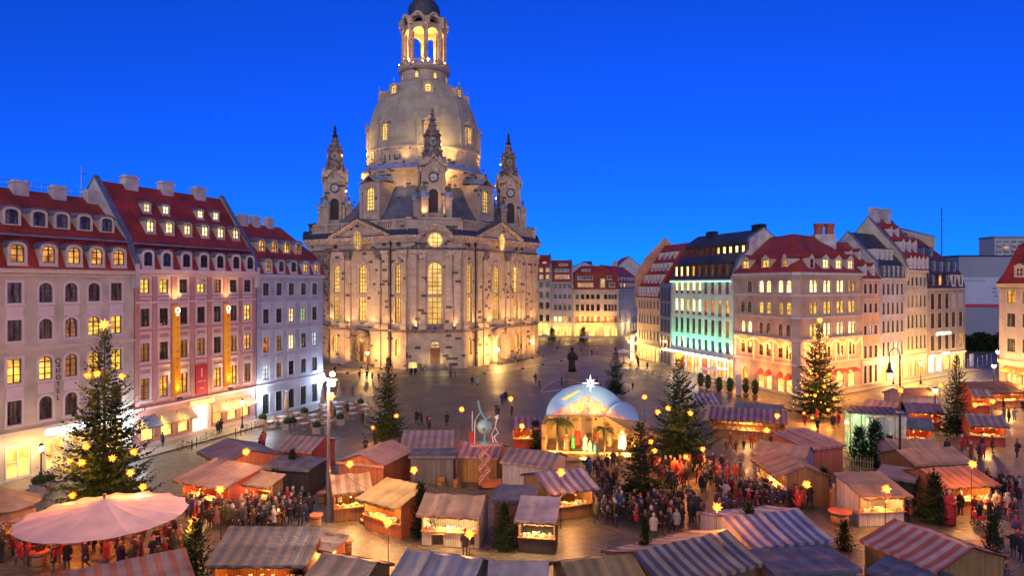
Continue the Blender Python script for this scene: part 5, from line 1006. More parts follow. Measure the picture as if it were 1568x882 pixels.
    for j in range(4):
        a = PI/4+j*PI/2; urn(mb, 2.3*math.cos(a), 2.3*math.sin(a), 43.8, 1.1); urn(mb, 1.55*math.cos(a), 1.55*math.sin(a), 48.4, .75); mb.box(1.5*math.cos(a)-.2, 1.5*math.cos(a)+.2, 1.5*math.sin(a)-.2, 1.5*math.sin(a)+.2, 44.6, 48.1)
    ul = mb.build('tower_lantern', 'dark_carved', tw)
    for j in range(4):
        mb = MB(); mb.M = Mx @ RZ(j*PI/2) @ T((0, -1.62, 46.7)); rg = [(.62*math.cos(2*PI*i/14), .8*math.sin(2*PI*i/14)) for i in range(14)]; ri = [(x*.72, z*.75) for x, z in rg]; strip(mb, rg, ri, -.15, -.15); strip(mb, rg, rg, -.15, .1); strip(mb, ri, ri, -.15, .1); mb.build('oculus', 'carved_stone', tw)
        mb = MB(); mb.M = Mx @ RZ(j*PI/2) @ T((0, -1.62, 46.7)); mb.add([(x, .0, z) for x, z in ri], [tuple(range(13, -1, -1))]); mb.build('oculus_shade', 'dark_glass', tw)
    mb = MB(); mb.M = Mx; mb.lathe([(.45, 51.3), (.75, 51.6), (.5, 51.9), (.25, 52.3), (.45, 52.7), (.2, 53.1), (.35, 53.5), (.02, 54.3)], 8); mb.build('finial', 'black' if k != 0 else 'dark_carved', tw)
    for (lx, ly, lz) in ((2.7, 2.6, 38.5), (2.0, 1.6, 46.8)):
        mb = MB(); mb.M = Mx; mb.sphere((lx, ly, lz), .16, 8, 5); mb.build('tower_lamp', 'candle', tw)
        pp = Mx @ Vector((lx, ly+.3, lz)); tg = Vector((pp.x*.25, pp.y*.25, 55 if lz < 40 else 53)); light('SPOT', pp, 900 if lz > 40 else 2200, (1, .66, .24), ch, .4, aim(pp, tg), 100, 1)
for k in range(4): tower(k)
# floodlights: mounted on the drum ledge, roof and around the walls
def flood(p, tgt, e, c=(1, .62, .2), sp=75, bl=.8, fix=True):
    p = Vector(p)
    if fix:
        mb = MB(); mb.box(p.x-.25, p.x+.25, p.y-.2, p.y+.2, p.z-.35, p.z-.05); mb.build('floodlight', 'dark_metal', ch)
    light('SPOT', p, e, c, ch, .25, aim(p, tgt), sp, bl)
for k in range(8):
    t = -PI/2+PI/8+k*PI/4; c_, s_ = math.cos(t), math.sin(t)
    flood((14.5*c_, 14.5*s_, 44.1), (12.2*c_, 12.2*s_, 58), 260, (1, .66, .22), 120, 1)
    flood((17.4*c_, 17.4*s_, 35.8), (13.6*c_, 13.6*s_, 44), 520, (1, .55, .12), 130, 1)
for k in (0, 3, 1, 2):
    M_, w = cface('l', k)
    for q, e in ((4, 2600), (9.5, 3600), (16, 3600), (22, 3600), (27, 2400)):
        X = q if k == 0 else w-q; a = M_ @ Vector((X, -3.4, .5)); flood(a, M_ @ Vector((X, .6, 7)), e*.24, (1, .48, .09), 120, 1)
        a = M_ @ Vector((X, -1.2, 8.4)); flood(a, M_ @ Vector((X, .4, 19)), e*.10, (1, .58, .24), 120, 1)
for k in (0, 3):
    M_, w = cface('l', k)
    for q in (5, 13, 21):
        X = q if k == 0 else w-q; flood(M_ @ Vector((X, -11.5, .45)), M_ @ Vector((X, 0, 17)), 1900, (1, .56, .23), 90, 1)
M_, w = cface('s', 0)
flood(M_ @ Vector((-3, -10, .45)), M_ @ Vector((w*.4, 0, 18)), 900, (1, .58, .30), 80, 1); flood(M_ @ Vector((w+3, -10, .45)), M_ @ Vector((w*.6, 0, 18)), 900, (1, .58, .30), 80, 1)
for q in (1.5, 5.3, 9.2): flood(M_ @ Vector((q, -1.0, 8.5)), M_ @ Vector((q, .4, 19)), 200, (1, .60, .28), 110, 1)
for k in (0, 1, 3):
    Mx = RZ(k*PI/2) @ T((0, -20.6, 0))
    for sx in (-2.2, 2.2): flood(Mx @ Vector((sx, -4.4, 31.2)), Mx @ Vector((sx*.4, -2.6, 40)), 260, (1, .56, .24), 100, 1)
# band of larger slabs laid round the church
mb = MB()
def oct_pts(off):
    P = []
    for k in range(4):
        for kind in ('s', 'l'):
            M_, w = cface(kind, k); P.append(M_ @ Vector((0, -off, 0))); P.append(M_ @ Vector((w, -off, 0)))
    return P
A, B = oct_pts(9.0), oct_pts(10.4)
for i in range(len(A)): j = (i+1) % len(A); mb.quad(A[i], A[j], B[j], B[i])
o = mb.build('paving_band', 'slabs', loc=(CHC.x, CHC.y, .006)); o.rotation_euler.z = CHA; tag(o, kind='structure')
# ------------------------------------------------------------------ fir trees
def raw_mesh(name, V, Fc, m):
    me = bpy.data.meshes.new(name); me.from_pydata(V, [], Fc); me.materials.append(MATS[m]); me.update(); return me
def fir_crown(h, rad, seed, z0=.06, step=.30, tw=.18, dens=1.12):
    rn = random.Random(seed); V = []; Fc = []
    def leaf(a, d, up, w):
        s = d.cross(up).normalized()*w; m = a+d*.55; o = len(V)
        V.extend([tuple(a), tuple(m+s), tuple(a+d), tuple(m-s)]); Fc.append((o, o+1, o+2, o+3))
    z = h*z0
    lop = rn.uniform(0, 6.28)
    while z < h*.985:
        f = (z-h*z0)/(h*(1-z0)); r = rad*(1-f)**.95*rn.uniform(.74, 1.12)+.12; n = max(4, int((5+5*(1-f))*dens))
        for i in range(n):
            a = 2*PI*(i+rn.random()*.9)/n; L = r*rn.uniform(.55, 1.15)*(1+.10*math.cos(a-lop)); zz = z+rn.uniform(-.5, .5)*step
            dr = Vector((math.cos(a), math.sin(a), 0)); slope = -.38*(1-f)+.45*f+rn.uniform(-.1, .1)
            pts = [Vector((0, 0, zz))+dr*(L*t)+Vector((0, 0, L*(slope*t-.10*t*(1-t)*4+.20*t*t*t))) for t in (0, .25, .5, .75, 1)]
            for k in range(4):
                a0, b0 = pts[k], pts[k+1]; seg = b0-a0; sl = seg.length
                if sl < 1e-4: continue
                d = seg/sl; side = d.cross(Vector((0, 0, 1))).normalized(); m = max(1, int(sl/.17*dens)); o = len(V)
                w = .02; V.extend([tuple(a0+side*w), tuple(a0-side*w), tuple(b0-side*w*.6), tuple(b0+side*w*.6)]); Fc.append((o, o+1, o+2, o+3))
                for q in range(m):
                    t = (k+q/m)/4
                    if t < .12: continue
                    b = a0+seg*(q/m); tl = (.16+.34*min(1, L*.35)*math.sin(PI*min(1, .25+.75*t)))*rn.uniform(.65, 1.25)
                    for s in (-1, 1):
                        dd = (d*rn.uniform(.45, .8)+side*s*rn.uniform(.6, 1)+Vector((0, 0, rn.uniform(-.55, .12)))).normalized()*tl; leaf(b, dd, Vector((rn.uniform(-.5, .5), rn.uniform(-.5, .5), 1)), tl*tw+.015)
                    if rn.random() < .5: leaf(b, (d*.7+Vector((rn.uniform(-.3, .3), rn.uniform(-.3, .3), rn.uniform(-.9, .5)))).normalized()*tl*.8, side, tl*tw+.015)
            leaf(pts[-1], (pts[-1]-pts[-2]).normalized()*.3, Vector((0, 0, 1)), .05)
        z += step*(1-.45*f)*rn.uniform(.8, 1.2)
    leaf(Vector((0, 0, h*.95)), Vector((0, 0, h*.06)), Vector((1, 0, 0)), .05); leaf(Vector((0, 0, h*.95)), Vector((0, 0, h*.06)), Vector((0, 1, 0)), .05)
    return raw_mesh('crown', V, Fc, 'needles')
def trunk_mesh(h, r):
    mb = MB(); mb.cyl((0, 0, 0), (0, 0, h*.5), r, r*.6, 8); mb.cyl((0, 0, h*.5), (0, 0, h*.97), r*.6, .02, 6); return mb.mesh('trunk', 'bark')
FIRS = {}
def fir(key, label, p, h, rad, rz=0, group=None, name='fir_tree'):
    """key names the branch pattern; scaled copies share its mesh"""
    if key not in FIRS: FIRS[key] = (fir_crown(h, rad, hash(key) % 1000 if False else sum(map(ord, key)), z0=.10 if h > 6 else .07, step=.29 if h > 8 else .25 if h > 4 else .15), trunk_mesh(h, max(.04, h*.013)), h, rad)
    c, t, h0, r0 = FIRS[key]; o = thing(name, label, 'tree', (p.x, p.y, 0), rz, group); link('crown', c, o); link('trunk', t, o); o.scale = (rad/r0, rad/r0, h/h0); return o
BIG = {}
def bigtree(key, label, px, by, topy, wpx, k=None):
    p = G(px, by); h = H-(topy-HY)*p.y/F; r = wpx/2*p.y/F; BIG[key] = (p, h, r); return fir(k or key, label, p, h, r, len(BIG)*1.3, 'large firs on the square')
bigtree('hotel', 'tallest star-hung fir, standing behind the pink parasol in front of the hotel', 160, 800, 503, 190)
bigtree('cafe', 'medium fir between the cafe tables and the first stalls, facing church', 595, 672, 548, 74)
bigtree('crib', 'broad dark fir with red glowing stars right of the nativity stage', 1040, 718, 548, 150)
bigtree('crowd', 'low dense fir without star top, rising out of the standing crowd', 980, 770, 648, 118, 'cafe')
bigtree('corner', 'tall fir glittering with lights in front of the corner house', 1255, 640, 494, 100)
bigtree('mast', 'slim fir without lights beside the crook-necked lamp mast', 1465, 668, 545, 66, 'cafe')
bigtree('statue', 'small fir on open paving right of the bronze statue', 943, 606, 533, 46, 'cafe')
SM = [((421.7, 768), 722, 34, 'small fir behind the smoking crowd by a dark shed'), ((447.8, 746), 690, 30, 'small fir leaning on the black shed under the red stall'), ((300, 892), 800, 60, 'loose young spruce between the parasol and grey-striped roof'),
      ((456, 890), 838, 40, 'young fir beside the beige awning'), ((573.5, 740), 704, 26, 'little fir poking up by the orange gabled hut'), ((645, 822), 741, 38, 'fir squeezed between the yellow and white food stalls'), ((772, 842), 775, 46, 'dark bushy fir beside the lilac canvas stall'),
      ((783, 742), 712, 22, 'tiny fir by the blue-patched hut'), ((988, 905), 834, 34, 'thin fir tip between the yellow and dark striped roofs'), ((820, 688), 645, 30, 'small fir at the back wall of the nativity stage'), ((1146, 860), 772, 50, 'fir between the dark striped and blue striped roofs'),
      ((1262, 768), 718, 32, 'small fir by the tan striped stall'), ((1293, 842), 800, 34, 'dark small fir below the big barrel table'), ((1188, 703), 676, 24, 'tiny fir behind the tan ridge roof'), ((1431, 802), 728, 56, 'dense fir beside the red-robed figure'), ((1400, 712), 672, 34, 'small fir against the tan hut near the mast'),
      ((1520, 900), 843, 44, 'bare young spruce beside the last barrel table'), ((1316, 712), 655, 44, 'fir inside the bamboo fence'), ((1340, 714), 648, 50, 'bushy fir in front of the glass pavilion'), ((1362, 712), 668, 36, 'fir at the corner of the glass pavilion'), ((846, 522), 503, 20, 'fir with fairy lights before the lilac house'), ((893, 523), 502, 20, 'fir with fairy lights before the orange-lit house')]
for i, ((px, by), ty, w, lab) in enumerate(SM):
    p = G(px, by); fir('small%d' % (i % 2), lab, p, H-(ty-HY)*p.y/F if by < 900 else 4.0, max(.5, w/2*p.y/F), i*1.1, 'small firs among the stalls')
# ------------------------------------------------------------------ star lanterns
def star_mesh(m='star_paper'):
    V = []; Fc = []; g_ = (1+5**.5)/2
    ds = [Vector(v).normalized() for v in [(x, y, z) for x in (-1, 0, 1) for y in (-1, 0, 1) for z in (-1, 0, 1) if (x, y, z) != (0, 0, 0)]]
    for i, d in enumerate(ds):
        L = .46 if i % 2 else .36; u = d.cross(Vector((.3, .5, .8))).normalized(); w = d.cross(u); o = len(V); r = .085
        for k in range(4): V.append(tuple(d*.10+(u*math.cos(k*PI/2)+w*math.sin(k*PI/2))*r))
        V.append(tuple(d*L))
        for k in range(4): Fc.append((o+k, o+(k+1) % 4, o+4))
    return raw_mesh('star_lantern', V, Fc, m)
STAR = star_mesh(); STAR_R = star_mesh('star_paper_red'); nstar = [0]
def star(p, label, group, s=1., red=False):
    s *= .8; o = link('star_lantern', STAR_R if red else STAR, None, p); o.scale = (s, s, s); o.rotation_euler = (R_(0, 1), R_(0, 1), R_(0, 3)); tag(o, label, 'star lantern', group); light('POINT', (p[0], p[1]-.55, p[2]-.25), 150*s, (1, .30, .04), None, .2); return o
def tree_star(key, px, py, lab, s=1.):
    (p, h, r) = BIG[key]; z = H-(py-HY)*p.y/F; rr = r*max(.05, 1-z/h)**.82*.95+.25; dx = (px-CX)/F*p.y-p.x; dy = math.sqrt(max(.09, rr*rr-dx*dx)); Y = p.y-dy; q = at(px, py, Y)
    q.z = max(q.z, .8); o = star(q, lab, 'stars hung in the '+{'hotel': 'hotel fir', 'cafe': 'cafe fir', 'crib': 'stage fir', 'corner': 'corner fir'}[key], s*.85, True)
for px, py in ((135, 575), (149, 572), (187, 576), (132, 684), (107, 706), (125, 709), (172, 702), (205, 692), (200, 724), (111, 759), (167, 766), (219, 746)): tree_star('hotel', px, py, 'orange star lantern hung among branches of the tall hotel fir')
for px, py in ((607, 637), (571, 655)): tree_star('cafe', px, py, 'orange star lantern hung in the fir by the cafe tables')
for px, py in ((1007, 631), (1057, 633), (1023, 625), (996, 677), (1003, 691), (1076, 688), (1050, 700)): tree_star('crib', px, py, 'red-orange star lantern in the broad fir by the nativity stage')
for px, py in ((1247, 517), (1266, 516), (1240, 568), (1270, 573), (1235, 605), (1248, 606), (1277, 611), (1262, 592), (1231, 633), (1252, 546), (1268, 628), (1244, 640)): tree_star('corner', px, py, 'orange star lantern in the fir before the corner house', .85)
for key, lab in (('hotel', 'golden star on the very tip of the tall hotel fir'), ('crib', 'golden star on the tip of the broad fir by the stage'), ('corner', 'golden star on the tip of the corner house fir')):
    p, h, r = BIG[key]; star((p.x, p.y, h+.3), lab, None, 1.25)
def pole_star(px, py, z, lab, s=1.):
    q = G(px, py, z); o = thing('star_pole', 'thin pole carrying '+lab, 'pole', (q.x, q.y, 0), 0, 'poles carrying star lanterns'); mb = MB(); mb.cyl((0, .12, 0), (0, .1, z-.1), .03, .02, 5); mb.build('pole', 'dark_metal', o); mb = MB(); mb.cyl((0, .1, z-.12), (0, 0, z), .012, n=4); mb.build('hook', 'dark_metal', o)
    star(q, lab, 'star lanterns on poles', s)
for px, py, z, lab in ((297, 799, 3.3, 'a star above the crowd beside the pink parasol'), (337, 750, 3.4, 'a star in front of the tan striped stall'), (377, 692, 3.6, 'a star over the purple-roofed hut'), (536, 711, 3.4, 'a star at the orange gabled hut'), (634, 720, 3.0, 'a star before the grey container'),
      (594, 800, 3.0, 'a star before the yellow stall counter'), (707, 627, 4.0, 'a star on open paving beyond the football sculpture'), (782, 611, 4.0, 'a star on paving beyond the red hut'), (799, 653, 3.2, 'a star at the red hut left of the stage'), (719, 818, 2.6, 'a star by the white food stall'),
      (859, 723, 4.0, 'a star over the blue striped roof'), (1098, 777, 3.8, 'a star over the blue striped roof by the crowd'), (1190, 637, 3.6, 'a star above the long wooden stall'), (1174, 659, 3.0, 'a star before the long wooden stall'), (1235, 742, 3.0, 'a star at the tan striped stall'), (1357, 749, 3.2, 'a star over the tan awning'),
      (1489, 711, 4.0, 'a star over the orange roof'), (1440, 590, 4.0, 'a star near the far right huts'), (1520, 615, 3.8, 'a star near the lit far right stall'), (1493, 620, 3.2, 'a star at the lilac hut'), (987, 608, 4, 'a star behind the nativity stage'), (1560, 580, 3.6, 'a star at the right edge stalls')): pole_star(px, py, z, lab)
# ------------------------------------------------------------------ market stalls
board_mat('orange_boards', (.50, .17, .06)); board_mat('ochre_boards', (.40, .22, .06)); board_mat('red_boards', (.45, .05, .03)); board_mat('coral_boards', (.62, .20, .12)); board_mat('white_boards', (.55, .50, .47)); board_mat('wood_boards', (.26, .14, .06)); board_mat('dark_boards', (.035, .03, .03)); board_mat('lilac_boards', (.38, .33, .42)); board_mat('green_boards', (.10, .22, .08)); board_mat('grey_boards', (.15, .15, .15), .5)
LAV = ((.42, .33, .34), (.26, .21, .24)); TAN = ((.54, .37, .21), (.36, .24, .15)); RED = ((.46, .13, .10), (.50, .41, .39)); BLU = ((.12, .15, .40), (.46, .43, .48)); DBL = ((.12, .115, .17), (.46, .37, .27)); PUR = ((.17, .10, .17), (.33, .25, .33)); ORA = ((.58, .30, .15), (.44, .20, .11)); YEL = ((.60, .44, .17), (.56, .40, .15)); GRY = ((.38, .28, .19), (.22, .19, .18)); LIL = ((.56, .48, .50), (.50, .43, .46)); MAUVE = ((.24, .19, .31), (.21, .17, .28)); PNK = ((.54, .27, .20), (.42, .33, .30)); BEI = ((.50, .36, .25), (.45, .33, .23)); YTN = ((.50, .36, .15), (.36, .26, .13)); LBL = ((.30, .31, .42), (.44, .40, .42)); ORD = ((.50, .17, .09), (.42, .30, .27)); BRN = ((.30, .17, .10), (.27, .15, .09)); SLB = ((.20, .22, .28), (.18, .20, .26))
FOOT = []
_gm = {}
def garland_mesh(W):
    if W not in _gm:
        rn = random.Random(int(W*10)); V = []; Fc = []
        for i in range(int(W*70)):
            x = rn.uniform(0, W); c = Vector((x, 0, -.12*abs(math.sin(PI*x/1.1)))); d = Vector((rn.gauss(0, 1), rn.gauss(0, 1), rn.gauss(0, 1))).normalized()*rn.uniform(.08, .16); s = d.cross(Vector((rn.random(), rn.random(), 1))).normalized()*.022; o = len(V); V += [tuple(c-s), tuple(c+s), tuple(c+d)]; Fc.append((o, o+1, o+2))
        _gm[W] = raw_mesh('garland', V, Fc, 'needles')
    return _gm[W]
def stall(label, kind, L, R, dep, rt, cols, wallm, opn=True, zf=2.3, zr=3.1, ov=None, lamp=60, dirt=.0, lc=(1, .46, .12), name='market_stall', group='stalls of the winter market', goods=True, sagk=1.):
    """kind 'f': L,R are photo corners of the front eave; 'r': of the ridge. rt: mono, gable, gx (gable end to the front), flat"""
    zl = zr if kind == 'r' else zf; a, b = G(*L, zl), G(*R, zl); d = (b-a); W = d.length; d.normalize(); nrm = Vector((-d.y, d.x, 0))
    back = 0 if kind == 'f' else (dep/2 if rt == 'gable' else dep); P = a-nrm*back; rz = math.atan2(d.y, d.x)
    FOOT.append((P.copy(), d.copy(), nrm.copy(), W, dep)); root = thing(name, label, 'stall', (P.x, P.y, 0), rz, group); ov = (.75 if opn else .2) if ov is None else ov; rn = random.Random(label)
    # roof canvas
    mb = MB(); nx = max(4, int(W/.35)); ny = 5; jx = [rn.uniform(-.035, .03) for _ in range(nx+1)]
    def zt(x, y):
        if rt == 'gable': t = 1-abs(2*y/dep-1)
        elif rt == 'gx': t = 1-abs(2*x/W-1)
        elif rt == 'flat': t = y/dep
        else: t = y/dep
        return zf+(zr-zf)*t
    ys = [dep*k/(2*ny) for k in range(2*ny+1)]; xs = [W*i/nx for i in range(nx+1)]; P_ = []; Fc = []; U = []
    for th in (0, -.05):
        for j, y in enumerate(ys):
            for i, x in enumerate(xs):
                fx = x/W; sg = -.09*sagk*abs(math.sin(PI*fx*max(2, round(W/1.3))))*(1 if 0 < j < 2*ny else .4)-.05*sagk*math.sin(PI*((2*y/dep) % 1)) if rt != 'gx' else -.05*sagk*math.sin(PI*((2*fx) % 1))
                P_.append((x, y, zt(x, y)+sg+jx[i]+th))
    n1 = nx+1; tot = n1*len(ys)
    uvf = (lambda i, j: (xs[i], ys[j])) if rt != 'gx' else (lambda i, j: (ys[j], xs[i]))
    for j in range(2*ny):
        for i in range(nx):
            q = (j*n1+i, j*n1+i+1, (j+1)*n1+i+1, (j+1)*n1+i); uv = [uvf(i, j), uvf(i+1, j), uvf(i+1, j+1), uvf(i, j+1)]
            Fc.append(q); U.append(uv); Fc.append(tuple(tot+k for k in reversed(q))); U.append(uv[::-1])
    # valances on the eaves
    def val(e0, e1, z0, z1, u0):
        n = max(3, int((Vector(e1)-Vector(e0)).length/.3)); o = len(P_); ln = (Vector(e1)-Vector(e0)).length
        for i in range(n+1):
            t = i/n; x = e0[0]+(e1[0]-e0[0])*t; y = e0[1]+(e1[1]-e0[1])*t; z = z0+(z1-z0)*t; P_.append((x, y, z+.01)); P_.append((x, y, z-.17-.06*(i % 2)))
        for i in range(n): k = o+2*i; Fc.append((k, k+1, k+3, k+2)); U.append([(u0+ln*i/n, 0), (u0+ln*i/n, .2), (u0+ln*(i+1)/n, .2), (u0+ln*(i+1)/n, 0)])
    val((0, -.01), (W, -.01), zf, zf, 0)
    if rt == 'gable': val((W, dep+.01), (0, dep+.01), zf, zf, 0)
    mb.add(P_, Fc, U); mb.build('roof_canvas', stripe_mat(*[tuple(x*f for x, f in zip(cc, (.86, .76, .64))) for cc in cols]) if not isinstance(cols, str) else cols, root)
    # walls
    x0, x1, y0, y1 = .18, W-.18, ov, dep-.18; zr_ = lambda x, y: zt(x, y)-.09
    def wallq(A, B, zb=0, n=6):
        for i in range(n):
            p, q = [Vector(A).lerp(Vector(B), t) for t in (i/n, (i+1)/n)]; l0, l1 = (p-Vector(A)).length, (q-Vector(A)).length
            mb.add([(p.x, p.y, zb), (q.x, q.y, zb), (q.x, q.y, zr_(q.x, q.y)), (p.x, p.y, zr_(p.x, p.y))], [(0, 1, 2, 3)], [[(l0, zb), (l1, zb), (l1, 2.5), (l0, 2.5)]])
    for A, B in (((x1, y0), (x1, y1)), ((x0, y1), (x0, y0)), ((x1, y1), (x0, y1))): mb = MB(); wallq(A, B); mb.build('wall_panel', wallm, root)
    if not opn:
        mb = MB(); wallq((x0, y0), (x1, y0)); mb.build('wall_panel', wallm, root)
        mb = MB(); dw = min(.9, W*.25); dx = W*.35; mb.box(dx, dx+dw, y0-.04, y0-.005, .05, 1.95); mb.box(dx-.06, dx, y0-.05, y0-.005, .05, 2.0); mb.box(dx+dw, dx+dw+.06, y0-.05, y0-.005, .05, 2.0); mb.box(dx-.06, dx+dw+.06, y0-.05, y0-.005, 1.95, 2.03); mb.build('door', wallm, root)
    else:
        mb = MB(); mb.box(x0, x1, y0-.02, y0+.05, .05, 1.0); mb.build('counter_front', wallm, root); mb = MB(); mb.box(x0-.05, x1+.05, y0-.22, y0+.5, 1.0, 1.06); mb.build('counter', 'wood', root)
        mb = MB(); mb.box(x0, x1, y0, y0+.06, zf-.22, zf-.02+.0); mb.build('fascia', wallm, root)
        for x in (x0+.04, x1-.04): mb = MB(); mb.box(x-.05, x+.05, y0-.05, y0+.05, 1.06, zf); mb.build('post', 'wood', root)
        mb = MB(); mb.box(x0+.1, x1-.1, y1-.5, y1-.03, 1.35, 1.39); mb.box(x0+.1, x1-.1, y1-.45, y1-.03, 1.8, 1.84); mb.build('shelf', 'wood', root)
        if goods:
            mb = MB()
            for i in range(int(W*7)):
                x = rn.uniform(x0+.15, x1-.15); y = y0+rn.uniform(-.12, .42); s = rn.uniform(.05, .12); mb.box(x-s, x+s, y-s*.7, y+s*.7, 1.06, 1.06+rn.uniform(.06, .22))
            for zz in (1.39, 1.84):
                for i in range(int(W*5)): x = rn.uniform(x0+.15, x1-.15); s = rn.uniform(.05, .11); mb.box(x-s, x+s, y1-.35, y1-.15, zz, zz+rn.uniform(.1, .3))
            tag(mb.build('goods', 'goods', root), kind='stuff')
            mb = MB()
            for i in range(int(W*2.2)): x = rn.uniform(x0+.15, x1-.15); z = zf-.35-rn.uniform(0, .3); mb.sphere((x, y0+rn.uniform(.1, .4), z), rn.uniform(.05, .09), 6, 4)
            tag(mb.build('hanging_goods', 'goods', root), kind='stuff')
        link('garland', garland_mesh(round(W, 1)), root, (0, -.06, zf-.06))
        mb = MB()
        for x in [W*(i+.5)/max(2, int(W/1.3)) for i in range(max(2, int(W/1.3)))]: mb.sphere((x, y0+.35, zf-.13), .075, 8, 6); mb.cyl((x, y0+.35, zf-.08), (x, y0+.35, zf+.05), .015, n=4)
        mb.build('light_bulb', 'bulb_warm', root)
        light('POINT', (W*.5, y0+.5, zf-.42), lamp*1.4, lc, root, .15); light('POINT', (W*.5, y0-.55, zf-.4), lamp*1.1, lc, root, .15)
    return root
ST = stall
ST('red and beige striped stall roof below the pink parasol', 'r', (95, 876), (284, 838), 3.4, 'mono', ORD, 'orange_boards', zr=3.0)
ST('grey-tan striped roof over an orange boarded counter in front of the crowd', 'r', (352, 806), (497, 806), 3.3, 'mono', GRY, 'orange_boards', zf=2.2, lamp=45)
ST('small beige side awning on the grey-tan striped stall', 'f', (468, 838), (508, 846), 1.6, 'mono', BEI, 'orange_boards', zf=2.1, zr=2.5, lamp=20)
ST('beige and lilac roofed hut beside a leafless twig bush', 'r', (495, 845), (578, 860), 3.2, 'gable', BEI, 'wood_boards', zr=3.0, lamp=15)
ST('pale blue folded canvas roof opposite the white food stall', 'r', (622, 840), (740, 856), 3.4, 'gable', LBL, 'lilac_boards', zr=3.0, opn=False)
ST('narrow lilac roof next to the pale blue canvas roof', 'r', (748, 857), (840, 858), 3.0, 'gable', LIL, 'lilac_boards', zr=3.0, opn=False)
ST('yellow-brown striped roof between lilac roof and dark striped roof', 'r', (858, 860), (968, 846), 3.4, 'gable', YTN, 'wood_boards', zr=3.0, opn=False)
ST('large dark blue and tan striped tent roof', 'r', (967, 844), (1112, 811), 5.4, 'gable', DBL, 'wood_boards', zr=3.2, opn=False)
ST('royal blue and white striped tent roof behind a grey container', 'r', (1107, 790), (1222, 779), 6.2, 'gable', BLU, 'lilac_boards', zr=3.1, opn=False)
ST('dark tarpaulin container roof under the blue striped tent', 'f', (1185, 878), (1320, 872), 3.0, 'flat', 'grey_tarp', 'grey_boards', zf=2.3, zr=2.4, opn=False)
ST('red and white striped tent roof at the lower right', 'r', (1369, 794), (1492, 839), 5.4, 'gable', RED, 'ochre_boards', zr=3.2, opn=False)
ST('flat grey roofed container left of the red striped tent', 'f', (1325, 872), (1432, 905), 2.6, 'flat', 'grey_tarp', 'grey_boards', zf=2.2, zr=2.3, opn=False)
ST('yellow canvas food stall with orange counter', 'f', (543, 763), (605, 780), 3.0, 'mono', YEL, 'orange_boards', lamp=110)
ST('white food stall with two chalkboards under a beige canvas roof', 'f', (637, 788), (734, 793), 4.2, 'gable', BEI, 'white_boards', lamp=130, lc=(1, .6, .22))
ST('small stall with lilac-white canvas and white lit counter', 'f', (787, 797), (852, 801), 2.6, 'mono', LIL, 'dark_boards', lamp=70, lc=(1, .62, .28))
ST('blue-grey and white striped pitched stall roof under a star', 'r', (818, 724), (892, 716), 5.4, 'gable', ((.20, .19, .33), (.47, .42, .48)), 'wood_boards', lamp=70)
ST('dark flat-roofed wooden shed behind the lilac canvas stall', 'f', (752, 765), (818, 768), 3.2, 'flat', 'grey_tarp', 'wood_boards', zf=2.5, zr=2.65, opn=False)
ST('lilac tent hut with a blue tarpaulin patch', 'f', (765, 707), (845, 716), 4.0, 'gable', LAV, 'white_boards', opn=False)
ST('ochre boarded hut with red-lilac striped roof behind the scissor lift', 'r', (706, 675), (771, 678), 4.4, 'gable', ((.42, .15, .17), (.45, .37, .43)), 'ochre_boards', opn=False)
ST('plain grey container with flat roof', 'f', (625, 699), (697, 699), 2.4, 'flat', 'grey_tarp', 'grey_boards', zf=2.5, zr=2.6, opn=False)
ST('lilac roof showing above the grey container', 'f', (612, 684), (694, 683), 3.2, 'mono', LAV, 'lilac_boards', opn=False)
ST('orange gabled hut with pink striped roof beside the container', 'f', (514, 707), (588, 714), 5.6, 'gx', PNK, 'orange_boards', opn=False)
ST('tan striped stall with glowing side left of the yellow stall', 'r', (506, 727), (566, 722), 4.4, 'gable', TAN, 'wood_boards', lamp=80)
ST('red boarded hut with lilac striped roof by the planters', 'r', (442, 666), (498, 669), 4.8, 'gable', LAV, 'red_boards', opn=False)
ST('black low shed joined to the red hut', 'f', (398, 716), (474, 720), 3.4, 'flat', 'grey_tarp', 'dark_boards', zf=2.3, zr=2.45, opn=False)
ST('purple-roofed orange hut near the parked bicycles', 'f', (302, 691), (339, 713), 5.2, 'gable', MAUVE, 'orange_boards', lamp=70)
ST('tan and lilac striped stall with the densest crowd', 'f', (265, 735), (340, 750), 3.8, 'mono', ((.46, .33, .27), (.34, .29, .33)), 'red_boards', lamp=100)
ST('small tan awning at the right end of the crowded stall', 'f', (368, 741), (409, 747), 2.0, 'mono', BEI, 'wood_boards', zf=2.2, zr=2.7, lamp=30)
ST('long wooden stall with dark purple striped roof by the corner fir', 'f', (1085, 640), (1206, 648), 3.0, 'mono', PUR, 'wood_boards', lamp=90)
ST('slate-blue roofed hut behind the long wooden stall', 'f', (1122, 629), (1196, 635), 4.4, 'gable', SLB, 'lilac_boards', opn=False)
ST('small blue striped stall roof by the clipped shrubs', 'f', (1070, 617), (1106, 617), 2.6, 'mono', BLU, 'white_boards', opn=False)
ST('coral boarded hut with red striped roof beside the glass pavilion', 'f', (1240, 689), (1296, 681), 4.6, 'mono', RED, 'coral_boards', opn=False, zf=2.4)
ST('tan striped corner stall with busy lit counter', 'f', (1150, 702), (1190, 731), 4.2, 'gable', TAN, 'wood_boards', lamp=100)
ST('plain tan ridge roof behind the tan striped corner stall', 'f', (1153, 692), (1232, 704), 3.6, 'gable', BEI, 'lilac_boards', opn=False)
ST('cream stall with broad tan awning and lit windows', 'f', (1322, 763), (1399, 760), 3.6, 'mono', ((.48, .34, .21), (.46, .33, .20)), 'white_boards', lamp=80)
ST('orange roofed stall beside the red-robed figure', 'r', (1408, 717), (1488, 712), 5.0, 'gable', ORA, 'orange_boards', lamp=110)
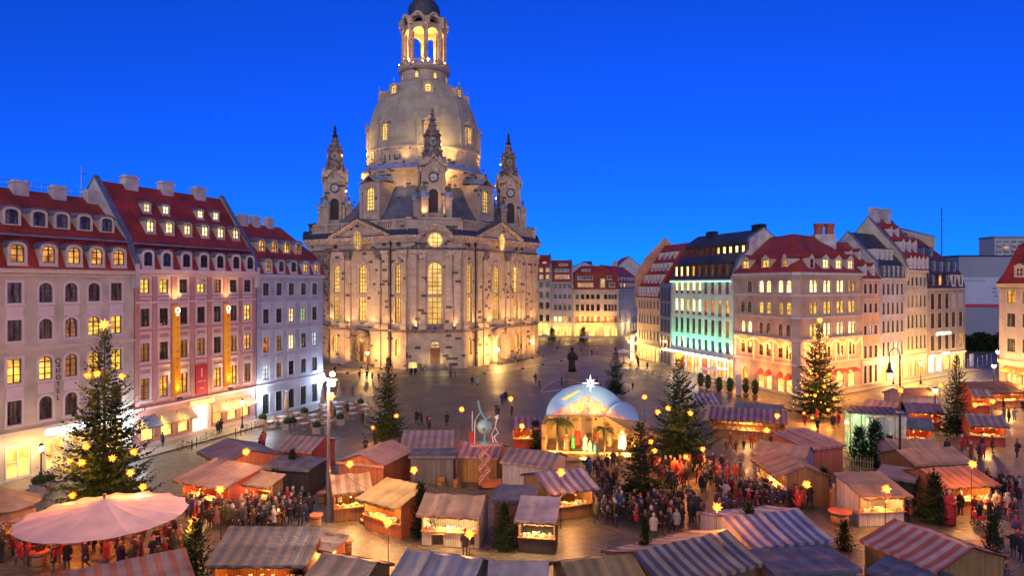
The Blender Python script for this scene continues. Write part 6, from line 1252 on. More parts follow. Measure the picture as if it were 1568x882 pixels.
ST('plain tan tent roof behind the orange roofed stall', 'f', (1400, 712), (1490, 707), 4.2, 'gable', BEI, 'wood_boards', opn=False)
ST('dark boarded container with grey-lilac flat roof near the mast', 'f', (1338, 727), (1402, 737), 3.2, 'flat', ((.27, .23, .27), (.25, .22, .26)), 'dark_boards', zf=2.4, zr=2.6, opn=False)
ST('low tan hut behind the dark boarded container', 'f', (1372, 692), (1448, 692), 3.8, 'gable', BEI, 'lilac_boards', opn=False)
ST('lilac gabled hut with a lit hatch left of the glass pavilion roof', 'f', (1318, 624), (1374, 630), 4.4, 'gable', LAV, 'lilac_boards', lamp=45)
ST('brown-orange canvas roof by the far right lamp', 'f', (1384, 607), (1440, 605), 4.0, 'gable', BRN, 'lilac_boards', opn=False)
ST('purple-grey long roof beyond the glass pavilion', 'f', (1388, 630), (1446, 633), 4.0, 'gable', MAUVE, 'red_boards', lamp=50)
ST('red boarded hut with dark blue roof and small awning beyond the glass pavilion', 'f', (1374, 654), (1432, 658), 4.2, 'gable', SLB, 'red_boards', lamp=50)
ST('lilac roofed red hut right of the slim fir', 'f', (1484, 650), (1546, 654), 4.4, 'gable', LAV, 'red_boards', lamp=60)
ST('small lilac hut behind the slim fir', 'f', (1490, 607), (1522, 608), 3.2, 'gable', LAV, 'red_boards', lamp=45)
ST('wide dark canopy over an orange glowing counter at the far right', 'f', (1508, 602), (1592, 600), 5.0, 'mono', BRN, 'orange_boards', lamp=170)
ST('red hut with purple striped roof left of the nativity stage', 'f', (783, 656), (829, 656), 4.2, 'gable', PUR, 'red_boards', lamp=55)
# chalkboards on the white food stall
q = G(650, 822, .6)
for px in (671, 718):
    p = G(px, 824, .7); o = thing('chalkboard', 'black menu chalkboard with white scribbles on the white food stall', 'chalkboard', (p.x, p.y-.25, .35), -.05, 'menu boards'); mb = MB(); mb.box(-.36, .36, -.02, .02, 0, .62); mb.build('board', 'black', o)
    mb = MB(); mb.box(-.4, .4, -.03, .03, -.04, 0); mb.box(-.4, .4, -.03, .03, .62, .66); mb.box(-.4, -.36, -.03, .03, 0, .62); mb.box(.36, .4, -.03, .03, 0, .62); mb.build('frame', 'wood', o)
# ------------------------------------------------------------------ parasols
def parasol(label, c, r, ze, zt_, m, n=16, name='giant_parasol'):
    o = thing(name, label, 'parasol', (c.x, c.y, 0)); mb = MB(); K = 6; P = []; Fc = []
    for k in range(K+1):
        f = k/K
        for i in range(n*3):
            t = 2*PI*i/(n*3); sc_ = 1-.035*abs(math.sin(n*t/2))*f; rr = r*f*sc_+.02; z = zt_+(ze-zt_)*f**.85-.12*math.sin(PI*f)-.10*abs(math.sin(n*t/2))*f; P.append((rr*math.cos(t), rr*math.sin(t), z))
    N = n*3
    for k in range(K):
        for i in range(N): j = (i+1) % N; Fc.append((k*N+i, k*N+j, (k+1)*N+j, (k+1)*N+i))
    mb.add(P, Fc); mb.build('canopy', m, o)
    mb = MB()
    for i in range(n): t = 2*PI*i/n; mb.cyl((.05*math.cos(t), .05*math.sin(t), zt_-.45), (r*.98*math.cos(t), r*.98*math.sin(t), ze-.3), .025, n=4)
    mb.build('rib', 'wood', o); mb = MB(); mb.cyl((0, 0, 0), (0, 0, zt_+.2), .08, .07, 8); mb.sphere((0, 0, zt_+.2), .12, 8, 5); mb.build('pole', 'wood', o); mb = MB(); mb.box(-.5, .5, -.5, .5, 0, .15); mb.build('base', 'granite', o); return o
pc = Vector(((160-CX)/F*42.3, 42.3, 0))
parasol('huge pale pink round parasol over drinkers below the tall hotel fir', pc, 4.75, 2.75, 3.75, 'pink_canvas')
for i in range(7):
    a = i*.9; p_ = (pc.x+2.9*math.cos(a), pc.y+2.9*math.sin(a), 2.55); mb = MB(); mb.sphere((0, 0, 0), .13, 8, 6); tag(mb.build('paper_lantern', 'lantern_red', loc=p_), 'small red-orange lantern hanging under the pink parasol', 'lantern', 'lanterns under the parasol'); light('POINT', (p_[0], p_[1], 2.3), 22, (1, .22, .05), None, .15)
pc2 = Vector(((-10-CX)/F*44, 44, 0)); parasol('brown-grey parasol cut by the picture edge beside the hotel', pc2, 2.7, 2.9, 4.2, 'grey_panel', 8)
p = G(20, 800, 2.2); ST('low pale canvas stall under the brown parasol', 'f', (-60, 812), (58, 790), 2.4, 'mono', LIL, 'wood_boards', zf=2.0, zr=2.4, lamp=14)
def closed_parasol(px, by, h):
    p = G(px, by); o = thing('closed_parasol', 'closed beige cafe parasol standing among the cafe tables', 'parasol', p, 0, 'closed cafe parasols'); mb = MB(); prof = [(.06, .9), (.30, 1.0), (.34, 1.5), (.26, h*.6), (.16, h*.85), (.05, h)]
    n = 16; P = []; Fc = []
    for r, z in prof:
        for i in range(n): t = 2*PI*i/n; rr = r*(1 if i % 2 else .68); P.append((rr*math.cos(t), rr*math.sin(t), z))
    for k in range(len(prof)-1):
        for i in range(n): j = (i+1) % n; Fc.append((k*n+i, k*n+j, (k+1)*n+j, (k+1)*n+i))
    mb.add(P, Fc); mb.build('canopy', 'tan_canvas', o); mb = MB(); mb.cyl((0, 0, .1), (0, 0, h+.15), .035, n=6); mb.build('pole', 'steel', o); mb = MB(); mb.box(-.4, .4, -.4, .4, 0, .1); mb.build('base', 'granite', o)
closed_parasol(438.5, 641, 3.4); closed_parasol(494, 629, 3.4); closed_parasol(519, 619, 3.2)
for px, by, lab, m in ((1095, 587, 'open pale yellow parasol before the green-lit house', 'white_cloth'), (955, 556, 'open cream parasol by the glaring lamp', 'white_cloth'), (835, 528, 'round pale awning-parasol before the cream house', 'white_cloth'), (900, 530, 'round cream parasol before the orange-lit house', 'white_cloth')): parasol(lab, G(px, by), 2.4, 2.5, 3.1, m, 8, 'cafe_parasol')
# ------------------------------------------------------------------ lamps
def lamp(px, by, h, label, e=120, c=(1, .58, .2), head='lamp_warm', s=1., group='street lamps round the square'):
    p = G(px, by); o = thing('street_lamp', label, 'street lamp', p, 0, group); mb = MB(); mb.lathe([(.2, 0), (.2, .25), (.12, .5), (.07, .7), (.055, h-.7), (.09, h-.65), (.05, h-.55)], 10); mb.build('post', 'dark_metal', o)
    mb = MB(); mb.lathe([(.10*s, h-.55), (.2*s, h-.1), (.19*s, h-.08)], 8); mb.build('lamp_glass', head, o); mb = MB(); mb.lathe([(.24*s, h-.08), (.14*s, h+.08), (.03, h+.2)], 8); mb.build('lamp_cap', 'dark_metal', o)
    light('POINT', (0, -.3, h-.3), e*.5, c, o, .25); light('POINT', (0, .3, h-.3), e*.4, c, o, .25); return o
lamp(63, 735, 3.0, 'street lamp with bright lantern outside the hotel door', 90)
lamp(371, 657, 3.4, 'street lamp beside the bicycles at the lit shop entrance', 140)
for px, by, h, e, lab in ((563, 567, 3.7, 1400, 'street lamp by the left church portal'), (763, 559, 3.6, 1500, 'street lamp by the right church portal'), (813, 546, 3.8, 1000, 'street lamp at the far right church corner'), (964, 549, 4.2, 900, 'street lamp beside the glowing pillar in the side street'), (976, 537, 4.4, 600, 'street lamp at the foot of the tall-roofed house'),
      (1205, 601, 3.8, 500, 'street lamp before the corner house awnings'), (1410, 588, 3.8, 500, 'street lamp before the yellow house'), (1368, 590, 3.6, 900, 'street lamp glaring before the lavender house'), (1528, 586, 5.6, 900, 'tall street lamp by the right edge house'), (1522, 598, 4.2, 900, 'shorter street lamp by the right edge house'), (1010, 548, 3.4, 500, 'street lamp in front of the glowing cafe fronts'), (1432, 632, 3.2, 120, 'orange lantern post among the far right huts')): lamp(px, by, h, lab, e, (1, .55, .16), s=1.5)
# tall light mast with flood heads
p = G(503, 800); o = thing('light_mast', 'tall grey mast with glaring lamps on top standing among the stalls', 'mast', p); mb = MB(); mb.cyl((0, 0, 0), (0, 0, 10.3), .13, .09, 10); mb.cyl((0, 0, 0), (0, 0, .9), .2, .18, 10); mb.build('mast_pole', 'mast_grey', o)
mb = MB(); mb.cyl((-.5, 0, 10.2), (.6, 0, 10.2), .05, n=6); mb.build('cross_arm', 'steel', o)
for x, z, m, c, e in ((-.35, 10.3, 'lamp_white', (.6, .75, 1), 500), (.35, 9.9, 'lamp_warm', (1, .5, .12), 700), (.3, 10.6, 'lamp_warm', (1, .6, .2), 250)):
    mb = MB(); mb.sphere((x, -.1, z), .18, 10, 7); mb.build('lamp_head', m, o); light('POINT', (x, -.5, z-.25), e, c, o, .2)
star(p+Vector((.2, -.2, 9.25-3.0+2.8)), 'star lantern fixed on the tall light mast', None)
p = G(1378, 737); o = thing('crook_lamp_mast', 'tall dark mast with shepherd-crook arm and hanging bell lamp', 'mast', p); mb = MB(); mb.cyl((0, 0, 0), (0, 0, 10.9), .12, .07, 8); mb.cyl((0, 0, 0), (0, 0, 1.0), .2, .18, 8); mb.build('mast_pole', 'dark_metal', o)
mb = MB(); mb.tube([(-.45+.45*math.cos(a), 0, 10.9+.6*math.sin(a)) for a in [PI*i/8 for i in range(9)]]+[(-.9, 0, 10.3)], .04); mb.build('crook', 'dark_metal', o); mb = MB(); mb.lathe([(.05, 10.4), (.12, 10.2), (.18, 9.7), (.34, 9.4), (.32, 9.38)], 10, (-.9, 0)); mb.build('lamp_bell', 'dark_metal', o)
star(p+Vector((0, -.25, 1.85)), 'star lantern low on the crook-necked mast', None); star(G(1374, 594, 8.2)*0+p+Vector((-.1, -.25, 7.9)), 'star lantern high on the crook-necked mast', None, .8)
for z in (5.9, 8.1): mb = MB(); mb.box(-.25, .25, -.15, .15, z, z+.12); mb.build('clamp', 'steel', o)
# glowing pillar in the side street
p = G(968, 553); mb = MB(); mb.box(-.35, .35, -.35, .35, .3, 5.6); tag(mb.build('light_pillar', 'sign_warm', loc=p), 'glowing white-yellow advertising pillar in the side street', 'pillar')
p = G(1131, 607); o = thing('info_pillar', 'narrow pink-lilac information pillar before the corner house', 'pillar', p); mb = MB(); mb.box(-.35, .35, -.12, .12, .2, 3.3); mb.build('panel', 'lilac_trim', o); mb = MB(); mb.box(-.4, .4, -.18, .18, 0, .2); mb.build('base', 'granite', o)
p = G(632, 577); o = thing('lit_sign_board', 'small glowing notice board beside the near church door', 'sign', p); mb = MB(); mb.box(-.75, .75, -.08, .08, 1.6, 2.6); mb.build('panel', 'shop_bright', o); mb = MB(); mb.cyl((-.6, 0, 0), (-.6, 0, 1.6), .05); mb.cyl((.6, 0, 0), (.6, 0, 1.6), .05); mb.build('post', 'dark_metal', o)
# ------------------------------------------------------------------ cafe tables, chairs, planters
def cafe_chair():
    o = thing('cafe_chair', 'metal cafe chair', 'chair'); mb = MB(); mb.box(-.2, .2, -.2, .2, .42, .46); mb.build('seat', 'wood', o); mb = MB(); mb.box(-.2, .2, .18, .22, .6, .88); mb.build('backrest', 'wood', o)
    for x in (-.18, .18):
        for y in (-.18, .2): mb = MB(); mb.cyl((x, y, 0), (x, y, .43 if y < 0 else .88), .018, n=5); mb.build('leg', 'steel', o)
    return o
def cafe_table():
    o = thing('cafe_table', 'pale square cafe table', 'table'); mb = MB(); mb.box(-.55, .55, -.42, .42, .72, .76); mb.build('table_top', 'white_cloth', o); mb = MB(); mb.cyl((0, 0, 0), (0, 0, .72), .04, n=6); mb.build('leg', 'steel', o); mb = MB(); mb.box(-.3, .3, -.3, .3, 0, .04); mb.build('foot', 'steel', o); return o
c0, t0_ = cafe_chair(), cafe_table(); first = [1, 1]
def place(proto, p, rz, label, group, k):
    o = proto if first[k] else copy_tree(proto); first[k] = 0; o.location = (p[0], p[1], 0); o.rotation_euler.z = rz; o['label'] = label; o['group'] = group; return o
def cafe(spots, tl, cl, gt, gc, nch=3):
    for i, p in enumerate(spots):
        rz = 1.2+R_(-.3, .3); place(t0_, p, rz, tl, gt, 1)
        for k in range(nch):
            a = rz+(PI*k if k < 2 else PI/2+PI*(k % 2)); dx = .78 if k < 2 else .7; place(c0, (p[0]+dx*math.cos(a)+R_(-.08, .08), p[1]+dx*math.sin(a)+R_(-.08, .08)), a-PI/2+R_(-.3, .3), cl, gc, 0)
sp = [G(400+x/6.783, 560+y/6.783, .75) for x, y in ((105, 575), (205, 570), (210, 530), (375, 490), (385, 545), (440, 600), (540, 510), (550, 565), (560, 620), (660, 410), (670, 460), (675, 515), (700, 575), (770, 380), (800, 425), (800, 480), (820, 530), (920, 395), (940, 440), (950, 495), (1060, 405), (1080, 450))]
cafe(sp, 'pale square table of the open-air cafe beside the pale blue house', 'empty metal chair at the cafe beside the pale blue house', 'cafe tables by the blue house', 'cafe chairs by the blue house', 4)
cafe([G(px, py, .75) for px, py in ((1075, 594), (1088, 597), (1102, 598), (1116, 600), (1082, 588), (1098, 590))], 'small table under the parasol of the green-lit house', 'chair outside the green-lit restaurant', 'tables by the green-lit house', 'chairs by the green-lit house', 2)
cafe([G(px, py, .75) for px, py in ((955, 553), (965, 558), (976, 563), (988, 567), (1000, 571), (1012, 575), (1024, 579))], 'table in the row outside the tall-roofed house', 'chair in the row outside the tall-roofed house', 'tables by the tall-roofed house', 'chairs by the tall-roofed house', 2)
def leafball(mb_V, mb_F, c, r, n, rn, sz=1.):
    for i in range(n):
        d = Vector((rn.gauss(0, 1), rn.gauss(0, 1), rn.gauss(0, 1))).normalized(); q = Vector(c)+Vector((d.x, d.y, d.z*sz))*r*rn.uniform(.72, 1.05); u = d.cross(Vector((rn.random(), rn.random(), rn.random()+.1))).normalized()*rn.uniform(.05, .1); w = (d+Vector((rn.uniform(-.6, .6),)*3)).normalized().cross(u).normalized()*rn.uniform(.04, .08); o = len(mb_V)
        mb_V.extend([tuple(q-u), tuple(q-w), tuple(q+u), tuple(q+w)]); mb_F.append((o, o+1, o+2, o+3))
def shrub_mesh(tall, seed):
    rn = random.Random(seed); V = []; Fc = []
    if tall:
        for k in range(7): leafball(V, Fc, (0, 0, .75+k*.22), .42*math.sin(PI*(k+1.2)/9)+.06, 130, rn)
    else: leafball(V, Fc, (0, 0, .85), .42, 420, rn, .8)
    return raw_mesh('foliage', V, Fc, 'box_leaves')
SH = [shrub_mesh(False, 3), shrub_mesh(True, 4)]; mb = MB(); mb.box(-.36, .36, -.36, .36, 0, .6); mb.box(-.4, .4, -.4, .4, .52, .62); POT = mb.mesh('planter', 'planter'); mb = MB(); mb.cyl((0, 0, 0), (0, 0, .5), .26, .34, 12); POT2 = mb.mesh('planter', 'terracotta'); mb = MB(); mb.cyl((0, 0, .4), (0, 0, 1.4), .03, n=5); STM = mb.mesh('stem', 'bark')
def shrub(px, by, tall, label, group, s=1.):
    o = thing('potted_shrub', label, 'plant', G(px, by), R_(0, 6), group); link('foliage', SH[tall], o); link('planter', POT2 if tall else POT, o); link('stem', STM, o); o.scale = (s, s, s)
for px, by in ((402, 651), (440, 658), (448, 657), (485, 664), (521, 651), (552, 626), (466, 641)): shrub(px, by, 0, 'clipped round shrub in grey planter at the blue house cafe', 'round cafe planters', 1.15)
for px, by in ((1073, 599), (1084, 602), (1101, 607), (1118, 608), (1142, 609), (1156, 612)): shrub(px, by, 1, 'clipped cone shrub in pot before the green-lit and corner houses', 'cone shrubs in pots', 1.25)
shrub(60, 757, 0, 'dark round shrub by the hotel lamp', 'hotel shrubs', 1.3); shrub(75, 748, 0, 'dark round shrub by the hotel lamp', 'hotel shrubs', 1.0)
# ------------------------------------------------------------------ bicycles
def bicycle():
    o = thing('bicycle', 'bicycle', 'bicycle')
    for x in (-.52, .52):
        mb = MB(); mb.tube([(x+.33*math.cos(a), 0, .34+.33*math.sin(a)) for a in [2*PI*i/16 for i in range(17)]], .02, 5); w = mb.build('wheel', 'rubber', o); mb = MB()
        for i in range(8): a = PI*i/8; mb.cyl((x-.31*math.cos(a), 0, .34-.31*math.sin(a)), (x+.31*math.cos(a), 0, .34+.31*math.sin(a)), .004, n=3)
        mb.build('spokes', 'steel', w)
    mb = MB(); A, B, Cc, D = (-.52, 0, .34), (-.12, 0, .32), (-.25, 0, .82), (.38, 0, .80); mb.tube([A, B, Cc, A], .016); mb.tube([Cc, D, B], .018); mb.tube([D, (.52, 0, .34)], .016); mb.tube([D, (.34, 0, .98)], .016); mb.build('frame', 'dark_metal', o)
    mb = MB(); mb.tube([(.3, -.26, 1.0), (.34, 0, .98), (.3, .26, 1.0)], .014); mb.build('handlebar', 'steel', o); mb = MB(); mb.box(-.38, -.12, -.07, .07, .9, .95); mb.cyl((-.25, 0, .8), (-.25, 0, .92), .014); mb.build('saddle', 'black', o); return o
bk = bicycle()
for i, (px, by, rz, lab) in enumerate(((283, 689, .4, 'dark bicycle left of the shop entrance posts'), (319, 676, .2, 'bicycle parked before the lit shop entrance'), (378, 662, 1.0, 'bicycle in the group beside the lamp'), (385, 660, 1.3, 'bicycle in the group beside the lamp'), (392, 658, .9, 'bicycle in the group beside the lamp'))):
    o = bk if i == 0 else copy_tree(bk); o.location = G(px, by); o.rotation_euler.z = rz+.6; o['label'] = lab; o['group'] = 'parked bicycles'
for px, by in ((294, 690), (301, 686), (361, 671), (369, 668)):
    o = thing('barrier_post', 'slim dark post of the chain barrier on the pavement edge', 'post', G(px, by), 0, 'pavement posts'); mb = MB(); mb.cyl((0, 0, 0), (0, 0, 1.0), .04, n=6); mb.sphere((0, 0, 1.02), .06, 6, 4); mb.build('post', 'dark_metal', o); mb = MB(); mb.cyl((0, 0, .75), (.8, .9, .7), .015, n=4); mb.build('chain', 'dark_metal', o)
# ------------------------------------------------------------------ statue
p = G(876, 591); o = thing('statue', 'dark bronze robed figure holding a book on a stone pedestal', 'statue', p, .25)
mb = MB(); mb.box(-1.5, 1.5, -1.5, 1.5, 0, .3); mb.box(-1.2, 1.2, -1.2, 1.2, .3, .55); mb.box(-.95, .95, -.95, .95, .55, 2.1); mb.box(-1.1, 1.1, -1.1, 1.1, 2.1, 2.4); mb.build('pedestal', 'granite', o)
def robe(prof, m, parent, n=20, folds=9, amp=.05, c=(0, 0), name='figure'):
    mb = MB(); P = []; Fc = []
    for rx, ry, z, cy in prof:
        for i in range(n): t = 2*PI*i/n; f = 1+amp*math.sin(folds*t)*(1 if z < prof[-1][2]*.7 else .3); P.append((c[0]+rx*f*math.cos(t), c[1]+cy+ry*f*math.sin(t), z))
    for k in range(len(prof)-1):
        for i in range(n): j = (i+1) % n; Fc.append((k*n+i, k*n+j, (k+1)*n+j, (k+1)*n+i))
    Fc.append(tuple(range(n))[::-1]); Fc.append(tuple((len(prof)-1)*n+i for i in range(n))); mb.add(P, Fc); return mb
mb = robe([(.72, .6, 2.4, 0), (.66, .55, 3.0, 0), (.6, .48, 3.9, 0), (.62, .46, 4.6, 0), (.72, .46, 5.2, 0), (.66, .42, 5.5, 0), (.36, .3, 5.68, -.02), (.17, .17, 5.78, -.04), (.16, .17, 5.88, -.05), (.24, .27, 6.02, -.07), (.27, .3, 6.22, -.07), (.24, .27, 6.42, -.05), (.1, .12, 6.53, -.04)], 'bronze', o, 24, 11, .06)
mb.tube([(.66, 0, 5.3), (.82, -.25, 4.6), (.45, -.62, 4.5)], .16, 8); mb.tube([(-.66, 0, 5.3), (-.8, -.2, 4.5), (-.3, -.6, 4.45)], .16, 8); mb.box(-.06, .06, -.42, -.3, 6.12, 6.22); mb.build('figure', 'bronze', o, True)
mb = MB(); mb.box(-.1, .75, -.85, -.6, 4.35, 5.0); mb.build('book', 'bronze', o)
# ------------------------------------------------------------------ nativity stage
NB = Vector((3.4, 70.5, 0)); o = thing('nativity_stage', 'floodlit nativity stage with painted half-round sky backdrop and stone-look walls', 'stage', NB, -.12)
mt, n, l, p_ = _new('mural'); tc = n.new('ShaderNodeTexCoord'); sx = n.new('ShaderNodeSeparateXYZ'); l.new(tc.outputs['Object'], sx.inputs[0])
nz = n.new('ShaderNodeTexVoronoi'); nz.inputs['Scale'].default_value = 5.5; nz.feature = 'F1'; nz.distance = 'CHEBYCHEV'; l.new(tc.outputs['Object'], nz.inputs['Vector'])
hx = n.new('ShaderNodeMath'); hx.operation = 'SUBTRACT'; hx.inputs[1].default_value = 4.3; l.new(sx.outputs[0], hx.inputs[0]); ab = n.new('ShaderNodeMath'); ab.operation = 'ABSOLUTE'; l.new(hx.outputs[0], ab.inputs[0])
hm = n.new('ShaderNodeMath'); hm.operation = 'MULTIPLY_ADD'; hm.inputs[1].default_value = .55; l.new(ab.outputs[0], hm.inputs[0]); l.new(sx.outputs[2], hm.inputs[2])
rp = n.new('ShaderNodeValToRGB'); e_ = rp.color_ramp.elements; e_[0].position = .56; e_[0].color = (.75, .55, .30, 1); e_[1].position = .62; e_[1].color = (.16, .38, .75, 1); k_ = e_.new(.60); k_.color = (.6, .35, .4, 1); k_ = e_.new(.85); k_.color = (.03, .12, .50, 1)
dv = n.new('ShaderNodeMath'); dv.operation = 'DIVIDE'; dv.inputs[1].default_value = 9; l.new(hm.outputs[0], dv.inputs[0]); l.new(dv.outputs[0], rp.inputs[0])
mx = n.new('ShaderNodeMix'); mx.data_type = 'RGBA'; mx.blend_type = 'SOFT_LIGHT'; lt = n.new('ShaderNodeMath'); lt.operation = 'LESS_THAN'; lt.inputs[1].default_value = .6; l.new(dv.outputs[0], lt.inputs[0]); l.new(lt.outputs[0], mx.inputs['Factor']); l.new(rp.outputs[0], mx.inputs['A']); l.new(nz.outputs['Color'], mx.inputs['B']); l.new(mx.outputs['Result'], p_.inputs['Base Color'])
stone_mat('stage_stone', (.55, .36, .13), (.25, .14, .05), 1.1, .7, .4)
mb = MB(); n_ = 28; A = [(4.2+4.2*math.cos(PI-PI*i/n_), 3.1+3.5*math.sin(PI*i/n_)) for i in range(n_+1)]; poly = [(0, 2.0)]+A+[(8.4, 2.0)]
m_ = len(poly); mb.add([(x, 1.2, z) for x, z in poly]+[(x, 1.45, z) for x, z in poly], [tuple(range(m_-1, -1, -1)), tuple(range(m_, 2*m_))]+[(i, (i+1) % m_, m_+(i+1) % m_, m_+i) for i in range(m_)]); bd_ = mb.build('painted_backdrop', 'mural', o); mb = MB(); mb.add([(1.6, 1.17, 5.0), (2.0, 1.17, 4.85), (3.6, 1.17, 5.9), (3.5, 1.17, 6.02)], [(0, 1, 2, 3)]); mb.build('comet', 'comet_paint', bd_)
mb = MB(); A2 = [(7.9+1.7*math.cos(PI-PI*i/16), 3.0+1.9*math.sin(PI*i/16)) for i in range(17)]; m_ = len(A2); mb.add([(x, .6, z) for x, z in A2]+[(x, .85, z) for x, z in A2], [tuple(range(m_-1, -1, -1)), tuple(range(m_, 2*m_))]+[(i, i+1, m_+i+1, m_+i) for i in range(m_-1)]); mb.build('painted_wing', 'mural', o)
mb = MB(); mb.box(-.1, 9.6, .9, 1.2, 0, 3.3); mb.box(-.1, .3, -3.2, .9, 0, 3.2); mb.build('stone_wall', 'stage_stone', o)
mb = MB()
for x, z, w, h in ((1.2, .9, .9, 1.9), (3.6, .6, 1.2, 2.2), (6.6, .6, 1.3, 2.2)): strip(mb, [(x+a, z+b) for a, b in outline(w+.5, h+.3, w/2+.2)], [(x+a, z+b) for a, b in outline(w, h, w/2)], .82, .82, False); mb.box(x-w/2-.3, x+w/2+.3, .7, .9, z+h+.3, z+h+.45)
mb.build('arch_moulding', 'stage_stone', o)
mb = MB(); mb.box(.3, 9.2, -3.0, .9, .05, .55); mb.box(1.6, 6.6, -4.6, -3.0, .05, .35); mb.build('platform', 'stage_stone', o)
mb = MB(); mb.add([(6.0, .8, 3.0), (10.6, .6, 2.2), (10.8, -2.6, 1.6), (8.2, -2.8, 2.4), (6.0, .8, 3.5), (10.6, .6, 2.8), (10.8, -2.6, 2.0), (8.2, -2.8, 2.9)], [(4, 5, 6, 7), (0, 3, 2, 1), (0, 1, 5, 4), (1, 2, 6, 5), (2, 3, 7, 6), (3, 0, 4, 7)])
for k in range(16): x = 8.8+R_(0, 2.2); y = R_(-2.6, .6); mb.sphere((x, y, R_(.3, 2.2)), R_(.35, .7), 7, 5)
mb.build('grotto_rock', 'stage_stone', o)
def palm(px, py, Yp, h, lab, s):
    q = Vector(((px-CX)/F*Yp, Yp, 0)); r = thing('palm_tree', lab, 'plant', q, 0); mb = MB(); mb.tube([(0, 0, 0), (.05, 0, h*.5), (0, .05, h)], .1, 8); mb.build('trunk', 'bark', r); rn = random.Random(px); V = []; Fc = []
    for i in range(26):
        a = 2*PI*i/26*3.1+rn.random(); L = s*rn.uniform(.75, 1.1); up = rn.uniform(.1, 1.0); pts = [Vector((math.cos(a)*L*t, math.sin(a)*L*t, h+L*(up*t-1.15*t*t))) for t in [k/6 for k in range(7)]]
        for k in range(6):
            d = (pts[k+1]-pts[k]); sd = d.cross(Vector((0, 0, 1))).normalized()
            for e2 in (-1, 1):
                for u in (0, .33, .66): b = pts[k]+d*u; tl = .34*math.sin(PI*min(1, .2+.8*(k+u)/6)); t_ = b+d.normalized()*tl*.6+sd*e2*tl*.8+Vector((0, 0, -tl*.35)); w_ = d.normalized()*.035; o_ = len(V); V.extend([tuple(b-w_), tuple(b+w_), tuple(t_)]); Fc.append((o_, o_+1, o_+2))
    link('fronds', raw_mesh('fronds', V, Fc, 'palm_leaves'), r)
palm(853, 640, 67.0, 3.6, 'tall potted palm at the left front of the nativity stage', 1.8); palm(925, 650, 66.8, 2.9, 'palm in the middle of the nativity stage', 1.7); palm(867, 650, 69.6, 3.0, 'darker palm by the back wall of the nativity stage', 1.2)
for x, y in ((1.5, -4.4), (4.1, -5.0), (6.6, -4.4), (8.3, -3.4)):
    mb = MB(); mb.box(x-.18, x+.18, y-.12, y+.12, .02, .25); mb.build('stage_lamp', 'dark_metal', o); light('SPOT', (x, y, .35), 760, (1, .58, .14), o, .15, aim((x, y, .35), (x*.95+.2, 1.2, 2.6)), 100, .9)
for x in (2.4, 5.2): light('SPOT', (x, -.4, 3.4), 26, (.85, .9, 1), o, .1, aim((x, -.4, 3.4), (x, 1.2, 5.4)), 110, .9); mb = MB(); mb.box(x-.12, x+.12, -.55, -.3, 3.2, 3.4); mb.cyl((x, -.4, 3.25), (x, 1.2, 3.25), .03, n=5); mb.build('mural_lamp', 'dark_metal', o)
# white star on a hoop over the backdrop
V = []; Fc = []
for k in range(8):
    a = 2*PI*k/8; L = .95 if k % 2 == 0 else .62; u = Vector((math.cos(a), 0, math.sin(a))); w = Vector((-math.sin(a), 0, math.cos(a))); o_ = len(V); V += [tuple(u*.18+w*.13), tuple(u*.18-w*.13), tuple(u*L), tuple(u*.1+Vector((0, -.12, 0))), tuple(u*.1+Vector((0, .12, 0)))]; Fc += [(o_, o_+3, o_+2), (o_+3, o_+1, o_+2), (o_+1, o_+4, o_+2), (o_+4, o_, o_+2)]
ws = thing('stage_star', 'white eight-pointed star on a hoop above the painted backdrop', 'star', at(904, 587, 70.6)); link('star', raw_mesh('star', V, Fc, 'white_star'), ws); mb = MB(); mb.tube([(-2.6+2.6*math.cos(a)*1.0, .3, -1.6+2.0*math.sin(a)) for a in [PI*i/10 for i in range(1, 10)]]+[(-.2, .1, -.3)], .02, 5); mb.build('hoop', 'steel', ws); light('POINT', (0, -.6, 0), 3, (1, .95, .85), ws, .3)
# ------------------------------------------------------------------ scissor lift with football sculpture
p = G(742, 748); o = thing('scissor_lift', 'coral painted scissor lift standing before the ochre hut', 'lift', p, .15)
mb = MB(); mb.box(-.5, 1.4, -.5, .5, .15, .6); mb.build('chassis', 'orange_paint', o)
for x in (-.4, 1.2):
    for y in (-.5, .42): mb = MB(); mb.M = T((x, y, .2)) @ Matrix.Rotation(-PI/2, 4, 'X'); mb.lathe([(.01, 0), (.2, 0), (.2, .1), (.01, .1)], 12); mb.build('wheel', 'rubber', o)
for k in range(3):
    for y in (-.38, .38):
        z0, z1 = .6+k*1.0, 1.6+k*1.0; mb = MB(); 
        for a, b in (((-.45, z0), (.45, z1)), ((.45, z0), (-.45, z1))): mb.cyl((a[0], y, a[1]), (b[0], y, b[1]), .06, n=4)
        mb.build('scissor_arm', 'coral_paint', o)
mb = MB(); mb.box(-1.2, 1.2, -.6, .6, 3.6, 3.78); mb.build('platform', 'coral_paint', o)
sp_ = thing('football_sculpture', 'mint green football with wire figures on the scissor lift platform', 'sculpture', p+Vector((0, 0, 3.78)), .15)
m2, n, l, p_ = _new('ball_paint'); tc = n.new('ShaderNodeTexCoord'); vo = n.new('ShaderNodeTexVoronoi'); vo.inputs['Scale'].default_value = 2.2; l.new(tc.outputs['Object'], vo.inputs['Vector']); rp = n.new('ShaderNodeValToRGB'); rp.color_ramp.elements[0].position = .22; rp.color_ramp.elements[1].position = .25; rp.color_ramp.elements[0].color = (.02, .06, .06, 1); rp.color_ramp.elements[1].color = (.26, .44, .40, 1); l.new(vo.outputs['Distance'], rp.inputs[0]); l.new(rp.outputs[0], p_.inputs['Base Color']); p_.inputs['Roughness'].default_value = .4
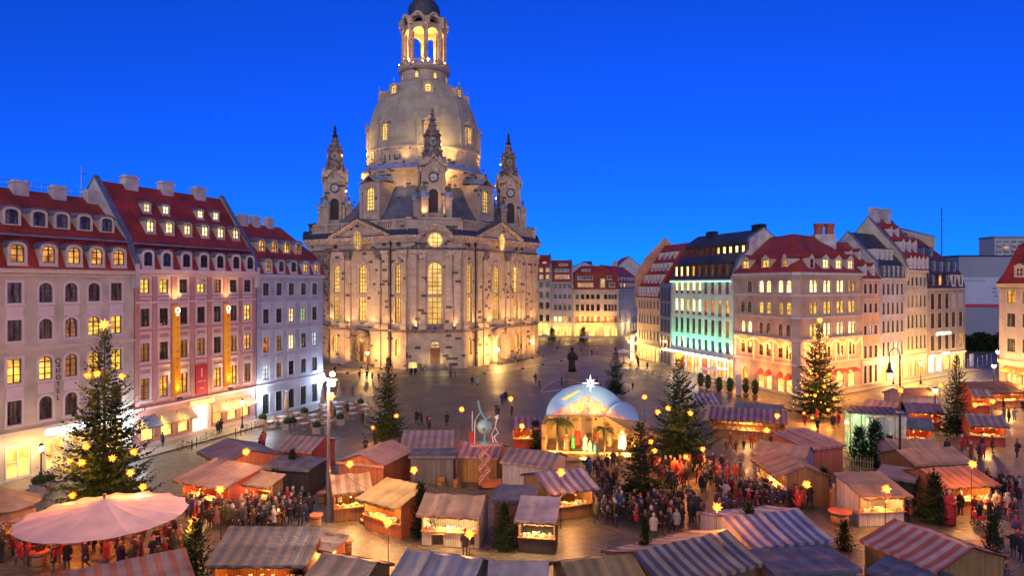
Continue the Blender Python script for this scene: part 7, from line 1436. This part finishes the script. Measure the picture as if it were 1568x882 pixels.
mb = MB(); mb.sphere((0, 0, 1.35), .62, 24, 16); mb.build('ball', 'ball_paint', sp_, True); mb = MB(); mb.lathe([(.4, 0), (.36, .08), (.1, .2), (.09, .75)], 12); mb.build('stand', 'mint_paint', sp_)
mb = MB(); mb.tube([(.15, 0, 1.95), (-.1, 0, 2.25), (-.35, 0, 2.75), (-.42, 0, 3.0)], .085, 8); mb.tube([(-.4, 0, 2.9), (-.5, .1, 3.35)], .07, 8); mb.tube([(-.3, 0, 2.6), (-.75, 0, 2.0), (-.7, 0, 1.3)], .05, 6); mb.tube([(.15, 0, 1.95), (.5, .1, 2.2)], .06, 6); mb.sphere((-.52, .1, 3.45), .12, 8, 6); mb.build('acrobat_figure', 'mint_paint', sp_)
mb = MB(); mb.tube([(1.0, 0, 0), (.8, 0, .5), (1.15, 0, .8), (.9, 0, 1.3), (1.0, 0, 1.9), (1.15, 0, 2.3), (.85, 0, 2.1)], .05, 6); mb.tube([(.9, 0, 1.3), (.6, 0, .7), (.75, 0, 0)], .04, 6); mb.sphere((1.05, 0, 2.05), .13, 8, 6); mb.build('wire_figure', 'letter_white', sp_)
mb = MB(); mb.tube([(-1.0, .3, 0), (-1.0, .3, 2.6)], .03, 5); mb.tube([(-.85, -.3, 0), (-.85, -.3, 1.9)], .03, 5); mb.build('pole', 'letter_white', sp_); mb = MB(); mb.box(-1.25, -.85, .1, .5, .0, .9); mb.build('crate', 'red_cloth', sp_)
# ------------------------------------------------------------------ glass pavilion and bamboo fence
a = G(1302, 700); b = G(1340, 716); o = thing('glass_pavilion', 'green-lit glass pavilion with slatted dark roof and firs in front', 'pavilion', (a.x, a.y, 0), -.32); W, Dp, Hh = 4.9, 3.6, 4.3
for i in range(5):
    for y in (0, Dp): mb = MB(); mb.box(i*W/5+.03, (i+1)*W/5-.03, y-.012, y+.012, .1, Hh-.1); mb.build('glass_pane', 'clear_glass', o)
for i in range(3):
    for x in (0, W): mb = MB(); mb.box(x-.012, x+.012, i*Dp/3+.03, (i+1)*Dp/3-.03, .1, Hh-.1); mb.build('glass_pane', 'clear_glass', o)
for i in range(6):
    for y in (0, Dp): mb = MB(); mb.box(i*W/5-.03, i*W/5+.03, y-.03, y+.03, 0, Hh); mb.build('mullion', 'steel', o)
mb = MB(); mb.box(-.2, W+.2, -.3, Dp+.3, Hh, Hh+.12); rf = mb.build('roof', 'zinc', o)
for i in range(9): mb = MB(); mb.box(-.2+i*.6, .15+i*.6, -.35, Dp+.35, Hh+.13, Hh+.2); mb.build('slat', 'dark_metal', rf)
mb = MB(); mb.box(1.8, 3.6, 1.0, 2.6, 0, 3.6); mb.build('lift_shaft', 'zinc', o); light('POINT', (1.0, .7, .7), 60, (.35, 1, .3), o, .3); light('POINT', (1.2, 2.6, 3.2), 40, (.6, 1, .35), o, .3); mb = MB(); mb.box(.85, 1.15, .6, .8, .05, .3); mb.build('uplight', 'dark_metal', o)
a = G(1295, 722); o = thing('bamboo_fence', 'low bamboo fence between the coral hut and the firs', 'fence', a, -.4)
for i in range(12): mb = MB(); mb.cyl((i*.2, R_(-.03, .03), 0), (i*.2+R_(-.04, .04), R_(-.03, .03), R_(1.15, 1.5)), .03, n=5); mb.build('bamboo_pole', 'tan_canvas', o)
for z in (.4, 1.05): mb = MB(); mb.cyl((-.1, -.04, z), (2.35, -.04, z), .025, n=5); mb.build('rail', 'tan_canvas', o)
# dark hedge and barrier where the right street opens
V = []; Fc = []; rn = random.Random(9)
for i in range(9000): q = Vector((rn.uniform(0, 34), rn.uniform(0, 2.5), rn.uniform(0, 1))); q.z = q.z*(4.4+.5*math.sin(q.x)); u = Vector((rn.uniform(-.3, .3), rn.uniform(-.3, .3), rn.uniform(-.3, .3))); w = Vector((rn.uniform(-.3, .3), rn.uniform(-.3, .3), rn.uniform(-.3, .3))); o_ = len(V); V += [tuple(q-u), tuple(q-w), tuple(q+u), tuple(q+w)]; Fc.append((o_, o_+1, o_+2, o_+3))
o = thing('hedge', 'dark overgrown hedge before the wrapped building', 'hedge', (112, 172, 0), .1); link('foliage', raw_mesh('foliage', V, Fc, 'needles'), o); mb = MB(); mb.box(0, 34, 1.0, 1.8, 0, 3.6); mb.build('core', 'hedge_dark', o)
a = G(1482, 566); b = G(1524, 556); d = (b-a).normalized(); o = thing('construction_fence', 'mesh construction fence with sign across the right street', 'fence', a, math.atan2(d.y, d.x)); Ln = (b-a).length
for i in range(int(Ln/3)+1): mb = MB(); mb.cyl((i*3, 0, 0), (i*3, 0, 2.2), .05, n=5); mb.build('post', 'steel', o)
for z in (.3, 1.2, 2.1): mb = MB(); mb.cyl((0, 0, z), (Ln, 0, z), .03, n=4); mb.build('rail', 'steel', o)
mb = MB(); mb.box(1, 3.2, -.1, -.05, .5, 3.0); mb.build('sign_panel', 'letter_white', o)
# barrel tables
def barrel(px, by, lab, r=.45):
    o = thing('barrel_table', lab, 'table', G(px, by), 0, 'round standing tables'); mb = MB(); mb.lathe([(r*.6, 0), (r*.75, .3), (r*.78, .5), (r*.75, .75), (r*.6, 1.0)], 14); mb.build('barrel', 'wood', o, True); mb = MB(); mb.lathe([(.01, 1.07), (r*1.05, 1.07), (r*1.05, 1.0), (.01, 1.0)], 18); mb.build('table_top', 'orange_paint', o)
    for z in (.22, .78): mb = MB(); mb.lathe([(r*.73, z), (r*.76, z+.06)], 14); mb.build('hoop', 'dark_metal', o)
for px, by, lab, r in ((426, 806, 'red-topped barrel table with a candle amid the crowd', .5), (484, 812, 'red-topped barrel table by the light mast', .45), (494, 775, 'tall barrel table behind the light mast', .4), (531, 853, 'red-topped barrel table before the yellow stall', .42), (1286, 806, 'large yellow-topped barrel table at the tan awning stall', .75), (1245, 760, 'barrel table by the tan striped corner stall', .4), (1508, 862, 'barrel table by the bare young spruce', .6), (272, 850, 'red-topped barrel table under the pink parasol edge', .5), (60, 872, 'red-topped barrel table deep under the pink parasol', .5)): barrel(px, by, lab, r)
p = G(426, 806); mb = MB(); mb.lathe([(.05, 0), (.05, .12), (.02, .14)], 8); tag(mb.build('candle', 'candle', loc=(p.x, p.y, 1.07)), 'burning candle on the barrel table amid the crowd', 'candle')
# crates, bins and sacks behind and beside the stalls
rn = random.Random(21)
mb = MB()
for z in (0, .13, .26): mb.box(-.3, .3, -.2, -.185, z+.01, z+.11); mb.box(-.3, .3, .185, .2, z+.01, z+.11); mb.box(-.3, -.285, -.185, .185, z+.01, z+.11); mb.box(.285, .3, -.185, .185, z+.01, z+.11)
mb.box(-.285, .285, -.185, .185, .01, .03)
for x in (-.27, .27):
    for y in (-.17, .17): mb.box(x-.02, x+.02, y-.02, y+.02, 0, .38)
CRATE = mb.mesh('crate', 'wood')
for lab, grp, spots in (('slatted wooden crate in the yard before the grey container', 'crates by the container', ((640, 738), (652, 741), (663, 736), (676, 744), (688, 740), (700, 747))), ('slatted wooden crate beside the orange roofed stall', 'crates by the orange stall', ((1404, 776), (1415, 779), (1398, 783))), ('slatted wooden crate at the back of the dark boarded container', 'crates by the dark container', ((1322, 741), (1330, 746), (1338, 748))), ('slatted wooden crate by the coral hut', 'crates by the coral hut', ((1226, 722), (1232, 727), (1240, 731)))):
    for px, py in spots:
        q = G(px, py)
        for k in range(rn.choice((1, 2, 2, 3))): tag(link('crate', CRATE, None, (q.x, q.y, k*.39)), lab, 'crate', grp).rotation_euler.z = rn.uniform(0, 3)
# power cables strung from the light mast to stall roofs
def cable(a, b, sag, lab):
    a, b = Vector(a), Vector(b); mb = MB(); n = 14; mb.tube([a.lerp(b, i/n)-a-Vector((0, 0, sag*math.sin(PI*i/n))) for i in range(n+1)], .018, 4); tag(mb.build('cable', 'black', loc=a), lab, 'cable')
mp_ = G(503, 800); cable((mp_.x, mp_.y, 5.2), (*G(560, 750, 2.9)[:2], 3.0), .5, 'black power cable from the light mast to the yellow stall'); cable((mp_.x, mp_.y, 5.4), (*G(455, 690, 3)[:2], 3.0), .6, 'black power cable from the light mast to the red hut'); mp_ = G(1378, 737); cable((mp_.x, mp_.y, 5.0), (*G(1440, 716, 3)[:2], 3.1), .4, 'black power cable from the crook mast to the orange roof')
# ------------------------------------------------------------------ people
def skin_body(name, J, E, fingers, skin_test, mats):
    """one continuous body grown from a jointed skeleton"""
    V = [Vector(j[0]) for j in J]; Rr = [j[1] for j in J]; Ed = list(E)
    for (hand, fs) in fingers:
        for a, b in fs: V += [Vector(a), Vector(b)]; Rr += [(.011, .011), (.008, .008)]; n = len(V); Ed += [(hand, n-2), (n-2, n-1)]
    me = bpy.data.meshes.new(name); me.from_pydata([tuple(v) for v in V], Ed, []); o = bpy.data.objects.new(name, me); COL.objects.link(o)
    o.modifiers.new('skin', 'SKIN'); sv = me.skin_vertices[0].data
    for i, r in enumerate(Rr): sv[i].radius = r
    sv[0].use_root = True
    sb = o.modifiers.new('sub', 'SUBSURF'); sb.levels = 1; sb.render_levels = 1
    bpy.context.view_layer.update(); out = bpy.data.meshes.new_from_object(o.evaluated_get(bpy.context.evaluated_depsgraph_get())); bpy.data.objects.remove(o)
    out.materials.clear()
    for m_ in mats: out.materials.append(MATS[m_])
    for p in out.polygons: p.material_index = 1 if skin_test(p.center) else 0; p.use_smooth = True
    out.name = name; return out
def make_pose(arms, legs):
    J = [((0, 0, .96), (.14, .11)), ((0, 0, 1.16), (.14, .10)), ((0, 0, 1.36), (.16, .10)), ((0, 0, 1.48), (.06, .06)), ((0, -.01, 1.56), (.07, .08)), ((0, -.01, 1.64), (.078, .095)), ((0, 0, 1.72), (.05, .06)), ((0, -.10, 1.60), (.016, .016))]
    E = [(0, 1), (1, 2), (2, 3), (3, 4), (4, 5), (5, 6), (4, 7)]; fg = []; hands = []
    for s, (el, wr, hd), (kn, an, to) in ((1, arms[0], legs[0]), (-1, arms[1], legs[1])):
        f = lambda v: (v[0]*s, v[1], v[2]); b = len(J)
        J += [((.17*s, 0, 1.43), (.07, .07)), (f(el), (.05, .05)), (f(wr), (.035, .035)), (f(hd), (.035, .022))]; E += [(2, b), (b, b+1), (b+1, b+2), (b+2, b+3)]
        w, h = Vector(f(wr)), Vector(f(hd)); d = (h-w).normalized(); sd = d.cross(Vector((s, 0, 0))).normalized(); hands.append(h)
        fg.append((b+3, [(h+d*.04+sd*q, h+d*(L-.01)+sd*q*1.15+Vector((-.02*s, 0, 0))) for q, L in ((-.027, .085), (-.009, .10), (.009, .095), (.027, .075))]+[(h+sd*-.035, h+sd*-.06+d*.04)]))
        b = len(J); J += [((.085*s, 0, .90), (.09, .09)), (f(kn), (.062, .062)), (f(an), (.045, .05)), (f(to), (.045, .032))]; E += [(0, b), (b, b+1), (b+1, b+2), (b+2, b+3)]
    test = lambda c: c.z > 1.485 or any((c-h).length < .11 for h in hands)
    body = skin_body('person', J, E, fg, test, ['trouser_cloth', 'skin'])
    mb = MB(); n = 14; prof = [(.235, .185, .62), (.225, .175, .8), (.20, .15, 1.0), (.19, .145, 1.15), (.215, .15, 1.32), (.21, .13, 1.43), (.11, .10, 1.50), (.075, .085, 1.545)]; P = []; Fc = []
    for rx, ry, z in prof:
        for i in range(n): t = 2*PI*i/n; fo = 1+.04*math.sin(5*t+z*9); P.append((rx*fo*math.cos(t), ry*fo*math.sin(t), z))
    for k in range(len(prof)-1):
        for i in range(n): j = (i+1) % n; Fc.append((k*n+i, k*n+j, (k+1)*n+j, (k+1)*n+i))
    mb.add(P, Fc)
    for s, (el, wr, hd) in ((1, arms[0]), (-1, arms[1])):
        f = lambda v: Vector((v[0]*s, v[1], v[2])); a, b, c = Vector((.16*s, 0, 1.41)), f(el), f(wr); mb.sphere(tuple(a), .088, 8, 6); mb.cyl(a, b, .088, .07, 8); mb.sphere(tuple(b), .07, 8, 5); mb.cyl(b, c, .07, .052, 8)
    coat = mb.mesh('coat', 'coat_cloth', True); return body, coat
dn = ((.235, .02, 1.15), (.24, -.06, .93), (.24, -.08, .86)); cup = ((.25, .0, 1.16), (.13, -.22, 1.20), (.09, -.29, 1.23)); poc = ((.27, .06, 1.17), (.22, -.08, 1.0), (.19, -.13, .95)); pnt = ((.26, -.1, 1.25), (.24, -.36, 1.32), (.23, -.44, 1.34))
std = ((.095, -.01, .5), (.10, .02, .09), (.11, -.14, .045)); fw = ((.09, -.16, .52), (.09, -.18, .10), (.10, -.34, .055)); bk_ = ((.09, .05, .5), (.09, .30, .14), (.10, .18, .05)); std2 = ((.10, .0, .5), (.13, .03, .09), (.17, -.11, .045))
POSES = [make_pose((dn, dn), (std, std2)), make_pose((cup, poc), (std2, std)), make_pose((cup, cup), (std, std)), make_pose((dn, poc), (fw, bk_)), make_pose((pnt, dn), (std, std2))]
mb = MB(); mb.lathe([(.10, 1.57), (.112, 1.64), (.10, 1.72), (.06, 1.765), (.005, 1.78)], 10, (0, .012)); HAIR = mb.mesh('hair', 'hair', True)
mb = MB(); mb.lathe([(.115, 1.63), (.118, 1.68), (.105, 1.75), (.06, 1.80), (.01, 1.815)], 10, (0, .005)); mb.sphere((0, 0, 1.83), .03, 6, 4); HAT = mb.mesh('hat', 'robe_cloth', True)
mb = MB(); mb.lathe([(.02, .98), (.13, 1.0), (.16, 1.15), (.15, 1.3), (.08, 1.4), (.01, 1.41)], 8, (0, .2)); PACK = mb.mesh('backpack', 'robe_cloth', True)
PAL = {'black': (.012, .012, .015), 'charcoal': (.03, .03, .034), 'navy': (.012, .015, .032), 'dark brown': (.04, .022, .014), 'red': (.38, .02, .02), 'grey': (.13, .13, .14), 'beige': (.33, .25, .17), 'white': (.42, .39, .37), 'blue': (.018, .05, .19), 'wine red': (.13, .012, .02), 'olive': (.05, .055, .025), 'turquoise': (.05, .33, .42), 'orange': (.5, .12, .03), 'pink': (.45, .16, .20)}
DARKP = ['black']*6+['charcoal']*4+['navy']*4+['dark brown']*3+['grey', 'red', 'wine red', 'olive', 'beige', 'blue', 'white']
WARMP = ['red']*5+['wine red']*4+['black']*5+['charcoal']*3+['dark brown']*4+['orange', 'navy', 'beige']
PEOPLE = []
rp_ = random.Random(5)
def person(p, colr, place, rz=None, pose=None, group=None, s=None, label=None):
    b, c = POSES[rp_.randrange(5) if pose is None else pose]; s = s or (rp_.uniform(.62, .75) if rp_.random() < .06 else rp_.uniform(.9, 1.08))
    o = link('person', b, None, (p.x, p.y, 0)); o.rotation_euler.z = rp_.uniform(0, 6.28) if rz is None else rz; o.scale = (s, s, s); tag(o, label or 'person in %s %s coat %s' % ('an' if colr[0] in 'aeiou' else 'a', colr, place), 'person', group)
    k = link('coat', c, o); v = PAL[colr]; j = rp_.uniform(.8, 1.25); k.color = (v[0]*j, v[1]*j, v[2]*j, 1)
    if rp_.random() < .45: h = link('hat', HAT, o); hc = PAL[rp_.choice(['red', 'black', 'grey', 'white', 'navy', 'wine red', 'beige', 'pink', 'charcoal'])]; h.color = (*hc, 1)
    else: link('hair', HAIR, o)
    if rp_.random() < .22: k = link('backpack', PACK, o); k.color = (*PAL[rp_.choice(['black', 'navy', 'red', 'grey', 'blue', 'olive'])], 1)
    PEOPLE.append((p.x, p.y)); return o
def blocked(p, gap=.48):
    for a in PEOPLE:
        if abs(a[0]-p.x) < gap and abs(a[1]-p.y) < gap: return True
    for P, d, nn, W, dep in FOOT:
        q = p-P; x, y = q.dot(d), q.dot(nn)
        if -.15 < x < W+.15 and .35 < y < dep+.1: return True
    return False
def crowd(cx, cy, rx, ry, n, place, group, pal=DARKP, gap=.48, look=None):
    k = 0; tr = 0
    while k < n and tr < n*30:
        tr += 1; t = rp_.uniform(0, 2*PI); r = math.sqrt(rp_.random()); px, py = cx+rx*r*math.cos(t), cy+ry*r*math.sin(t)
        p = G(px, py)
        if blocked(p, gap): continue
        rz = None
        if look: v = G(*look)-p; rz = math.atan2(v.y, v.x)+PI/2+rp_.uniform(-.7, .7)
        person(p, rp_.choice(pal), place, rz, group=group); k += 1
crowd(395, 800, 58, 20, 28, 'in the crowd before the tan striped stall', 'crowd before the tan striped stall')
crowd(330, 782, 50, 22, 18, 'in the crowd before the tan striped stall', 'crowd before the tan striped stall')
crowd(455, 792, 30, 14, 8, 'by the barrel tables near the light mast', 'guests at the barrel tables')
crowd(165, 848, 130, 34, 30, 'under and around the pink parasol', 'drinkers under the pink parasol', WARMP+DARKP)
crowd(50, 850, 60, 26, 8, 'beside the brown parasol', 'people by the brown parasol', WARMP)
crowd(1000, 800, 75, 24, 30, 'in the ring of drinkers beside the low dense fir', 'drinkers by the low dense fir', DARKP)
crowd(930, 788, 30, 22, 10, 'queueing between the striped stall and low fir', 'queue by the striped stall', DARKP+['turquoise', 'beige'])
crowd(1060, 742, 60, 24, 30, 'in the crowd right of the nativity stage', 'crowd right of the stage', WARMP, .42)
crowd(1030, 720, 50, 14, 10, 'in the crowd right of the nativity stage', 'crowd right of the stage', WARMP, .42)
crowd(928, 732, 32, 14, 10, 'watching the nativity stage', 'watchers at the nativity stage', DARKP, look=(890, 690))
crowd(1135, 760, 35, 28, 14, 'between the tan corner stall and crowd', 'people by the tan corner stall', DARKP+WARMP)
crowd(1200, 772, 50, 16, 16, 'pressed round the tan corner stall counter', 'people at the tan corner stall', DARKP+['red', 'blue'])
crowd(1090, 800, 40, 12, 5, 'walking past the blue striped tent', 'people by the blue striped tent')
crowd(1345, 797, 42, 12, 12, 'at the cream stall with tan awning', 'guests of the cream stall', WARMP)
crowd(1520, 772, 45, 26, 16, 'before the orange roofed stall', 'people before the orange stall', DARKP+['white', 'blue', 'white'])
crowd(1540, 850, 40, 22, 8, 'at the last barrel tables', 'people at the last barrel tables', WARMP)
crowd(1500, 700, 60, 16, 10, 'near the lilac roofed red hut', 'people by the lilac roofed hut', WARMP)
crowd(1270, 655, 55, 9, 12, 'at the foot of the glittering corner fir', 'people at the corner fir', WARMP)
crowd(1150, 690, 45, 8, 7, 'before the long wooden stall', 'people at the long wooden stall', WARMP)
crowd(1545, 640, 30, 14, 5, 'by the glowing far right counter', 'people by the far right counter', DARKP)
crowd(590, 690, 70, 10, 3, 'strolling behind the gabled huts', 'strollers behind the huts')
crowd(665, 652, 28, 10, 6, 'in the group on open paving beyond the container', 'group beyond the container', DARKP+['pink', 'white'])
crowd(540, 640, 30, 22, 3, 'strolling past the cafe tables', 'strollers by the cafe')
crowd(395, 692, 22, 8, 4, 'by the red hut near the planters', 'people by the red hut', WARMP)
crowd(545, 575, 60, 12, 5, 'walking near the left church portal', 'people near the left portal', DARKP)
crowd(880, 540, 80, 12, 6, 'walking across the far side of the square', 'people on the far side', DARKP)
crowd(1000, 560, 40, 12, 4, 'by the glowing cafe fronts', 'people by the cafe fronts', DARKP)
crowd(770, 640, 30, 14, 3, 'beyond the football sculpture', 'people beyond the sculpture', DARKP+['red'])
for px, by, colr, pose, rz, lab in ((249, 686, 'black', 0, 2.6, 'person in black looking into the shop window under the grey awning'), (334, 667, 'navy', 0, .6, 'person in navy beside the lit shop entrance, one of two'), (338, 665, 'black', 1, 1.0, 'person in black beside the lit shop entrance, one of two'), (712, 852, 'charcoal', 0, 3.0, 'lone person in dark coat facing the white food stall counter'),
      (534, 610, 'red', 3, 2, 'person in red coat strolling with a companion behind the cafe'), (540, 609, 'olive', 3, 2, 'companion in olive coat beside the red-coated stroller'), (630, 578, 'black', 3, 0, 'person in black before the glowing notice board'), (636, 577, 'black', 3, .2, 'second person in black before the glowing notice board'), (690, 580, 'charcoal', 3, 1.2, 'walker in charcoal right of the church steps'), (697, 579, 'grey', 3, 1.2, 'walker in grey right of the church steps'),
      (723, 591, 'black', 0, 0, 'person in black on the paving before the near church door'), (731, 592, 'white', 0, 0, 'person in white jacket on the paving before the church door'), (820, 588, 'black', 0, 1, 'lone dark figure standing left of the statue'), (826, 597, 'charcoal', 3, 1, 'walker in charcoal just left of the statue'), (860, 591, 'navy', 0, 1, 'person in navy at the statue pedestal'), (914, 597, 'navy', 0, 1, 'person in navy right of the white star'), (919, 600, 'red', 0, 1, 'person in red right of the white star'),
      (969, 597, 'black', 0, .5, 'lone person in black right of the small fir'), (769, 622, 'blue', 3, 0, 'person in bright blue jacket walking on open paving'), (774, 618, 'black', 3, 0, 'person in black walking beside the blue jacket'), (1001, 826, 'white', 0, 3, 'person in long white coat at the front of the drinkers'), (910, 787, 'turquoise', 0, 2.6, 'person in turquoise jacket in the queue'), (981, 796, 'blue', 0, 1, 'person with a bright blue backpack coat among the drinkers'),
      (1064, 792, 'black', 0, 1, 'pair of drinkers: the one in black beside the blue tent'), (1056, 790, 'charcoal', 0, 1, 'pair of drinkers: the one in charcoal with a phone'), (1526, 790, 'white', 0, 3, 'person in white pullover before the orange stall'), (1541, 790, 'white', 0, 3.2, 'second person in white jacket before the orange stall'), (1471, 790, 'black', 0, 2, 'person in black at the orange stall corner'), (520, 782, 'white', 0, 2, 'person in white hat coat pushing a pram by the mast')):
    person(G(px, by), colr, '', rz, pose, None, None, lab)
# ------------------------------------------------------------------ robed figures
def robed(p, h, colr, label, name='nativity_figure', cloak=None, group='figures of the nativity scene', rz=0, z=0):
    o = thing(name, label, 'figure', (p.x, p.y, z), rz, group); s = h/1.75
    mb = robe([(.30, .27, 0, 0), (.27, .23, .4, 0), (.22, .18, .95, 0), (.23, .17, 1.25, 0), (.22, .14, 1.4, 0), (.09, .09, 1.48, 0), (.055, .06, 1.5, -.01), (.06, .065, 1.54, -.01), (.085, .10, 1.60, -.015), (.09, .105, 1.66, -.01), (.06, .07, 1.74, 0)], None, o, 18, 8, .05)
    mb.tube([(.2, 0, 1.36), (.26, -.06, 1.12), (.06, -.26, 1.1)], .06, 7); mb.tube([(-.2, 0, 1.36), (-.26, -.06, 1.12), (-.06, -.26, 1.14)], .06, 7)
    k = mb.build('figure', ['robe_cloth', 'skin'], o, True); k.color = (*colr, 1)
    for pl in k.data.polygons:
        if pl.center.z > 1.5 or (pl.center.y < -.22 and 1.05 < pl.center.z < 1.2): pl.material_index = 1
    mb = MB(); n = 14; P = []; Fc = []
    for r, z_ in ((.34, .15), (.30, .7), (.27, 1.2), (.25, 1.42), (.12, 1.52), (.12, 1.66), (.08, 1.77)):
        for i in range(n): t = -.35+(PI+.7)*i/(n-1); P.append((r*math.cos(t), r*.85*math.sin(t)+.02, z_))
    for q in range(6):
        for i in range(n-1): Fc.append((q*n+i, q*n+i+1, (q+1)*n+i+1, (q+1)*n+i))
    mb.add(P, Fc); ck = mb.build('cloak', 'robe_cloth', o, True); cc = cloak or tuple(x*.5 for x in colr); ck.color = (*cc, 1); o.scale = (s, s, s); return o
for px, py, h, c1, c2, lab in ((868, 690, 1.6, (.5, .05, .04), (.08, .35, .08), 'figure in red robe with green cloak on the stage'), (877, 688, 1.5, (.05, .3, .08), None, 'figure in green robe beside the stage palm'), (884, 684, 1.9, (.6, .04, .03), (.5, .02, .02), 'tall king figure in bright red on the stage'), (896, 690, 1.6, (.6, .6, .55), None, 'figure in white robe in the middle of the stage'), (904, 693, 1.2, (.5, .45, .3), None, 'small kneeling figure in cream on the stage'), (912, 696, 1.3, (.1, .35, .4), None, 'kneeling figure in turquoise on the stage'), (913, 684, 1.8, (.5, .12, .05), None, 'standing figure in rust red behind the turquoise one'), (934, 686, 1.6, (.35, .18, .1), (.5, .3, .15), 'figure in brown robe by the middle palm'), (953, 690, 2.4, (.7, .7, .68), (.75, .75, .72), 'large white angel figure at the grotto')):
    q = G(px, py, .55); robed(q, h, c1, lab, cloak=c2, rz=.1, z=.55)
robed(G(1453, 804), 2.5, (.55, .02, .02), 'tall saint figure in red robe beside the dense fir', 'saint_figure', (.05, .08, .22), 'large figures among the stalls'); robed(G(1277, 786), 2.2, (.30, .16, .08), 'carved patchwork figure by the large barrel table', 'carved_figure', (.4, .06, .04), 'large figures among the stalls')
# prams and a hand cart
def pram(px, by, rz, lab):
    o = thing('pram', lab, 'pram', G(px, by), rz); mb = MB(); mb.box(-.22, .22, -.38, .35, .48, .78); mb.build('basket', 'red_cloth', o); mb = MB(); mb.lathe([(.26, .62), (.26, .9), (.2, 1.02), (.02, 1.08)], 12, (0, .12)); mb.build('hood', 'red_cloth', o, True); mb = MB(); mb.tube([(-.2, -.35, .5), (-.2, -.7, 1.0), (.2, -.7, 1.0), (.2, -.35, .5)], .016); mb.tube([(-.22, -.3, .15), (-.2, .2, .5)], .014); mb.tube([(.22, -.3, .15), (.2, .2, .5)], .014); mb.tube([(-.22, .3, .15), (-.2, -.2, .5)], .014); mb.tube([(.22, .3, .15), (.2, -.2, .5)], .014); mb.build('frame', 'steel', o)
    for x in (-.24, .24):
        for y in (-.3, .3): mb = MB(); mb.tube([(x, y+.13*math.cos(a), .15+.13*math.sin(a)) for a in [2*PI*i/12 for i in range(13)]], .02, 5); mb.build('wheel', 'rubber', o)
pram(1499, 806, .5, 'red-hooded pram before the orange stall'); pram(537, 796, 2.6, 'red pram beside the tan striped stall')
p = G(566, 803); o = thing('wooden_cart', 'little wooden barrel cart at the end of the yellow stall', 'cart', p, .6); mb = MB(); mb.box(-.6, .6, -.3, .3, .3, .42); mb.build('bed', 'wood', o); mb = MB(); mb.M = T((-.1, 0, .68)) @ Matrix.Rotation(PI/2, 4, 'Y'); mb.lathe([(.2, -.4), (.27, -.15), (.27, .15), (.2, .4), (.01, .4)], 12); mb.build('barrel', 'orange_paint', o, True)
for x in (-.4, .4):
    for y in (-.34, .34): mb = MB(); mb.tube([(x+.2*math.cos(a), y, .22+.2*math.sin(a)) for a in [2*PI*i/12 for i in range(13)]], .03, 5); mb.build('wheel', 'dark_wood', o)
mb = MB(); mb.box(.35, .6, -.25, .25, .42, 1.0); mb.build('cab', 'wood', o)
# fairy lights wound through the corner fir and the far firs
for key in ('corner',):
    p, h, r = BIG[key]; mb = MB(); rn = random.Random(2)
    for i in range(80):
        z = h*(.12+.82*rn.random()**1.1); rr = r*(1-z/h)**.82*rn.uniform(.7, 1.02); a = rn.uniform(0, 2*PI); c = Vector((rr*math.cos(a), rr*math.sin(a), z-rr*.15)); k = .045
        mb.add([tuple(c+Vector(q)*k) for q in ((1, 0, 0), (0, 1, 0), (0, 0, 1), (-1, 0, 0), (0, -1, 0), (0, 0, -1))], [(0, 1, 2), (1, 3, 2), (3, 4, 2), (4, 0, 2), (1, 0, 5), (3, 1, 5), (4, 3, 5), (0, 4, 5)])
    o = mb.build('fairy_lights', 'bulb_warm', None, loc=(p.x, p.y, 0)); tag(o, 'string of warm fairy lights wound through the corner house fir', 'fairy lights')
    light('POINT', (p.x-1.2, p.y-2.2, 4.5), 120, ORANGE, None, .5); light('POINT', (p.x+1.5, p.y-2, 6.5), 80, ORANGE, None, .5)

# people deeper in the dense knots, past the three hundred built singly
import numpy as np
island_mat('crowd_coats', [PAL[k] for k in ('black', 'charcoal', 'navy', 'dark brown', 'black', 'wine red', 'grey', 'charcoal', 'red', 'olive')], .8)
def arrs(me):
    v = np.empty(len(me.vertices)*3); me.vertices.foreach_get('co', v); return v.reshape(-1, 3), [tuple(p.vertices) for p in me.polygons], [p.material_index for p in me.polygons]
PA = [(arrs(b), arrs(c)) for b, c in POSES]; HA = arrs(HAIR); V = []; Fc = []; MI = []; nv = 0
def put(A, mats_, p, rz, s):
    global nv
    v, f, mi = A; c_, s_ = math.cos(rz)*s, math.sin(rz)*s; w = np.empty_like(v); w[:, 0] = v[:, 0]*c_-v[:, 1]*s_+p.x; w[:, 1] = v[:, 0]*s_+v[:, 1]*c_+p.y; w[:, 2] = v[:, 2]*s
    V.append(w); Fc.extend(tuple(k+nv for k in q) for q in f); MI.extend(mats_[k] for k in mi); nv += len(v)
for cx, cy, rx, ry, n in ((375, 796, 85, 22, 14), (1000, 800, 80, 26, 12), (1060, 738, 65, 26, 12), (1180, 768, 70, 24, 12), (165, 850, 135, 34, 16), (1345, 797, 50, 13, 10), (1520, 780, 48, 30, 14), (930, 745, 34, 22, 8)):
    k = tr = 0
    while k < n and tr < n*30:
        tr += 1; t = rp_.uniform(0, 2*PI); r = math.sqrt(rp_.random()); p = G(cx+rx*r*math.cos(t), cy+ry*r*math.sin(t))
        if blocked(p, .42): continue
        PEOPLE.append((p.x, p.y)); A, B = PA[rp_.randrange(5)]; rz = rp_.uniform(0, 6.28); s = rp_.uniform(.92, 1.06); put(A, [0, 1], p, rz, s); put(B, [2], p, rz, s); put(HA, [3], p, rz, s); k += 1
me = bpy.data.meshes.new('crowd'); me.from_pydata(np.concatenate(V).tolist(), [], Fc)
for m_ in ('trouser_cloth', 'skin', 'crowd_coats', 'hair'): me.materials.append(MATS[m_])
me.polygons.foreach_set('material_index', MI); me.polygons.foreach_set('use_smooth', [True]*len(Fc)); me.update()
tag(link('crowd', me), 'remaining visitors packed between the singly standing people', 'crowd', None, 'stuff')
